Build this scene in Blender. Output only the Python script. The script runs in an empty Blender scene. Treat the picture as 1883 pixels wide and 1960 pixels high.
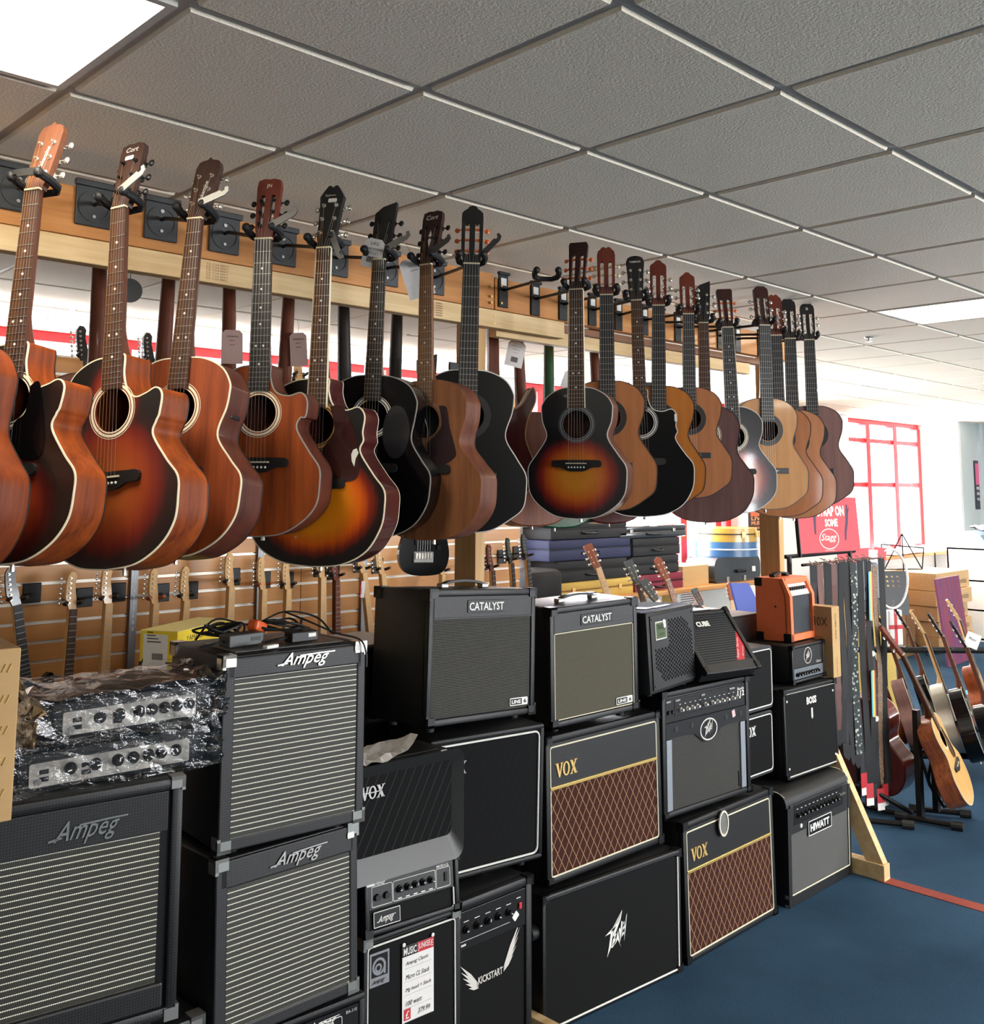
import bpy, bmesh, math, random
from mathutils import Vector, Matrix, Euler
from mathutils.geometry import tessellate_polygon
random.seed(7)
SC = bpy.context.scene
COL = SC.collection
PI = math.pi
def R(a): return math.radians(a)

# ------------------------------------------------------------------ camera
CAM_LOC = Vector((-0.85786, -1.14600, 1.88))
YAW, PITCH, ROLL = 0.80159, 0.118174, 0.0043566
FPX, PPY = 1913.07, 705.0
H_CEIL = 2.8115
fwd = Vector((math.cos(PITCH)*math.cos(YAW), math.cos(PITCH)*math.sin(YAW), math.sin(PITCH)))
rgt = Vector((math.sin(YAW), -math.cos(YAW), 0)); upv = rgt.cross(fwd)
cr, sr = math.cos(ROLL), math.sin(ROLL)
right = rgt*cr + upv*sr; up = upv*cr - rgt*sr
camd = bpy.data.cameras.new('camera'); cam = bpy.data.objects.new('camera', camd); COL.objects.link(cam)
cam.matrix_world = Matrix(((right.x, up.x, -fwd.x, CAM_LOC.x), (right.y, up.y, -fwd.y, CAM_LOC.y), (right.z, up.z, -fwd.z, CAM_LOC.z), (0, 0, 0, 1)))
camd.sensor_fit = 'HORIZONTAL'; camd.sensor_width = 36.0
camd.lens = FPX/1883*36.0
camd.shift_x = 0.0; camd.shift_y = (PPY-980.0)/1960*1960/1960   # set for the longer side below
camd.sensor_fit = 'AUTO'; camd.lens = FPX/1960*36.0; camd.shift_y = -(980.0-PPY)/1960
camd.clip_start = 0.05; camd.clip_end = 200
SC.camera = cam
def project(p):
    d = Vector(p)-CAM_LOC; z = d.dot(fwd)
    return (941.5+FPX*d.dot(right)/z, PPY-FPX*d.dot(up)/z, z) if z > .05 else (-9999, -9999, -1)
# ------------------------------------------------------------------ view, world
vs = SC.view_settings; vs.view_transform = 'Standard'; vs.look = 'None'; vs.gamma = 1.0; vs.use_curve_mapping = False
vs.exposure = 0.95
try:
    SC.cycles.use_denoising = True; SC.cycles.max_bounces = 8; SC.cycles.diffuse_bounces = 4; SC.cycles.glossy_bounces = 3
    SC.cycles.transparent_max_bounces = 24; SC.cycles.sample_clamp_indirect = 6.0; SC.cycles.caustics_reflective = False; SC.cycles.caustics_refractive = False
except Exception: pass
W = bpy.data.worlds.new('sky'); SC.world = W; W.use_nodes = True
W.node_tree.nodes['Background'].inputs[0].default_value = (0.86, 0.93, 1.0, 1); W.node_tree.nodes['Background'].inputs[1].default_value = 3.0
def area(name, loc, rot, sx, sy, power, color):
    l = bpy.data.lights.new(name, 'AREA'); l.shape = 'RECTANGLE'; l.size = sx; l.size_y = sy; l.energy = power; l.color = color
    o = bpy.data.objects.new(name, l); COL.objects.link(o); o.location = loc; o.rotation_euler = rot; return o
DAY = (0.93, 0.97, 1.0)
# daylight through the shop's windows: each lamp fills the opening just outside its glass
area('daylight_back_left', (1.7, 4.98, 1.87), (R(90), 0, R(180)), 6.3, 1.75, 190, DAY)
area('daylight_back_middle', (6.8, 4.98, 1.87), (R(90), 0, R(180)), 3.2, 1.75, 250, DAY)
area('daylight_back_right', (12.14, 4.98, 1.92), (R(90), 0, R(180)), 2.3, 1.7, 250, DAY)
area('daylight_front_a', (-1.8, -6.28, 1.75), (R(90), 0, 0), .95, 1.6, 70, DAY)
area('daylight_front_b', (5.5, -6.28, 1.75), (R(90), 0, 0), 5.0, 1.6, 470, DAY)
area('daylight_front_c', (12.5, -6.28, 1.75), (R(90), 0, 0), 4.0, 1.6, 300, DAY)

# ------------------------------------------------------------------ materials
def newmat(name):
    m = bpy.data.materials.new(name); m.use_nodes = True
    nt = m.node_tree; b = nt.nodes['Principled BSDF']; return m, nt, b
def srgb(r, g, b):
    f = lambda c: (c/255/12.92) if c/255 <= .04045 else ((c/255+.055)/1.055)**2.4
    return (f(r), f(g), f(b), 1)
def N(nt, t, **kw):
    n = nt.nodes.new(t)
    for k, v in kw.items(): setattr(n, k, v)
    return n
def math_(nt, op, a, b=None, c=None):
    n = N(nt, 'ShaderNodeMath', operation=op)
    for i, v in enumerate((a, b, c)):
        if v is None: continue
        if isinstance(v, (int, float)): n.inputs[i].default_value = v
        else: nt.links.new(v, n.inputs[i])
    return n.outputs[0]
def coords(nt, scale=None):
    tc = N(nt, 'ShaderNodeTexCoord'); o = tc.outputs['Object']
    if scale:
        mp = N(nt, 'ShaderNodeMapping'); mp.inputs['Scale'].default_value = scale; nt.links.new(o, mp.inputs['Vector']); o = mp.outputs[0]
    return o
def xyz(nt):
    s = N(nt, 'ShaderNodeSeparateXYZ'); nt.links.new(coords(nt), s.inputs[0]); return s.outputs
def ramp(nt, fac, stops, interp='LINEAR'):
    r = N(nt, 'ShaderNodeValToRGB'); e = r.color_ramp.elements; r.color_ramp.interpolation = interp
    while len(e) > 1: e.remove(e[0])
    e[0].position = stops[0][0]; e[0].color = stops[0][1]
    for p, c in stops[1:]: k = e.new(p); k.color = c
    nt.links.new(fac, r.inputs[0]); return r.outputs[0]
def noise(nt, vec, scale, detail=3, rough=.5):
    n = N(nt, 'ShaderNodeTexNoise'); n.inputs['Scale'].default_value = scale; n.inputs['Detail'].default_value = detail; n.inputs['Roughness'].default_value = rough
    nt.links.new(vec, n.inputs['Vector']); return n.outputs['Fac']
def bump(nt, b, h, strength, dist=.002):
    n = N(nt, 'ShaderNodeBump'); n.inputs['Strength'].default_value = strength; n.inputs['Distance'].default_value = dist
    nt.links.new(h, n.inputs['Height']); nt.links.new(n.outputs[0], b.inputs['Normal'])
def mix(nt, fac, a, b):
    n = N(nt, 'ShaderNodeMix', data_type='RGBA')
    if isinstance(fac, (int, float)): n.inputs[0].default_value = fac
    else: nt.links.new(fac, n.inputs[0])
    for i, v in ((6, a), (7, b)):
        if isinstance(v, tuple): n.inputs[i].default_value = v
        else: nt.links.new(v, n.inputs[i])
    return n.outputs[2]
MC = {}
def plain(name, rgb, rough=.5, metal=0, coat=0, bumpy=None, emit=None, spec=.5):
    if name in MC: return MC[name]
    m, nt, b = newmat(name)
    b.inputs['Base Color'].default_value = srgb(*rgb); b.inputs['Roughness'].default_value = rough; b.inputs['Metallic'].default_value = metal; b.inputs['Specular IOR Level'].default_value = spec
    b.inputs['Coat Weight'].default_value = coat; b.inputs['Coat Roughness'].default_value = .08
    v = coords(nt)
    n = noise(nt, v, 60, 2)
    c = mix(nt, math_(nt, 'MULTIPLY', n, .25), srgb(*rgb), srgb(*[x*.72 for x in rgb]))
    nt.links.new(c, b.inputs['Base Color'])
    if bumpy: bump(nt, b, noise(nt, v, bumpy[0], 3), bumpy[1])
    if emit: b.inputs['Emission Color'].default_value = srgb(*emit[0]); b.inputs['Emission Strength'].default_value = emit[1]
    MC[name] = m; return m
def wood(name, c1, c2, rough=.45, coat=0, axis=2, scale=1.0, contrast=1.0, mottle=None):
    if name in MC: return MC[name]
    m, nt, b = newmat(name)
    s = [22*scale]*3; s[axis] = 1.6*scale
    v = coords(nt, tuple(s))
    n = noise(nt, v, 1.6, 6, .62); n2 = noise(nt, coords(nt, tuple(x*6 if i != axis else x*3 for i, x in enumerate(s))), 1.2, 3)
    f = math_(nt, 'ADD', math_(nt, 'MULTIPLY', n, .8), math_(nt, 'MULTIPLY', n2, .2))
    col = ramp(nt, f, [(.5-.18/contrast, srgb(*c2)), (.5+.18/contrast, srgb(*c1))])
    if mottle:
        k = noise(nt, coords(nt), 7, 2); col = mix(nt, math_(nt, 'MULTIPLY', k, .5), col, srgb(*mottle))
    nt.links.new(col, b.inputs['Base Color']); b.inputs['Roughness'].default_value = rough
    b.inputs['Coat Weight'].default_value = coat; b.inputs['Coat Roughness'].default_value = .06; b.inputs['Specular IOR Level'].default_value = .3
    bump(nt, b, n2, .08, .001)
    MC[name] = m; return m
def burst(name, stops, zl=-.705, rl=(.215, .185), upper=None, rough=.35, coat=.8, grain=(.12)):
    """sunburst lacquer: distance from the middle of the lower bout, in the guitar's own frame"""
    if name in MC: return MC[name]
    m, nt, b = newmat(name); o = xyz(nt)
    sq = lambda a, r: math_(nt, 'POWER', math_(nt, 'ABSOLUTE', math_(nt, 'DIVIDE', a, r)), 2)
    d = math_(nt, 'SQRT', math_(nt, 'ADD', sq(o[0], rl[0]), sq(math_(nt, 'SUBTRACT', o[2], zl), rl[1])))
    if upper:
        zu, ru = upper
        d2 = math_(nt, 'SQRT', math_(nt, 'ADD', sq(o[0], ru[0]), sq(math_(nt, 'SUBTRACT', o[2], zu), ru[1])))
        d = math_(nt, 'SMOOTH_MIN', d, d2, .15)
    g = noise(nt, coords(nt, (60, 60, 2.5)), 1.5, 4)
    d = math_(nt, 'ADD', d, math_(nt, 'MULTIPLY', math_(nt, 'SUBTRACT', g, .5), grain))
    col = ramp(nt, d, [(p, srgb(*c)) for p, c in stops])
    nt.links.new(col, b.inputs['Base Color']); b.inputs['Roughness'].default_value = rough
    b.inputs['Coat Weight'].default_value = coat; b.inputs['Coat Roughness'].default_value = .05
    MC[name] = m; return m
def fr(nt, a, period, off=0.0): return math_(nt, 'FRACT', math_(nt, 'ADD', math_(nt, 'DIVIDE', a, period), 100+off))
def band(nt, f, w): return math_(nt, 'LESS_THAN', f, w)
def silver_dash_cloth():
    m, nt, b = newmat('silver_dash_grille_cloth'); o = xyz(nt)
    row = band(nt, fr(nt, o[2], .0138), .17); dash = band(nt, fr(nt, o[0], .0042), .74)
    cell = math_(nt, 'MAXIMUM', band(nt, fr(nt, o[2], .0046), .16), band(nt, fr(nt, o[0], .0042), .24))
    n = noise(nt, coords(nt), 260, 2)
    base = mix(nt, cell, mix(nt, n, srgb(40, 39, 32), srgb(72, 70, 58)), srgb(7, 7, 6))
    col = mix(nt, math_(nt, 'MULTIPLY', row, dash), base, srgb(240, 238, 220))
    nt.links.new(col, b.inputs['Base Color']); b.inputs['Roughness'].default_value = .6
    return m
def diamond_cloth():
    m, nt, b = newmat('brown_diamond_grille_cloth'); o = xyz(nt)
    u = math_(nt, 'DIVIDE', o[0], .040); v = math_(nt, 'DIVIDE', o[2], .064)
    f1 = math_(nt, 'FRACT', math_(nt, 'ADD', math_(nt, 'ADD', u, v), 50)); f2 = math_(nt, 'FRACT', math_(nt, 'ADD', math_(nt, 'SUBTRACT', u, v), 50))
    l = math_(nt, 'MAXIMUM', band(nt, f1, .075), band(nt, f2, .075))
    n = noise(nt, coords(nt), 320, 2)
    base = mix(nt, n, srgb(40, 20, 14), srgb(72, 38, 28))
    nt.links.new(mix(nt, l, base, srgb(164, 128, 98)), b.inputs['Base Color']); b.inputs['Roughness'].default_value = .8; b.inputs['Specular IOR Level'].default_value = .15
    return m
def stripe_cloth(name='black_striped_grille_cloth', period=.034, w=.06, c=(58, 58, 58)):
    m, nt, b = newmat(name); o = xyz(nt)
    f = fr(nt, math_(nt, 'SUBTRACT', o[0], math_(nt, 'MULTIPLY', o[2], .55)), period)
    n = noise(nt, coords(nt), 300, 2)
    base = mix(nt, n, srgb(7, 7, 7), srgb(18, 18, 19))
    nt.links.new(mix(nt, band(nt, f, w), base, srgb(*c)), b.inputs['Base Color']); b.inputs['Roughness'].default_value = .8; b.inputs['Specular IOR Level'].default_value = .15
    return m
def weave(name, c1, c2, p=.004, dots=.5, rough=.7):
    if name in MC: return MC[name]
    m, nt, b = newmat(name); o = xyz(nt)
    z = fr(nt, o[2], p); odd = band(nt, fr(nt, o[2], 2*p), .5)
    x = fr(nt, math_(nt, 'ADD', o[0], math_(nt, 'MULTIPLY', odd, p*.5)), p)
    k = math_(nt, 'MULTIPLY', band(nt, z, dots+.15), band(nt, x, dots))
    n = noise(nt, coords(nt), 120, 3)
    base = mix(nt, k, srgb(*c1), srgb(*c2)); base = mix(nt, math_(nt, 'MULTIPLY', n, .35), base, srgb(*c1))
    nt.links.new(base, b.inputs['Base Color']); b.inputs['Roughness'].default_value = rough; b.inputs['Specular IOR Level'].default_value = .15
    MC[name] = m; return m
def checker_tolex():
    m, nt, b = newmat('black_checker_tolex'); o = xyz(nt)
    def tri(a, c): return band(nt, math_(nt, 'FRACT', math_(nt, 'ADD', math_(nt, 'DIVIDE', math_(nt, 'ADD', a, c), .013), 60)), .5)
    s = math_(nt, 'ADD', o[0], o[1])
    p = tri(s, o[2]); q = tri(s, math_(nt, 'MULTIPLY', o[2], -1.0))
    k = math_(nt, 'ABSOLUTE', math_(nt, 'SUBTRACT', p, q))
    nt.links.new(mix(nt, k, srgb(6, 6, 7), srgb(34, 34, 36)), b.inputs['Base Color']); b.inputs['Roughness'].default_value = .5
    bump(nt, b, noise(nt, coords(nt), 500, 2), .25); return m
def film(name):
    m, nt, b = newmat(name); v = coords(nt)
    t = N(nt, 'ShaderNodeBsdfTransparent'); t.inputs[0].default_value = (.93, .93, .93, 1)
    gl = N(nt, 'ShaderNodeBsdfGlossy'); gl.inputs['Roughness'].default_value = .10; gl.inputs[0].default_value = (1, 1, 1, 1)
    n = noise(nt, coords(nt, (7, 10, 16)), 1.6, 5, .6); bm_ = N(nt, 'ShaderNodeBump'); bm_.inputs['Strength'].default_value = .6; bm_.inputs['Distance'].default_value = .02
    nt.links.new(n, bm_.inputs['Height']); nt.links.new(bm_.outputs[0], gl.inputs['Normal'])
    fz = N(nt, 'ShaderNodeFresnel'); fz.inputs[0].default_value = 1.45; nt.links.new(bm_.outputs[0], fz.inputs['Normal'])
    mx = N(nt, 'ShaderNodeMixShader'); nt.links.new(math_(nt, 'ADD', math_(nt, 'MULTIPLY', fz.outputs[0], 1.3), .05), mx.inputs[0]); nt.links.new(t.outputs[0], mx.inputs[1]); nt.links.new(gl.outputs[0], mx.inputs[2])
    nt.links.new(mx.outputs[0], nt.nodes['Material Output'].inputs['Surface']); return m
def pane_glass():
    m, nt, b = newmat('window_glass')
    t = N(nt, 'ShaderNodeBsdfTransparent'); gl = N(nt, 'ShaderNodeBsdfGlossy'); gl.inputs['Roughness'].default_value = .03
    mx = N(nt, 'ShaderNodeMixShader'); mx.inputs[0].default_value = .06
    nt.links.new(t.outputs[0], mx.inputs[1]); nt.links.new(gl.outputs[0], mx.inputs[2])
    nt.links.new(mx.outputs[0], nt.nodes['Material Output'].inputs['Surface']); return m
def carpet_mat(name, c1, c2):
    m, nt, b = newmat(name); v = coords(nt)
    n = noise(nt, v, 190, 3, .7); n2 = noise(nt, v, 2.2, 4)
    f = math_(nt, 'ADD', math_(nt, 'MULTIPLY', n, .6), math_(nt, 'MULTIPLY', n2, .4))
    nt.links.new(ramp(nt, f, [(.33, srgb(*c2)), (.67, srgb(*c1))]), b.inputs['Base Color']); b.inputs['Roughness'].default_value = .95
    b.inputs['Specular IOR Level'].default_value = .15
    bump(nt, b, n, .7, .006); return m
def tile_mat():
    m, nt, b = newmat('mineral_fibre_tile'); v = coords(nt)
    n = noise(nt, v, 120, 4, .65); n2 = noise(nt, v, .9, 2)
    nt.links.new(mix(nt, math_(nt, 'MULTIPLY', n2, .4), srgb(240, 230, 210), srgb(230, 221, 203)), b.inputs['Base Color'])
    b.inputs['Roughness'].default_value = .9; b.inputs['Specular IOR Level'].default_value = .25
    bump(nt, b, n, .8, .0035); return m
def rainbow():
    m, nt, b = newmat('rainbow_print'); o = xyz(nt)
    cs = [(70, 150, 190), (90, 170, 150), (235, 200, 90), (230, 150, 70), (205, 75, 70)]
    f = math_(nt, 'ADD', math_(nt, 'DIVIDE', o[0], .04), .5)
    nt.links.new(ramp(nt, f, [(i/5, srgb(*c)) for i, c in enumerate(cs)], 'CONSTANT'), b.inputs['Base Color']); return m
def speckle(name, c1, c2, sc=70):
    m, nt, b = newmat(name)
    vo = N(nt, 'ShaderNodeTexVoronoi'); vo.inputs['Scale'].default_value = sc; nt.links.new(coords(nt), vo.inputs['Vector'])
    nt.links.new(ramp(nt, vo.outputs['Distance'], [(.25, srgb(*c1)), (.4, srgb(*c2))]), b.inputs['Base Color']); b.inputs['Roughness'].default_value = .7; return m

TOLEX = plain('black_tolex', (11, 11, 12), .5, bumpy=(420, .5), spec=.4)
TOLEX2 = plain('charcoal_tolex', (19, 19, 20), .45, bumpy=(420, .5), spec=.5)
BLACKP = plain('black_plastic', (15, 15, 16), .42, spec=.35)
GREYP = plain('dark_grey_plastic', (40, 40, 39), .42)
RUBBER = plain('black_rubber', (18, 18, 19), .6)
CHROME = plain('chrome', (228, 224, 212), .22, .85)
STEEL = plain('brushed_steel', (172, 170, 166), .4, .8)
GOLD = plain('gold_metal', (232, 196, 122), .35, .35)
WHITE = plain('white_print', (238, 237, 230), .55)
CREAM = plain('cream_piping', (234, 226, 198), .45)
SILVERP = plain('silver_panel', (218, 214, 206), .4)
IVORY = plain('ivory_plastic', (226, 214, 180), .4)
PAPER = plain('paper', (232, 230, 226), .8)
INK = plain('black_ink', (28, 28, 30), .7)
REDP = plain('red_print', (196, 40, 50), .6)
CHECK = checker_tolex(); DASH = silver_dash_cloth(); DIAMOND = diamond_cloth(); STRIPE = stripe_cloth(); STRIPE2 = stripe_cloth('faint_striped_grille_cloth', .034, .05, (24, 26, 29))
BLKCLOTH = weave('black_grille_cloth', (9, 9, 9), (22, 22, 22), .003)
GREYWEAVE = weave('grey_speckled_grille_cloth', (18, 18, 18), (132, 130, 122), .0052, .42)
OLIVEWEAVE = weave('olive_grey_grille_cloth', (62, 60, 48), (118, 114, 96), .0032, .5)
METALMESH = weave('fine_steel_mesh', (14, 14, 14), (112, 111, 105), .0045, .5, .5)
SILVERWEAVE = weave('silver_grille_cloth', (66, 66, 65), (124, 124, 121), .003, .5)
BIGMESH = weave('open_black_mesh', (7, 7, 8), (92, 94, 97), .0085, .5, .5)
FILM = film('clear_plastic_film'); GLASS = pane_glass()
PINE = wood('pale_pine', (226, 200, 152), (196, 160, 110), .55, 0, 0, .8, .9)
PINEV = wood('pale_pine_upright', (206, 168, 116), (176, 134, 84), .55, 0, 2, .8, .9)
BEAMW = wood('amber_pine_beam', (206, 146, 82), (170, 108, 54), .5, .15, 0, .7, .9)
MDF = wood('slatwall_board', (216, 160, 102), (198, 140, 84), .22, .4, 0, .35, .6)
ROSEW = wood('rosewood', (84, 56, 42), (52, 34, 26), .5)
EBONY = plain('ebony', (30, 29, 29), .42)
MAHOG_N = wood('mahogany_neck', (112, 62, 42), (82, 42, 28), .4, .2)
MAPLE = wood('maple_neck', (226, 186, 128), (204, 158, 100), .35, .4)
DARKBODY = plain('gloss_black_lacquer', (8, 8, 10), .16, 0, 0, spec=.45)
CARD = wood('corrugated_card', (190, 158, 112), (176, 142, 96), .8, 0, 0, .6, .5)

# ------------------------------------------------------------------ mesh builder
class MB:
    def __init__(s): s.v = []; s.f = []
    def add(s, vs, fs, M=None):
        o = len(s.v)
        for p in vs:
            p = Vector(p); s.v.append(tuple(M @ p) if M is not None else tuple(p))
        for f in fs: s.f.append(tuple(i+o for i in f))
        return s
    def box(s, x0, x1, y0, y1, z0, z1, bev=0, M=None):
        if x0 > x1: x0, x1 = x1, x0
        if y0 > y1: y0, y1 = y1, y0
        if z0 > z1: z0, z1 = z1, z0
        if bev <= 0:
            vs = [(x, y, z) for x in (x0, x1) for y in (y0, y1) for z in (z0, z1)]
            return s.add(vs, [(0, 1, 3, 2), (4, 6, 7, 5), (0, 4, 5, 1), (2, 3, 7, 6), (0, 2, 6, 4), (1, 5, 7, 3)], M)
        b = min(bev, (x1-x0)*.49, (y1-y0)*.49, (z1-z0)*.49); bm = bmesh.new()
        vs = [bm.verts.new((x, y, z)) for x in (x0, x1) for y in (y0, y1) for z in (z0, z1)]
        for f in [(0, 1, 3, 2), (4, 6, 7, 5), (0, 4, 5, 1), (2, 3, 7, 6), (0, 2, 6, 4), (1, 5, 7, 3)]: bm.faces.new([vs[i] for i in f])
        bmesh.ops.bevel(bm, geom=bm.edges[:], offset=b, segments=2, affect='EDGES', profile=.5)
        bm.verts.index_update(); vv = [v.co.copy() for v in bm.verts]; ff = [[v.index for v in f.verts] for f in bm.faces]; bm.free()
        return s.add(vv, ff, M)
    def tube(s, pts, r, n=6, M=None, close=False):
        pts = [Vector(p) for p in pts]; k = len(pts); rr = r if isinstance(r, (list, tuple)) else [r]*k
        vs = []; t0 = None; nrm = None
        for i, p in enumerate(pts):
            if close: t = pts[(i+1) % k]-pts[i-1]
            else: t = (pts[min(i+1, k-1)]-pts[max(i-1, 0)])
            t = t.normalized() if t.length > 1e-9 else Vector((0, 0, 1))
            if nrm is None: nrm = t.orthogonal().normalized()
            else: nrm = (nrm - t*nrm.dot(t)); nrm = nrm.normalized() if nrm.length > 1e-6 else t.orthogonal().normalized()
            bn = t.cross(nrm)
            for j in range(n):
                a = 2*PI*j/n; vs.append(p+(nrm*math.cos(a)+bn*math.sin(a))*rr[i])
        fs = []
        for i in range(k if close else k-1):
            for j in range(n):
                a = i*n+j; b = i*n+(j+1) % n; c = ((i+1) % k)*n+(j+1) % n; d = ((i+1) % k)*n+j; fs.append((a, b, c, d))
        if not close: fs.append(tuple(range(n-1, -1, -1))); fs.append(tuple((k-1)*n+j for j in range(n)))
        return s.add(vs, fs, M)
    def cyl(s, p0, p1, r0, r1=None, n=10, M=None): return s.tube([p0, p1], [r0, r0 if r1 is None else r1], n, M)
    def ell(s, c, r, nu=10, nv=6, M=None):
        vs = []; fs = []
        for i in range(nv+1):
            th = PI*i/nv
            for j in range(nu):
                ph = 2*PI*j/nu; vs.append((c[0]+r[0]*math.sin(th)*math.cos(ph), c[1]+r[1]*math.sin(th)*math.sin(ph), c[2]+r[2]*math.cos(th)))
        for i in range(nv):
            for j in range(nu):
                a = i*nu+j; b = i*nu+(j+1) % nu; fs.append((a, a+nu, b+nu, b))
        return s.add(vs, fs, M)
    def prism(s, poly, y0, y1, holes=(), M=None, back=True, front=True):
        """poly in (x,z) extruded from y0 to y1"""
        loops = [list(poly)]+[list(h) for h in holes]; flat = [p for l in loops for p in l]
        tri = tessellate_polygon([[Vector((p[0], p[1], 0)) for p in l] for l in loops])
        n = len(flat); vs = [(p[0], y0, p[1]) for p in flat]+[(p[0], y1, p[1]) for p in flat]; fs = []
        for t in tri:
            a, b, c = (Vector(flat[i]) for i in t)
            ccw = (b.x-a.x)*(c.y-a.y)-(b.y-a.y)*(c.x-a.x) > 0
            t = tuple(t) if ccw else tuple(reversed(t))
            if front: fs.append(t)
            if back: fs.append(tuple(i+n for i in reversed(t)))
        o = 0
        for l in loops:
            k = len(l)
            for i in range(k): fs.append((o+i, o+n+i, o+n+(i+1) % k, o+(i+1) % k))
            o += k
        return s.add(vs, fs, M)
    def ring(s, outer, inner, y, M=None):
        k = len(outer); return s.add([(p[0], y, p[1]) for p in outer]+[(p[0], y, p[1]) for p in inner], [(i, (i+1) % k, k+(i+1) % k, k+i) for i in range(k)], M)
    def build(s, name, mat, parent=None, smooth=False, label=None, flip=False):
        me = bpy.data.meshes.new(name); me.from_pydata(s.v, [], s.f)
        bm = bmesh.new(); bm.from_mesh(me); bmesh.ops.recalc_face_normals(bm, faces=bm.faces); bm.to_mesh(me); bm.free()
        if mat: me.materials.append(mat)
        if smooth:
            me.polygons.foreach_set('use_smooth', [True]*len(me.polygons))
            try: me.set_sharp_from_angle(angle=R(38))
            except Exception: pass
        o = bpy.data.objects.new(name, me); COL.objects.link(o)
        if parent: o.parent = parent
        if label: o['label'] = label
        return o
def inst(name, mesh, parent=None, M=None, label=None):
    o = bpy.data.objects.new(name, mesh); COL.objects.link(o)
    if parent: o.parent = parent
    if M is not None: o.matrix_local = M
    if label: o['label'] = label
    return o
def thing(name, label, cat, loc=(0, 0, 0), rot=(0, 0, 0), group=None, scale=1.0):
    """rot = (rz, rx, ry) degrees, applied ry, rx, rz"""
    o = bpy.data.objects.new(name, None); COL.objects.link(o); o.rotation_mode = 'YXZ'
    o.location = loc; o.rotation_euler = (R(rot[1]), R(rot[2]), R(rot[0])); o.scale = (scale,)*3; o.empty_display_size = .05
    o['label'] = label; o['category'] = cat
    if group: o['group'] = group
    return o
def tag(o, label, cat, group=None):
    o['label'] = label; o['category'] = cat
    if group: o['group'] = group
    return o
def struct(o): o['kind'] = 'structure'; return o
def circ(cx, cz, rx, rz=None, n=28, a0=0, a1=2*PI):
    rz = rx if rz is None else rz; full = abs(a1-a0-2*PI) < 1e-6
    return [(cx+rx*math.cos(a0+(a1-a0)*i/(n if full else n-1)), cz+rz*math.sin(a0+(a1-a0)*i/(n if full else n-1))) for i in range(n)]
def rrect(x0, x1, z0, z1, r, n=5):
    p = []
    for cx, cz, a in ((x1-r, z1-r, 0), (x0+r, z1-r, 90), (x0+r, z0+r, 180), (x1-r, z0+r, 270)):
        p += [(cx+r*math.cos(R(a+90*i/n)), cz+r*math.sin(R(a+90*i/n))) for i in range(n+1)]
    return p
TX = {}
def text_geo(t, bold=0.0, shear=0.0):
    k = (t, bold, shear)
    if k not in TX:
        c = bpy.data.curves.new('lettering', 'FONT'); c.body = t; c.size = 1; c.offset = bold; c.shear = shear; c.resolution_u = 2; c.fill_mode = 'FRONT'
        c.align_x = 'LEFT'; c.align_y = 'BOTTOM_BASELINE'
        o = bpy.data.objects.new('lettering', c); me = bpy.data.meshes.new_from_object(o)
        vs = [(v.co.x, v.co.y) for v in me.vertices]; fs = [tuple(p.vertices) for p in me.polygons]
        bpy.data.objects.remove(o); bpy.data.curves.remove(c); bpy.data.meshes.remove(me)
        x0 = min(v[0] for v in vs); x1 = max(v[0] for v in vs); y0 = min(v[1] for v in vs); y1 = max(v[1] for v in vs)
        TX[k] = ([((v[0]-x0)/(x1-x0), (v[1]-y0)/(y1-y0)) for v in vs], fs, (x1-x0)/(y1-y0))
    return TX[k]
def text(mb, t, x, z, h, y, w=None, bold=0.0, shear=0.0, M=None, rot=0.0, center=False):
    """flat lettering in the x-z plane facing -y, lower left corner at x,z, height h, width w"""
    vs, fs, asp = text_geo(t, bold, shear); w = w or h*asp
    if center: x -= w/2
    c, s_ = math.cos(R(rot)), math.sin(R(rot))
    mb.add([(x+(a*w)*c-(b*h)*s_, y, z+(a*w)*s_+(b*h)*c) for a, b in vs], fs, M); return mb
def stroke(mb, pts, w, y, M=None, taper=None):
    """flat ribbon along pts (x,z)"""
    k = len(pts); L = []; Rr = []
    for i, p in enumerate(pts):
        a = Vector(pts[max(i-1, 0)]); b = Vector(pts[min(i+1, k-1)]); t = (b-a); t = t.normalized() if t.length > 1e-9 else Vector((1, 0)); n = Vector((-t.y, t.x))
        ww = w*(taper[i] if taper else 1)/2; L.append((p[0]+n.x*ww, y, p[1]+n.y*ww)); Rr.append((p[0]-n.x*ww, y, p[1]-n.y*ww))
    mb.add(L+Rr, [(i, i+1, k+i+1, k+i) for i in range(k-1)], M); return mb
# ------------------------------------------------------------------ the room
XL, XR, YF, YB = -4.0, 17.0, -6.0, 4.7
TILE = .6
CEILW = plain('ceiling_grid_metal', (206, 202, 194), .5)
TILEM = tile_mat(); WALLW = plain('painted_wall', (214, 214, 210), .7, bumpy=(90, .1)); WALLG = plain('grey_green_painted_wall', (168, 178, 178), .7)
WALLD = plain('slate_painted_wall', (124, 122, 116), .75); REDF = plain('red_window_paint', (200, 26, 34), .45)
CARPET = carpet_mat('blue_carpet', (58, 90, 116), (30, 55, 78)); STRIPEC = carpet_mat('red_carpet_stripe', (176, 92, 78), (128, 60, 52)); CYAN = carpet_mat('cyan_carpet_stripe', (120, 200, 216), (84, 160, 184))
floor = MB().box(XL, XR, YF, YB+.3, -.1, 0).build('floor', CARPET); struct(floor)
MB().box(4.015, 4.095, YF, 1.20, 0.0, .003).build('carpet_stripe', STRIPEC, floor)
MB().box(8.6, 13.2, 2.62, 2.70, 0.0, .003).build('carpet_stripe', CYAN, floor, label='pale cyan line in the carpet')
MB().box(7.6, 10.6, 2.0, 2.06, 0.0, .003).build('carpet_stripe', STRIPEC, floor)
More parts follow.
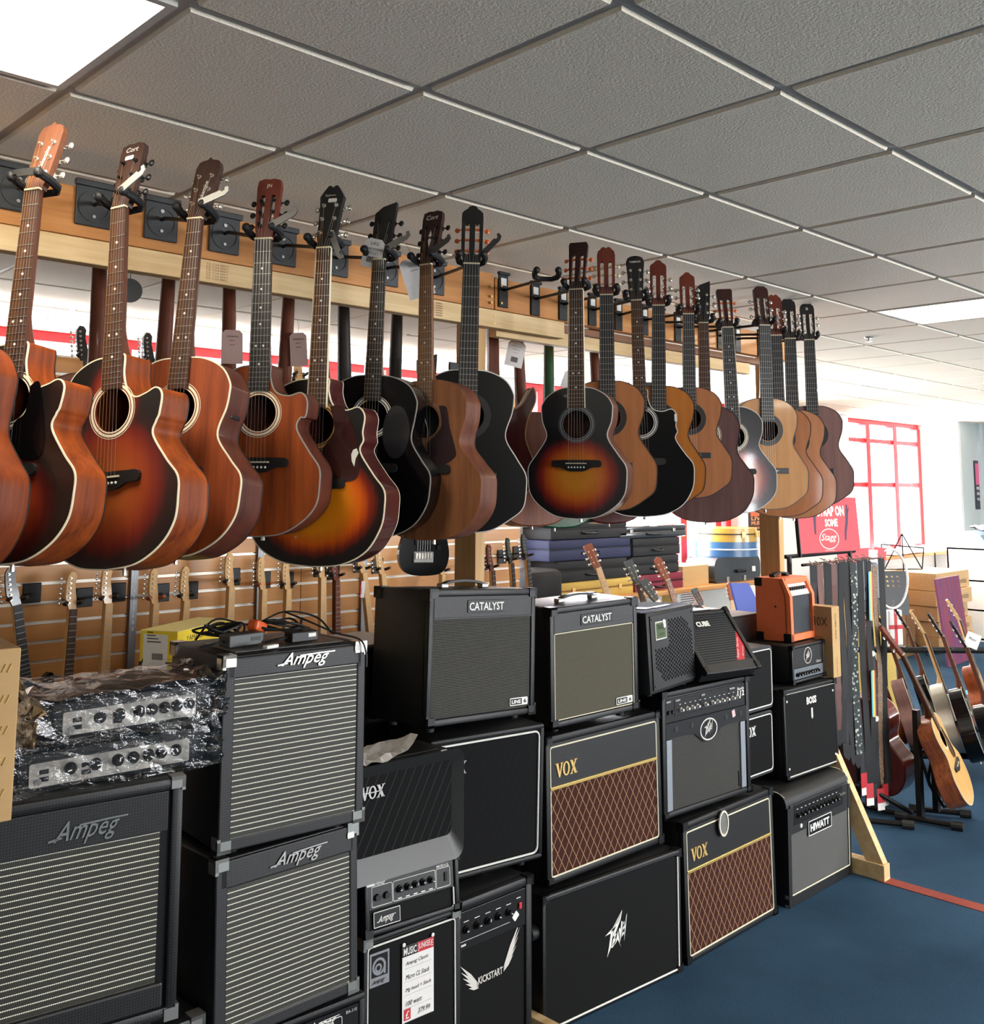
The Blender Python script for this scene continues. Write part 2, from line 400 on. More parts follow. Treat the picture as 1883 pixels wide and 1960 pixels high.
LIGHTS = [(-1, 1), (7, 1), (13, 5), (-1, -3), (7, -3), (15, -3), (19, 5), (15, 1), (3, -7), (11, -7)]
ceil_ = MB().box(XL, XR, YF, YB+.3, H_CEIL+.05, H_CEIL+.12).build('ceiling', CEILW); struct(ceil_)
g = MB()
c0, c1, r0, r1 = -6, 28, -10, 8
for c in range(c0, c1+1): g.box(c*TILE-.012, c*TILE+.012, YF, YB, H_CEIL+.006, H_CEIL+.03)
for r in range(r0, r1+1): g.box(XL, XR, r*TILE-.012, r*TILE+.012, H_CEIL+.005, H_CEIL+.03)
o = g.build('ceiling_grid', CEILW, ceil_); o['kind'] = 'stuff'
def tile_geo(mb, ox, oy):
    a, b, z0, z1, h = .010, .018, H_CEIL+.016, H_CEIL-.003, TILE
    vs = []
    for (i, z) in ((a, H_CEIL+.03), (a, z0), (b, z1)):
        vs += [(ox+i, oy+i, z), (ox+h-i, oy+i, z), (ox+h-i, oy+h-i, z), (ox+i, oy+h-i, z)]
    fs = [(8, 11, 10, 9)]
    for k in (0, 4):
        for j in range(4): fs.append((k+j, k+(j+1) % 4, k+4+(j+1) % 4, k+4+j))
    mb.add(vs, fs)
proto = MB(); tile_geo(proto, 0, 0); po = proto.build('ceiling_tile', TILEM, ceil_); pme = po.data; first = True
cand = []; rest = MB()
for c in range(c0, c1):
    for r in range(r0, r1):
        if (c, r) in LIGHTS: continue
        if c*TILE < XL-.01 or (c+1)*TILE > XR+.21: continue
        q = [project((c*TILE+dx, r*TILE+dy, H_CEIL)) for dx in (0, TILE) for dy in (0, TILE)]
        vis = all(p[2] > .1 for p in q) and max(p[0] for p in q) > 0 and min(p[0] for p in q) < 1883 and max(p[1] for p in q) > 0
        ar = 0
        if vis:
            P4 = [q[0], q[2], q[3], q[1]]; ar = abs(sum(P4[i][0]*P4[(i+1) % 4][1]-P4[(i+1) % 4][0]*P4[i][1] for i in range(4)))/2
        cand.append((ar, c, r))
cand.sort(reverse=True)
for i, (ar, c, r) in enumerate(cand):
    if ar > 60 and i < 290:
        if first: po.location = (c*TILE, r*TILE, 0); first = False
        else: inst('ceiling_tile', pme, ceil_, Matrix.Translation((c*TILE, r*TILE, 0)))
    else: tile_geo(rest, c*TILE, r*TILE)
o = rest.build('distant_ceiling_tile', TILEM, ceil_); o['kind'] = 'stuff'
DIFF = plain('light_diffuser', (255, 252, 244), .6, emit=((255, 243, 222), 12.0))
LN = {(-1, 1): 'square fluorescent ceiling panel over the leftmost guitars', (7, 1): 'square fluorescent ceiling panel right of the far guitar headstocks', (13, 5): 'far fluorescent ceiling panel above the right window side of the shop', (19, 5): 'farthest small fluorescent ceiling panel at right edge of the ceiling'}
for k, (c, r) in enumerate(LIGHTS):
    t = thing('ceiling_light', LN.get((c, r), ['lit ceiling panel over the far left front corner of the room', 'lit ceiling panel over the open carpet in front of the amplifiers', 'lit ceiling panel over the front right of the room', 'lit ceiling panel over the right aisle', 'lit ceiling panel nearest the front wall on the left', 'lit ceiling panel nearest the front wall on the right'][max(0, [q for q in LIGHTS if q not in LN].index((c, r)) if (c, r) not in LN else 0)]), 'ceiling light', (c*TILE, r*TILE, H_CEIL), group='fluorescent ceiling panels')
    h = TILE
    MB().box(.03, h-.03, .03, h-.03, -.002, .004).build('diffuser', DIFF, t)
    f = MB(); f.box(.012, h-.012, .012, .03, -.006, .03); f.box(.012, h-.012, h-.03, h-.012, -.006, .03); f.box(.012, .03, .03, h-.03, -.006, .03); f.box(h-.03, h-.012, .03, h-.03, -.006, .03)
    f.build('light_frame', CEILW, t)
# smoke head
sm = thing('sprinkler', 'small metal sprinkler head under a ceiling tile near the far light panel', 'sprinkler', (5.05, 1.62, H_CEIL))
MB().cyl((0, 0, 0), (0, 0, -.012), .03, .022, 12).cyl((0, 0, -.012), (0, 0, -.03), .008, .008, 8).cyl((0, 0, -.03), (0, 0, -.033), .02, .02, 12).build('sprinkler_head', STEEL, sm, True)

def wall(name, boxes, mat):
    m = MB()
    for b in boxes: m.box(*b)
    return struct(m.build(name, mat))
OP = [(-1.45, 4.9, .98, 2.775), (5.2, 8.45, .98, 2.775), (10.97, 13.32, 1.05, 2.775)]
bx = []; x = XL
for (a, b, z0, z1) in OP:
    bx += [(x, a, YB, YB+.3, 0, H_CEIL+.1), (a, b, YB, YB+.3, 0, z0), (a, b, YB, YB+.3, z1, H_CEIL+.1)]; x = b
bx.append((x, XR, YB, YB+.3, 0, H_CEIL+.1))
wall('wall_back', bx, WALLW)
wall('wall_alcove', [(13.37, XR, 4.27, YB, 0, H_CEIL+.02)], WALLG)
wall('wall_right', [(XR, XR+.2, YF, YB+.3, 0, H_CEIL+.1)], WALLG)
wall('wall_left', [(XL-.2, XL, YF, YB+.3, 0, H_CEIL+.1)], WALLD)
OPF = [(-2.3, -1.3, .95, 2.55), (3.0, 8.0, .95, 2.55), (10.5, 14.5, .95, 2.55)]
bx = []; x = XL
for (a, b, z0, z1) in OPF:
    bx += [(x, a, YF-.25, YF, 0, H_CEIL+.1), (a, b, YF-.25, YF, 0, z0), (a, b, YF-.25, YF, z1, H_CEIL+.1)]; x = b
bx.append((x, XR, YF-.25, YF, 0, H_CEIL+.1)); wall('wall_front', bx, WALLD)
def window(name, a, b, z0, z1, y, muls, bars, dy=.09, sill=None):
    w = bpy.data.objects.new(name, None); COL.objects.link(w); w.location = (a, y, z0); w['kind'] = 'structure'; w['label'] = 'red painted window frame with white daylight behind'
    W_, H_ = b-a, z1-z0
    for nm, q in (('head_rail', (0, W_, 0, dy, H_-.06, H_)), ('bottom_rail', (0, W_, 0, dy, 0, .06)), ('side_rail', (0, .09, -.02, dy, .06, H_-.06)), ('side_rail', (W_-.09, W_, -.02, dy, .06, H_-.06))): MB().box(*q, bev=.006).build(nm, REDF, w)
    xs = [.06]+[m-a for m in muls]+[W_-.06]
    for m in muls: MB().box(m-a-.05, m-a+.05, -.03, dy, .06, H_-.06, bev=.006).build('mullion', REDF, w)
    for i in range(len(xs)-1):
        for zb in bars: MB().box(xs[i]+.03, xs[i+1]-.03, -.01, dy-.02, zb-z0-.026, zb-z0+.026).build('glazing_bar', REDF, w)
        MB().box(xs[i], xs[i+1], .04, .046, .06, H_-.06).build('glass_pane', GLASS, w)
    if sill: MB().box(-.15, W_+.1, -sill, 0.0, -.05, -.008, bev=.008).build('window_sill', wood('sill_board', (206, 156, 100), (178, 124, 74), .5, 0, 0), w)
    return w
window('window_1', *OP[0], YB+.12, [.2, 1.75, 3.3], [2.25])
window('window_2', *OP[1], YB+.12, [5.5, 6.62, 7.58, 8.2], [1.95], sill=.55)
window('window_3', *OP[2], YB+.12, [11.70, 12.50], [1.93, 2.5], sill=.34)
for i, q in enumerate(OPF): window('window_%d' % (4+i), *q, YF-.16, [q[0]+(q[1]-q[0])*.34, q[0]+(q[1]-q[0])*.67], [1.9])
# pale reveal trims at the right window
struct(MB().box(13.33, 13.37, 4.29, YB, 0, H_CEIL).build('trim_1', plain('white_trim', (232, 234, 236), .6)))
struct(MB().box(13.95, 14.06, 4.22, 4.27, 0, H_CEIL).build('trim_2', plain('pipe_paint', (176, 190, 196), .5)))
struct(MB().box(XL, XR, YB-.10, YB, H_CEIL-.03, H_CEIL+.02).build('trim_3', plain('white_trim', (232, 234, 236), .6)))

# ------------------------------------------------------------------ slatwall with its slats
SY = 4.2
slat = bpy.data.objects.new('slatwall', None); COL.objects.link(slat); slat.location = (-1.2, SY, .2)
tag(slat, 'brown wooden slatwall display panel with silver grooves behind the amplifiers', 'slatwall')
n = 24; XW = 5.82
sme = MB().box(.002, XW/3-.002, 0, .018, .005, .0875, bev=.002).build('slat', MDF, slat); sme_d = sme.data; k = 0
for i in range(n):
    for j in range(3):
        if i == 0 and j == 0: continue
        inst('slat', sme_d, slat, Matrix.Translation((j*XW/3, 0, i*.0985)))
ALU = plain('aluminium_groove', (222, 214, 200), .35, .4)
MB().box(0, XW, .014, .03, 0, n*.0985).build('slat_backing', ALU, slat)
lip = MB().box(0, XW, .001, .014, .0885, .0975).build('groove_strip', ALU, slat); lm = lip.data
for i in range(1, n): inst('groove_strip', lm, slat, Matrix.Translation((0, 0, i*.0985)))
for xx in (2.80, 3.58, 4.35):
    u = MB(); u.box(xx-.02, xx+.02, -.022, -.002, .4, 2.5)
    up_ = u.build('slotted_upright', plain('grey_steel', (132, 134, 138), .4, .6), slat)
    sl = MB()
    for i in range(44): sl.box(xx-.004, xx+.004, -.0235, -.0215, .9+i*.034, .9+i*.034+.022)
    so = sl.build('upright_slots', WHITE, up_); so['kind'] = 'stuff'
# white price-rail brackets standing up above the slatwall
for i, (xx, zz) in enumerate(((2.0, 2.62), (3.42, 2.6))):
    t = thing('shelf_bracket', 'white slotted shelf post end above slatwall top, %s' % ('behind the second guitar neck' if i == 0 else 'behind the fifth guitar neck'), 'bracket', (xx-.15, SY-.02, 2.50))
    MB().box(-.035, .035, 0, .05, 0, .16, bev=.004).build('post_end', WHITE, t)

# ------------------------------------------------------------------ guitar rack of timber
BY = 1.63
rack = thing('guitar_rack', 'long timber guitar rack of amber beam and pale pine planks', 'guitar rack', (0, BY, 0))
MB().box(-1.6, 1.84, 0, .045, 2.573, 2.715, bev=.003).build('top_beam', BEAMW, rack)
MB().box(1.845, 4.12, 0, .045, 2.573, 2.70, bev=.003).build('top_beam', BEAMW, rack)
MB().box(-1.6, 2.24, -.012, .035, 2.498, 2.568, bev=.003).build('lower_plank', PINE, rack)
MB().box(1.9, 3.78, .05, .09, 2.478, 2.535, bev=.003).build('lower_plank', PINE, rack)
MB().box(1.9, 4.1, .048, .092, 2.538, 2.57, bev=.003).build('middle_batten', wood('brown_batten', (134, 92, 62), (104, 68, 46), .5, 0, 0), rack)
for px, pw in ((-.95, .048), (1.79, .05), (4.02, .048)):
    MB().box(px, px+pw, .046, .165, .0, 2.60, bev=.003).build('post', PINEV, rack)
    MB().box(px+.006, px+pw-.003 if 0 < px < 3 else px+pw+.02, -.46, .55, 0.0, .075, bev=.003).build('foot', PINE, rack)
    if px < 3: continue
    b = MB(); b.prism([(-.45, .075), (-.36, .075), (.046, .93), (.046, 1.12)], 0, .045, M=Matrix(((0, 1, 0, px+.02), (1, 0, 0, 0), (0, 0, 1, 0), (0, 0, 0, 1))))
    b.build('brace', PINE, rack)
sc = MB()
for (x_, z_) in ((1.815, 2.66), (1.815, 2.62), (1.815, 2.595), (1.87, 2.67), (1.87, 2.60), (1.83, 2.545), (1.83, 2.515)): sc.cyl((x_, -.0135, z_), (x_, .002, z_), .005, .005, 8)
o = sc.build('screws', GOLD, rack); o['kind'] = 'stuff'
st = MB()
for i in range(6): text(st, 'CE C24 PEFC'[:11], .60, 2.508+i*.009, .006, -.0132, .075); text(st, 'CE 0086', 1.50, 2.508+i*.009, .006, -.0132, .06)
st.build('timber_stamp', plain('brown_stamp', (150, 116, 80), .8), rack)
# ------------------------------------------------------------------ guitars
def catmull(P, seg=7):
    out = []
    for i in range(len(P)-1):
        p0, p1, p2, p3 = P[max(i-1, 0)], P[i], P[i+1], P[min(i+2, len(P)-1)]
        for k in range(seg):
            t = k/seg; out.append(tuple(.5*((2*p1[a])+(-p0[a]+p2[a])*t+(2*p0[a]-5*p1[a]+4*p2[a]-p3[a])*t*t+(-p0[a]+3*p1[a]-3*p2[a]+p3[a])*t**3) for a in (0, 1)))
    out.append(P[-1]); return out
BODY = dict(  # top z, bottom z, upper half width & z, waist, lower half width & z
    dread=(-.362, -.862, .146, -.452, .134, -.56, .200, -.702), om=(-.362, -.850, .144, -.448, .121, -.558, .196, -.700),
    jumbo=(-.362, -.868, .150, -.455, .132, -.56, .208, -.705), parlor=(-.356, -.828, .132, -.438, .113, -.535, .182, -.684),
    classic=(-.328, -.820, .141, -.415, .118, -.530, .184, -.686))
CUT = {'soft': [(.0, 0), (.030, 0), (.032, -.035), (.048, -.074), (.085, -.086), (.122, -.078), (.141, -.102), (.137, -.145)],
       'sharp': [(.0, 0), (.030, 0), (.031, -.045), (.042, -.083), (.066, -.103), (.096, -.098), (.126, -.088), (.143, -.106), (.137, -.15)]}
def outline(kind, cut=None):
    zt, zb, wu, zu, ww, zw, wl, zl = BODY[kind]
    low = [(ww, zw), (ww+(wl-ww)*.52, zw+(zl-zw)*.40), (wl*.985, zl+.045), (wl, zl), (wl*.955, zl-.055), (wl*.76, zb+.045), (wl*.42, zb+.009), (0, zb)]
    upn = [(0, zt), (wu*.42, zt-.003), (wu*.80, zt-.028), (wu*.985, zu+.02), (wu, zu-.008), (wu*.965, zu-.045)]
    rt = catmull((([(x, zt+z) for x, z in CUT[cut]]+[(ww+.008, zw+.03)]) if cut else upn)+low)
    lf = catmull(upn+low)
    return rt + [(-x, z) for x, z in reversed(lf[1:-1])]      # clockwise from the neck joint
def inset(poly, d):
    k = len(poly); out = []
    for i in range(k):
        a = Vector(poly[i-1]); b = Vector(poly[(i+1) % k]); t = b-a; t = t.normalized() if t.length > 1e-9 else Vector((1, 0)); n = Vector((t.y, -t.x))
        out.append((poly[i][0]+n.x*d, poly[i][1]+n.y*d))
    return out
def sym(h): return h+[(-x, z) for x, z in reversed(h) if abs(x) > 1e-5]
HEADS = {   # right half from the top middle down
 'crown': sym([(0, .192), (.008, .183), (.020, .181), (.030, .176), (.036, .158), (.034, .09), (.030, .03), (.0215, 0)]),
 'flat': sym([(0, .184), (.015, .186), (.033, .180), (.036, .160), (.033, .09), (.029, .03), (.0215, 0)]),
 'book': sym([(0, .186), (.006, .192), (.014, .193), (.026, .176), (.0365, .158), (.033, .13), (.030, .08), (.027, .03), (.0215, 0)]),
 'slant': [(-.0215, 0), (-.031, .03), (-.034, .10), (-.034, .155), (-.010, .178), (.034, .195), (.035, .18), (.031, .09), (.028, .03), (.0215, 0)],
 'square': sym([(0, .183), (.030, .183), (.034, .178), (.036, .172), (.030, .06), (.027, .02), (.0255, 0)]),
 'crest': sym([(0, .198), (.010, .195), (.017, .186), (.026, .180), (.033, .172), (.034, .155), (.033, .05), (.029, .02), (.0255, 0)]),
 'scroll': sym([(0, .190), (.008, .196), (.018, .192), (.023, .184), (.031, .178), (.035, .160), (.033, .05), (.029, .02), (.0255, 0)]),
 'yam': sym([(0, .194), (.018, .191), (.030, .184), (.037, .165), (.033, .12), (.030, .05), (.028, .02), (.0215, 0)])}
TUN = {}
def tuner_mesh(kind, side):
    k = (kind, side)
    if k not in TUN:
        m = MB()
        if kind[0] == 's':      # slotted roller and side button
            m.cyl((side*.006, .006, 0), (side*.034, .006, 0), .0045, .0045, 8); m.cyl((side*.032, .006, 0), (side*.041, .012, 0), .002, .002, 6); m.ell((side*.047, .016, 0), (.008, .004, .0085), 8, 5)
        else:
            m.cyl((side*.019, -.009, 0), (side*.019, .004, 0), .0034, .0034, 8); m.cyl((side*.019, -.0015, 0), (side*.019, .001, 0), .0062, .0055, 10)
            m.cyl((side*.026, .020, 0), (side*.044, .020, 0), .0022, .0022, 6); m.box(side*.018, side*.033, .0145, .026, -.007, .007, .002); m.ell((side*.050, .020, 0), (.0085, .0045, .0095), 8, 5)
        TUN[k] = m
    return TUN[k]
MESHC = {}
def cached(key, fn, mat):
    if key not in MESHC:
        o = fn().build('piece', mat, None, True); MESHC[key] = o.data; bpy.data.objects.remove(o)
    return MESHC[key]
GUITARS = {}
FRETM = plain('fret_wire', (150, 146, 138), .45, .6)
def guitar(gid, desc, loc, rot, scale=1.0, kind='dread', cut=None, depth=.105, top=None, side=None, neck=None, board=None, head='crown', headmat=None, slotted=False, tun='c', tunmat=None,
           bind=CREAM, guard=None, guardmat=None, hole=.050, rosette=None, bridge='steel', L=.645, boardbind=None, logo=None, logomat=None, dots=True, preamp=False, detail=2, group='acoustic guitars hanging on the timber rack', backfacing=False, endpin=True, backbind=EBONY, name='acoustic_guitar', holemat=None):
    t = thing(name, desc, 'guitar', loc, rot, group, scale); GUITARS[gid] = t
    zt, zb, wu, zu, ww, zw, wl, zl = BODY[kind]; ol = outline(kind, cut); y0 = .008
    neck = neck or MAHOG_N; board = board or ROSEW; headmat = headmat or ROSEW; tunmat = tunmat or CHROME
    hz = -.49 if kind != 'classic' else -.468
    # sides and back: shallower towards the neck
    k = len(ol); dep = lambda z: depth*(.80+.20*min(1, max(0, (zt-z)/(zt-zb))))
    b = MB(); tri = tessellate_polygon([[Vector((p[0], p[1], 0)) for p in ol]])
    vs = [(p[0], y0, p[1]) for p in ol]+[(p[0], y0+dep(p[1]), p[1]) for p in ol]; io = inset(ol, .006); vs += [(p[0], y0+dep(p[1])+.006, p[1]) for p in io]
    fs = [(i, (i+1) % k, k+(i+1) % k, k+i) for i in range(k)]+[(k+i, k+(i+1) % k, 2*k+(i+1) % k, 2*k+i) for i in range(k)]+[tuple(j+2*k for j in q) for q in tri]
    b.add(vs, fs); body = b.build('body', side, t, True)
    hp = circ(0, hz, hole, n=32) if hole else None
    sb = MB(); sb.prism(ol, y0-.0012, y0+.002, [hp] if hole else []); sb.build('soundboard', top, t)
    if bind:
        w = .0024
        i2 = inset(ol, w); o2 = inset(ol, -.0008); q = MB(); q.ring(o2, i2, y0-.0020)
        q.add([(p[0], y0-.0020, p[1]) for p in o2]+[(p[0], y0+.0016, p[1]) for p in o2], [(i, (i+1) % k, k+(i+1) % k, k+i) for i in range(k)])
        q.build('binding', bind, t)
        if detail > 1: ob_ = inset(ol, -.0006); MB().add([(p[0], y0+dep(p[1])-.0025, p[1]) for p in ob_]+[(p[0], y0+dep(p[1])+.001, p[1]) for p in ob_], [(i, (i+1) % k, k+(i+1) % k, k+i) for i in range(k)]).build('back_binding', backbind, t)
    if hole:
        rm = rosette or CREAM; q = MB()
        for ra, rb in (((hole+.001, hole+.004), (hole+.007, hole+.013), (hole+.016, hole+.0175)) if kind != 'classic' else ((hole+.002, hole+.022),)): q.ring(circ(0, hz, rb, n=36), circ(0, hz, ra, n=36), y0-.0022)
        q.build('rosette', rm, t)
    if guard:
        if guard == 'drop': P = catmull([(hole*.95+.004, hz+.028), (.075, hz+.035), (.094, hz-.03), (.104, hz-.09), (.098, hz-.128), (.060, hz-.135), (.022, hz-.118), (.012, hz-.075), (.022, hz-.048), (.045, hz-.03), (hole*.95+.004, hz+.028)], 5)[:-1]
        elif guard == 'big': P = catmull([(.038, hz+.052), (.075, hz+.05), (.112, hz-.01), (.128, hz-.08), (.130, hz-.125), (.110, hz-.148), (.05, hz-.150), (.008, hz-.140), (.006, hz-.085), (.035, hz-.045), (.053, hz-.01), (.038, hz+.052)], 5)[:-1]
        elif guard == 'block': P = catmull([(.050, hz+.046), (.076, hz+.04), (.088, hz-.02), (.108, hz-.085), (.106, hz-.112), (.060, hz-.135), (.022, hz-.13), (.006, hz-.11), (.010, hz-.066), (.040, hz-.042), (.060, hz-.01), (.050, hz+.046)], 5)[:-1]
        else: P = [(p[0]+.082, p[1]+hz-.045) for p in circ(0, 0, .044, .082, 24)]
        MB().prism(P, y0-.0032, y0-.0012).build('pickguard', guardmat or DARKBODY, t)
    # bridge
    q = MB()
    if bridge == 'steel': q.prism(catmull([(-.088, -L+.010), (-.05, -L+.012), (.05, -L+.012), (.088, -L+.010), (.088, -L-.012), (.055, -L-.015), (.03, -L-.027), (0, -L-.029), (-.03, -L-.027), (-.055, -L-.015), (-.088, -L-.012), (-.088, -L+.010)], 3)[:-1], y0-.0105, y0)
    else: q.box(-.092, .092, y0-.007, y0, -L-.012, -L+.012, .002).box(-.045, .045, y0-.011, y0-.006, -L-.012, -L+.012, .002)
    br = q.build('bridge', EBONY, t)
    MB().box(-.038, .038, y0-.0145, y0-.010, -L-.002, -L+.002).build('saddle', IVORY, br)
    if bridge == 'steel' and detail > 1:
        pm = cached('pin', lambda: MB().ell((0, 0, 0), (.0034, .003, .0034), 8, 5), WHITE)
        for i in range(6): inst('bridge_pin', pm, br, Matrix.Translation((-.028+i*.0112, y0-.0115, -L-.014)))
    # neck and board
    fe = -L*.685 if kind != 'classic' else -L*.667; hwn, hwe = (.0215, .0280) if not slotted else (.0255, .0305)
    q = MB(); rows = []; zs = [.0, -.02]+[zt*i/6 for i in range(1, 6)]+[zt+.03, zt+.002, zt-.02]
    for i, z in enumerate(zs):
        w = hwn+(hwe-hwn)*min(1, z/fe); dp = .018+.004*(z/zt)+(0 if z > zt+.05 else .035*(1-(z-zt+.02)/.07) if z > zt-.021 else .0); dp = max(.018, min(.075, dp))
        rows.append([(w*math.cos(a), .005+dp*math.sin(a)**.8 if math.sin(a) > 0 else .005, z) for a in [PI*j/8 for j in range(9)]])
    vs = [p for r_ in rows for p in r_]; q.add(vs, [(i*9+j, i*9+j+1, (i+1)*9+j+1, (i+1)*9+j) for i in range(len(rows)-1) for j in range(8)]+[tuple(range(9))[::-1], tuple((len(rows)-1)*9+j for j in range(9))])
    q.build('neck', neck, t, True)
    q = MB(); q.prism([(-hwn, 0), (hwn, 0), (hwe, fe), (-hwe, fe)], -.001, .0062); fb = q.build('fingerboard', board, t)
    if boardbind: MB().prism([(hwn, 0), (hwn+.002, 0), (hwe+.002, fe), (hwe, fe)], -.0013, .0062).prism([(-hwn-.002, 0), (-hwn, 0), (-hwe, fe), (-hwe-.002, fe)], -.0013, .0062).build('board_binding', boardbind, fb)
    frm = cached('fret%d' % slotted, lambda: MB().box(-1, 1, -.0022, -.0006, -.0007, .0007), FRETM)
    for n in range(1, 20 if kind != 'classic' else 19):
        z = -L*(1-2**(-n/12)); w = hwn+(hwe-hwn)*z/fe; inst('fret', frm, fb, Matrix.Translation((0, 0, z)) @ Matrix.Diagonal((w, 1, 1, 1)))
    if dots:
        dm = cached('dot', lambda: MB().cyl((0, -.0017, 0), (0, -.0008, 0), .0032, .0032, 10), WHITE)
        for n in (3, 5, 7, 9, 12, 15):
            z = -L*(1-(2**(-n/12)+2**(-(n-1)/12))/2)
            for xx in ((-.011, .011) if n == 12 else (0,)): inst('position_marker', dm, fb, Matrix.Translation((xx, 0, z)))
    MB().box(-hwn, hwn, -.0042, .008, 0, .005, .001).build('nut', IVORY, t)
    # headstock, leaning back
    HM = Matrix.Translation((0, .004, .004)) @ Matrix.Rotation(R(-12 if not slotted else -10), 4, 'X')
    hs = HEADS[head]; holes = []
    if slotted:
        for sx in (-1, 1): holes.append([(sx*.0155+a, b) for a, b in rrect(-.0068, .0068, .030, .135, .006, 4)])
    q = MB(); q.prism(hs, .0, .0165, holes, M=HM); h_ = q.build('headstock', headmat, t)
    for i in range(3):
        for sd in (-1, 1):
            zz = (.045+.042*i) if not slotted else (.045+.036*i)
            mm = cached(('tun', tun, sd, tunmat.name), lambda: tuner_mesh('s' if slotted else 'p', sd), tunmat); inst('tuner', mm, h_, HM @ Matrix.Translation((0, 0, zz)))
    if logo:
        q = MB(); tx, lx, lz, lh, lr = logo
        if tx == 'diamond': q.prism([(0, .118), (.006, .098), (0, .094), (-.006, .098)], -.0008, 0, M=HM).prism([(0, .090), (.006, .084), (0, .058), (-.006, .084)], -.0008, 0, M=HM); tx = 'Cort'
        text(q, tx, lx, lz, lh, -.0008, bold=.01, shear=.25 if tx in ('Cort', 'Takamine') else 0, M=HM, rot=lr, center=(lr == 0)); q.build('headstock_logo', logomat or CREAM, h_)
    # strings
    for i in range(6):
        x0 = (-.5+i/5)*2*(hwn-.004); x1 = (-.5+i/5)*.054; q = MB(); r_ = .00050-.00004*i
        sd = -1 if i < 3 else 1; kk = i if i < 3 else 5-i; tz = (.045+.042*kk) if not slotted else (.045+.036*kk)
        q.tube([(x1, y0-.0145, -L), (x0, -.005, .003), HM @ Vector((sd*(.019 if not slotted else .0155), -.004 if not slotted else .004, tz))], r_, 4); q.build('string', STRINGM if i > 2 or slotted else BRONZE, t)
    if preamp: MB().box(-.006, .004, y0+.03, y0+.072, -.03, .03, .002, M=Matrix.Translation((ww+.013, 0, zw+.075)) @ Matrix.Rotation(R(7), 4, 'Y')).build('preamp_panel', BLACKP, t)
    if endpin: MB().cyl((0, y0+.055, zb-.012), (0, y0+.055, zb+.004), .006, .005, 8).build('strap_button', CHROME, t)
    return t
STRINGM = plain('string_steel', (214, 214, 210), .3, .8); BRONZE = plain('string_bronze', (214, 176, 128), .35, .7)
mh1 = wood('mahogany_warm', (156, 74, 24), (96, 38, 12), .5, .05, 2, .8, 1.1); mh_side = wood('mahogany_side', (138, 64, 26), (86, 36, 16), .45, .2, 2, .7, .8)
mh_dark = wood('mahogany_dark_side', (98, 48, 32), (64, 30, 22), .5, .1, 2, .7); mh_top = wood('mahogany_top', (152, 72, 32), (98, 42, 18), .55, .05, 2, .85, 1.1)
walnut = wood('brown_mahogany_top', (152, 98, 60), (104, 62, 36), .55, .05, 2, .9, 1.1); walnut_s = wood('brown_mahogany_side', (118, 68, 46), (78, 42, 30), .5, .1, 2, .7)
cedar = wood('cedar_top', (182, 116, 68), (154, 92, 50), .35, .35, 2, .9, .8); spruce_am = wood('amber_spruce', (196, 118, 36), (166, 92, 24), .35, .35, 2, .9, .8)
spruce = wood('natural_spruce', (196, 146, 98), (170, 120, 76), .2, .5, 2, .9, .8); plum = wood('plum_mahogany', (112, 78, 72), (84, 56, 54), .55, 0, 2, .8); mauve = wood('dull_mauve_mahogany', (136, 100, 92), (108, 78, 74), .6, 0, 2, .8)
rose_s = wood('rosewood_side', (96, 56, 44), (62, 34, 28), .35, .4, 2, .7); winem = wood('wine_mahogany', (84, 34, 30), (56, 22, 22), .25, .8, 2, .6); brownback = wood('plain_brown_back', (132, 80, 58), (98, 58, 44), .3, .6, 2, .6)
redmah = wood('red_mahogany_head', (116, 52, 36), (86, 36, 26), .45, .1, 2); blk_head = plain('black_headstock', (22, 21, 22), .3, 0, .4); tortoise = plain('dark_red_tortoiseshell', (52, 26, 24), .18, 0, .8)
amberbut = plain('amber_tuner', (226, 110, 48), .3)
b1 = burst('burst_black_upper', [(.25, (176, 84, 24)), (.50, (128, 44, 18)), (.68, (70, 18, 14)), (.86, (14, 12, 12))], rl=(.185, .150), zl=-.725)
b2 = burst('burst_brown', [(.22, (158, 76, 26)), (.44, (138, 54, 20)), (.60, (104, 24, 14)), (.72, (40, 16, 13)), (.86, (15, 12, 11))], zl=-.665, rl=(.235, .225), upper=(-.47, (.11, .14)), rough=.5, coat=.15)
b5 = burst('burst_amber', [(.45, (232, 138, 14)), (.66, (214, 92, 10)), (.78, (128, 34, 10)), (.88, (34, 14, 12)), (.95, (10, 9, 9))], zl=-.70, rl=(.215, .165), coat=.15)
b9 = burst('burst_parlor', [(.25, (222, 142, 40)), (.52, (204, 100, 28)), (.70, (140, 36, 24)), (.84, (48, 20, 26)), (.92, (16, 17, 22))], zl=-.675, rl=(.188, .165), coat=1)
b15 = burst('burst_parlor_far', [(.30, (204, 132, 60)), (.52, (186, 92, 42)), (.70, (110, 40, 36)), (.84, (34, 26, 34)), (.92, (17, 19, 25))], zl=-.675, rl=(.188, .165), coat=1, rough=.2)
SATINBLK = plain('satin_black_lacquer', (8, 8, 10), .3, 0, 0, spec=.3)
def P(g): return g[0:3], (math.degrees(g[3]), math.degrees(g[4]), math.degrees(g[5])), g[6]
def G(gid, desc, g, **kw):
    l, r_, s = P(g); return guitar(gid, desc, l, r_, s, **kw)
G('g0', 'brown glossy mahogany acoustic cut off at far left edge of the rack', (-0.232, 1.19, 2.55, -1.101, -0.09, -0.026, 1.0), kind='dread', top=mh1, side=mh_side, bind=EBONY, head='crown')
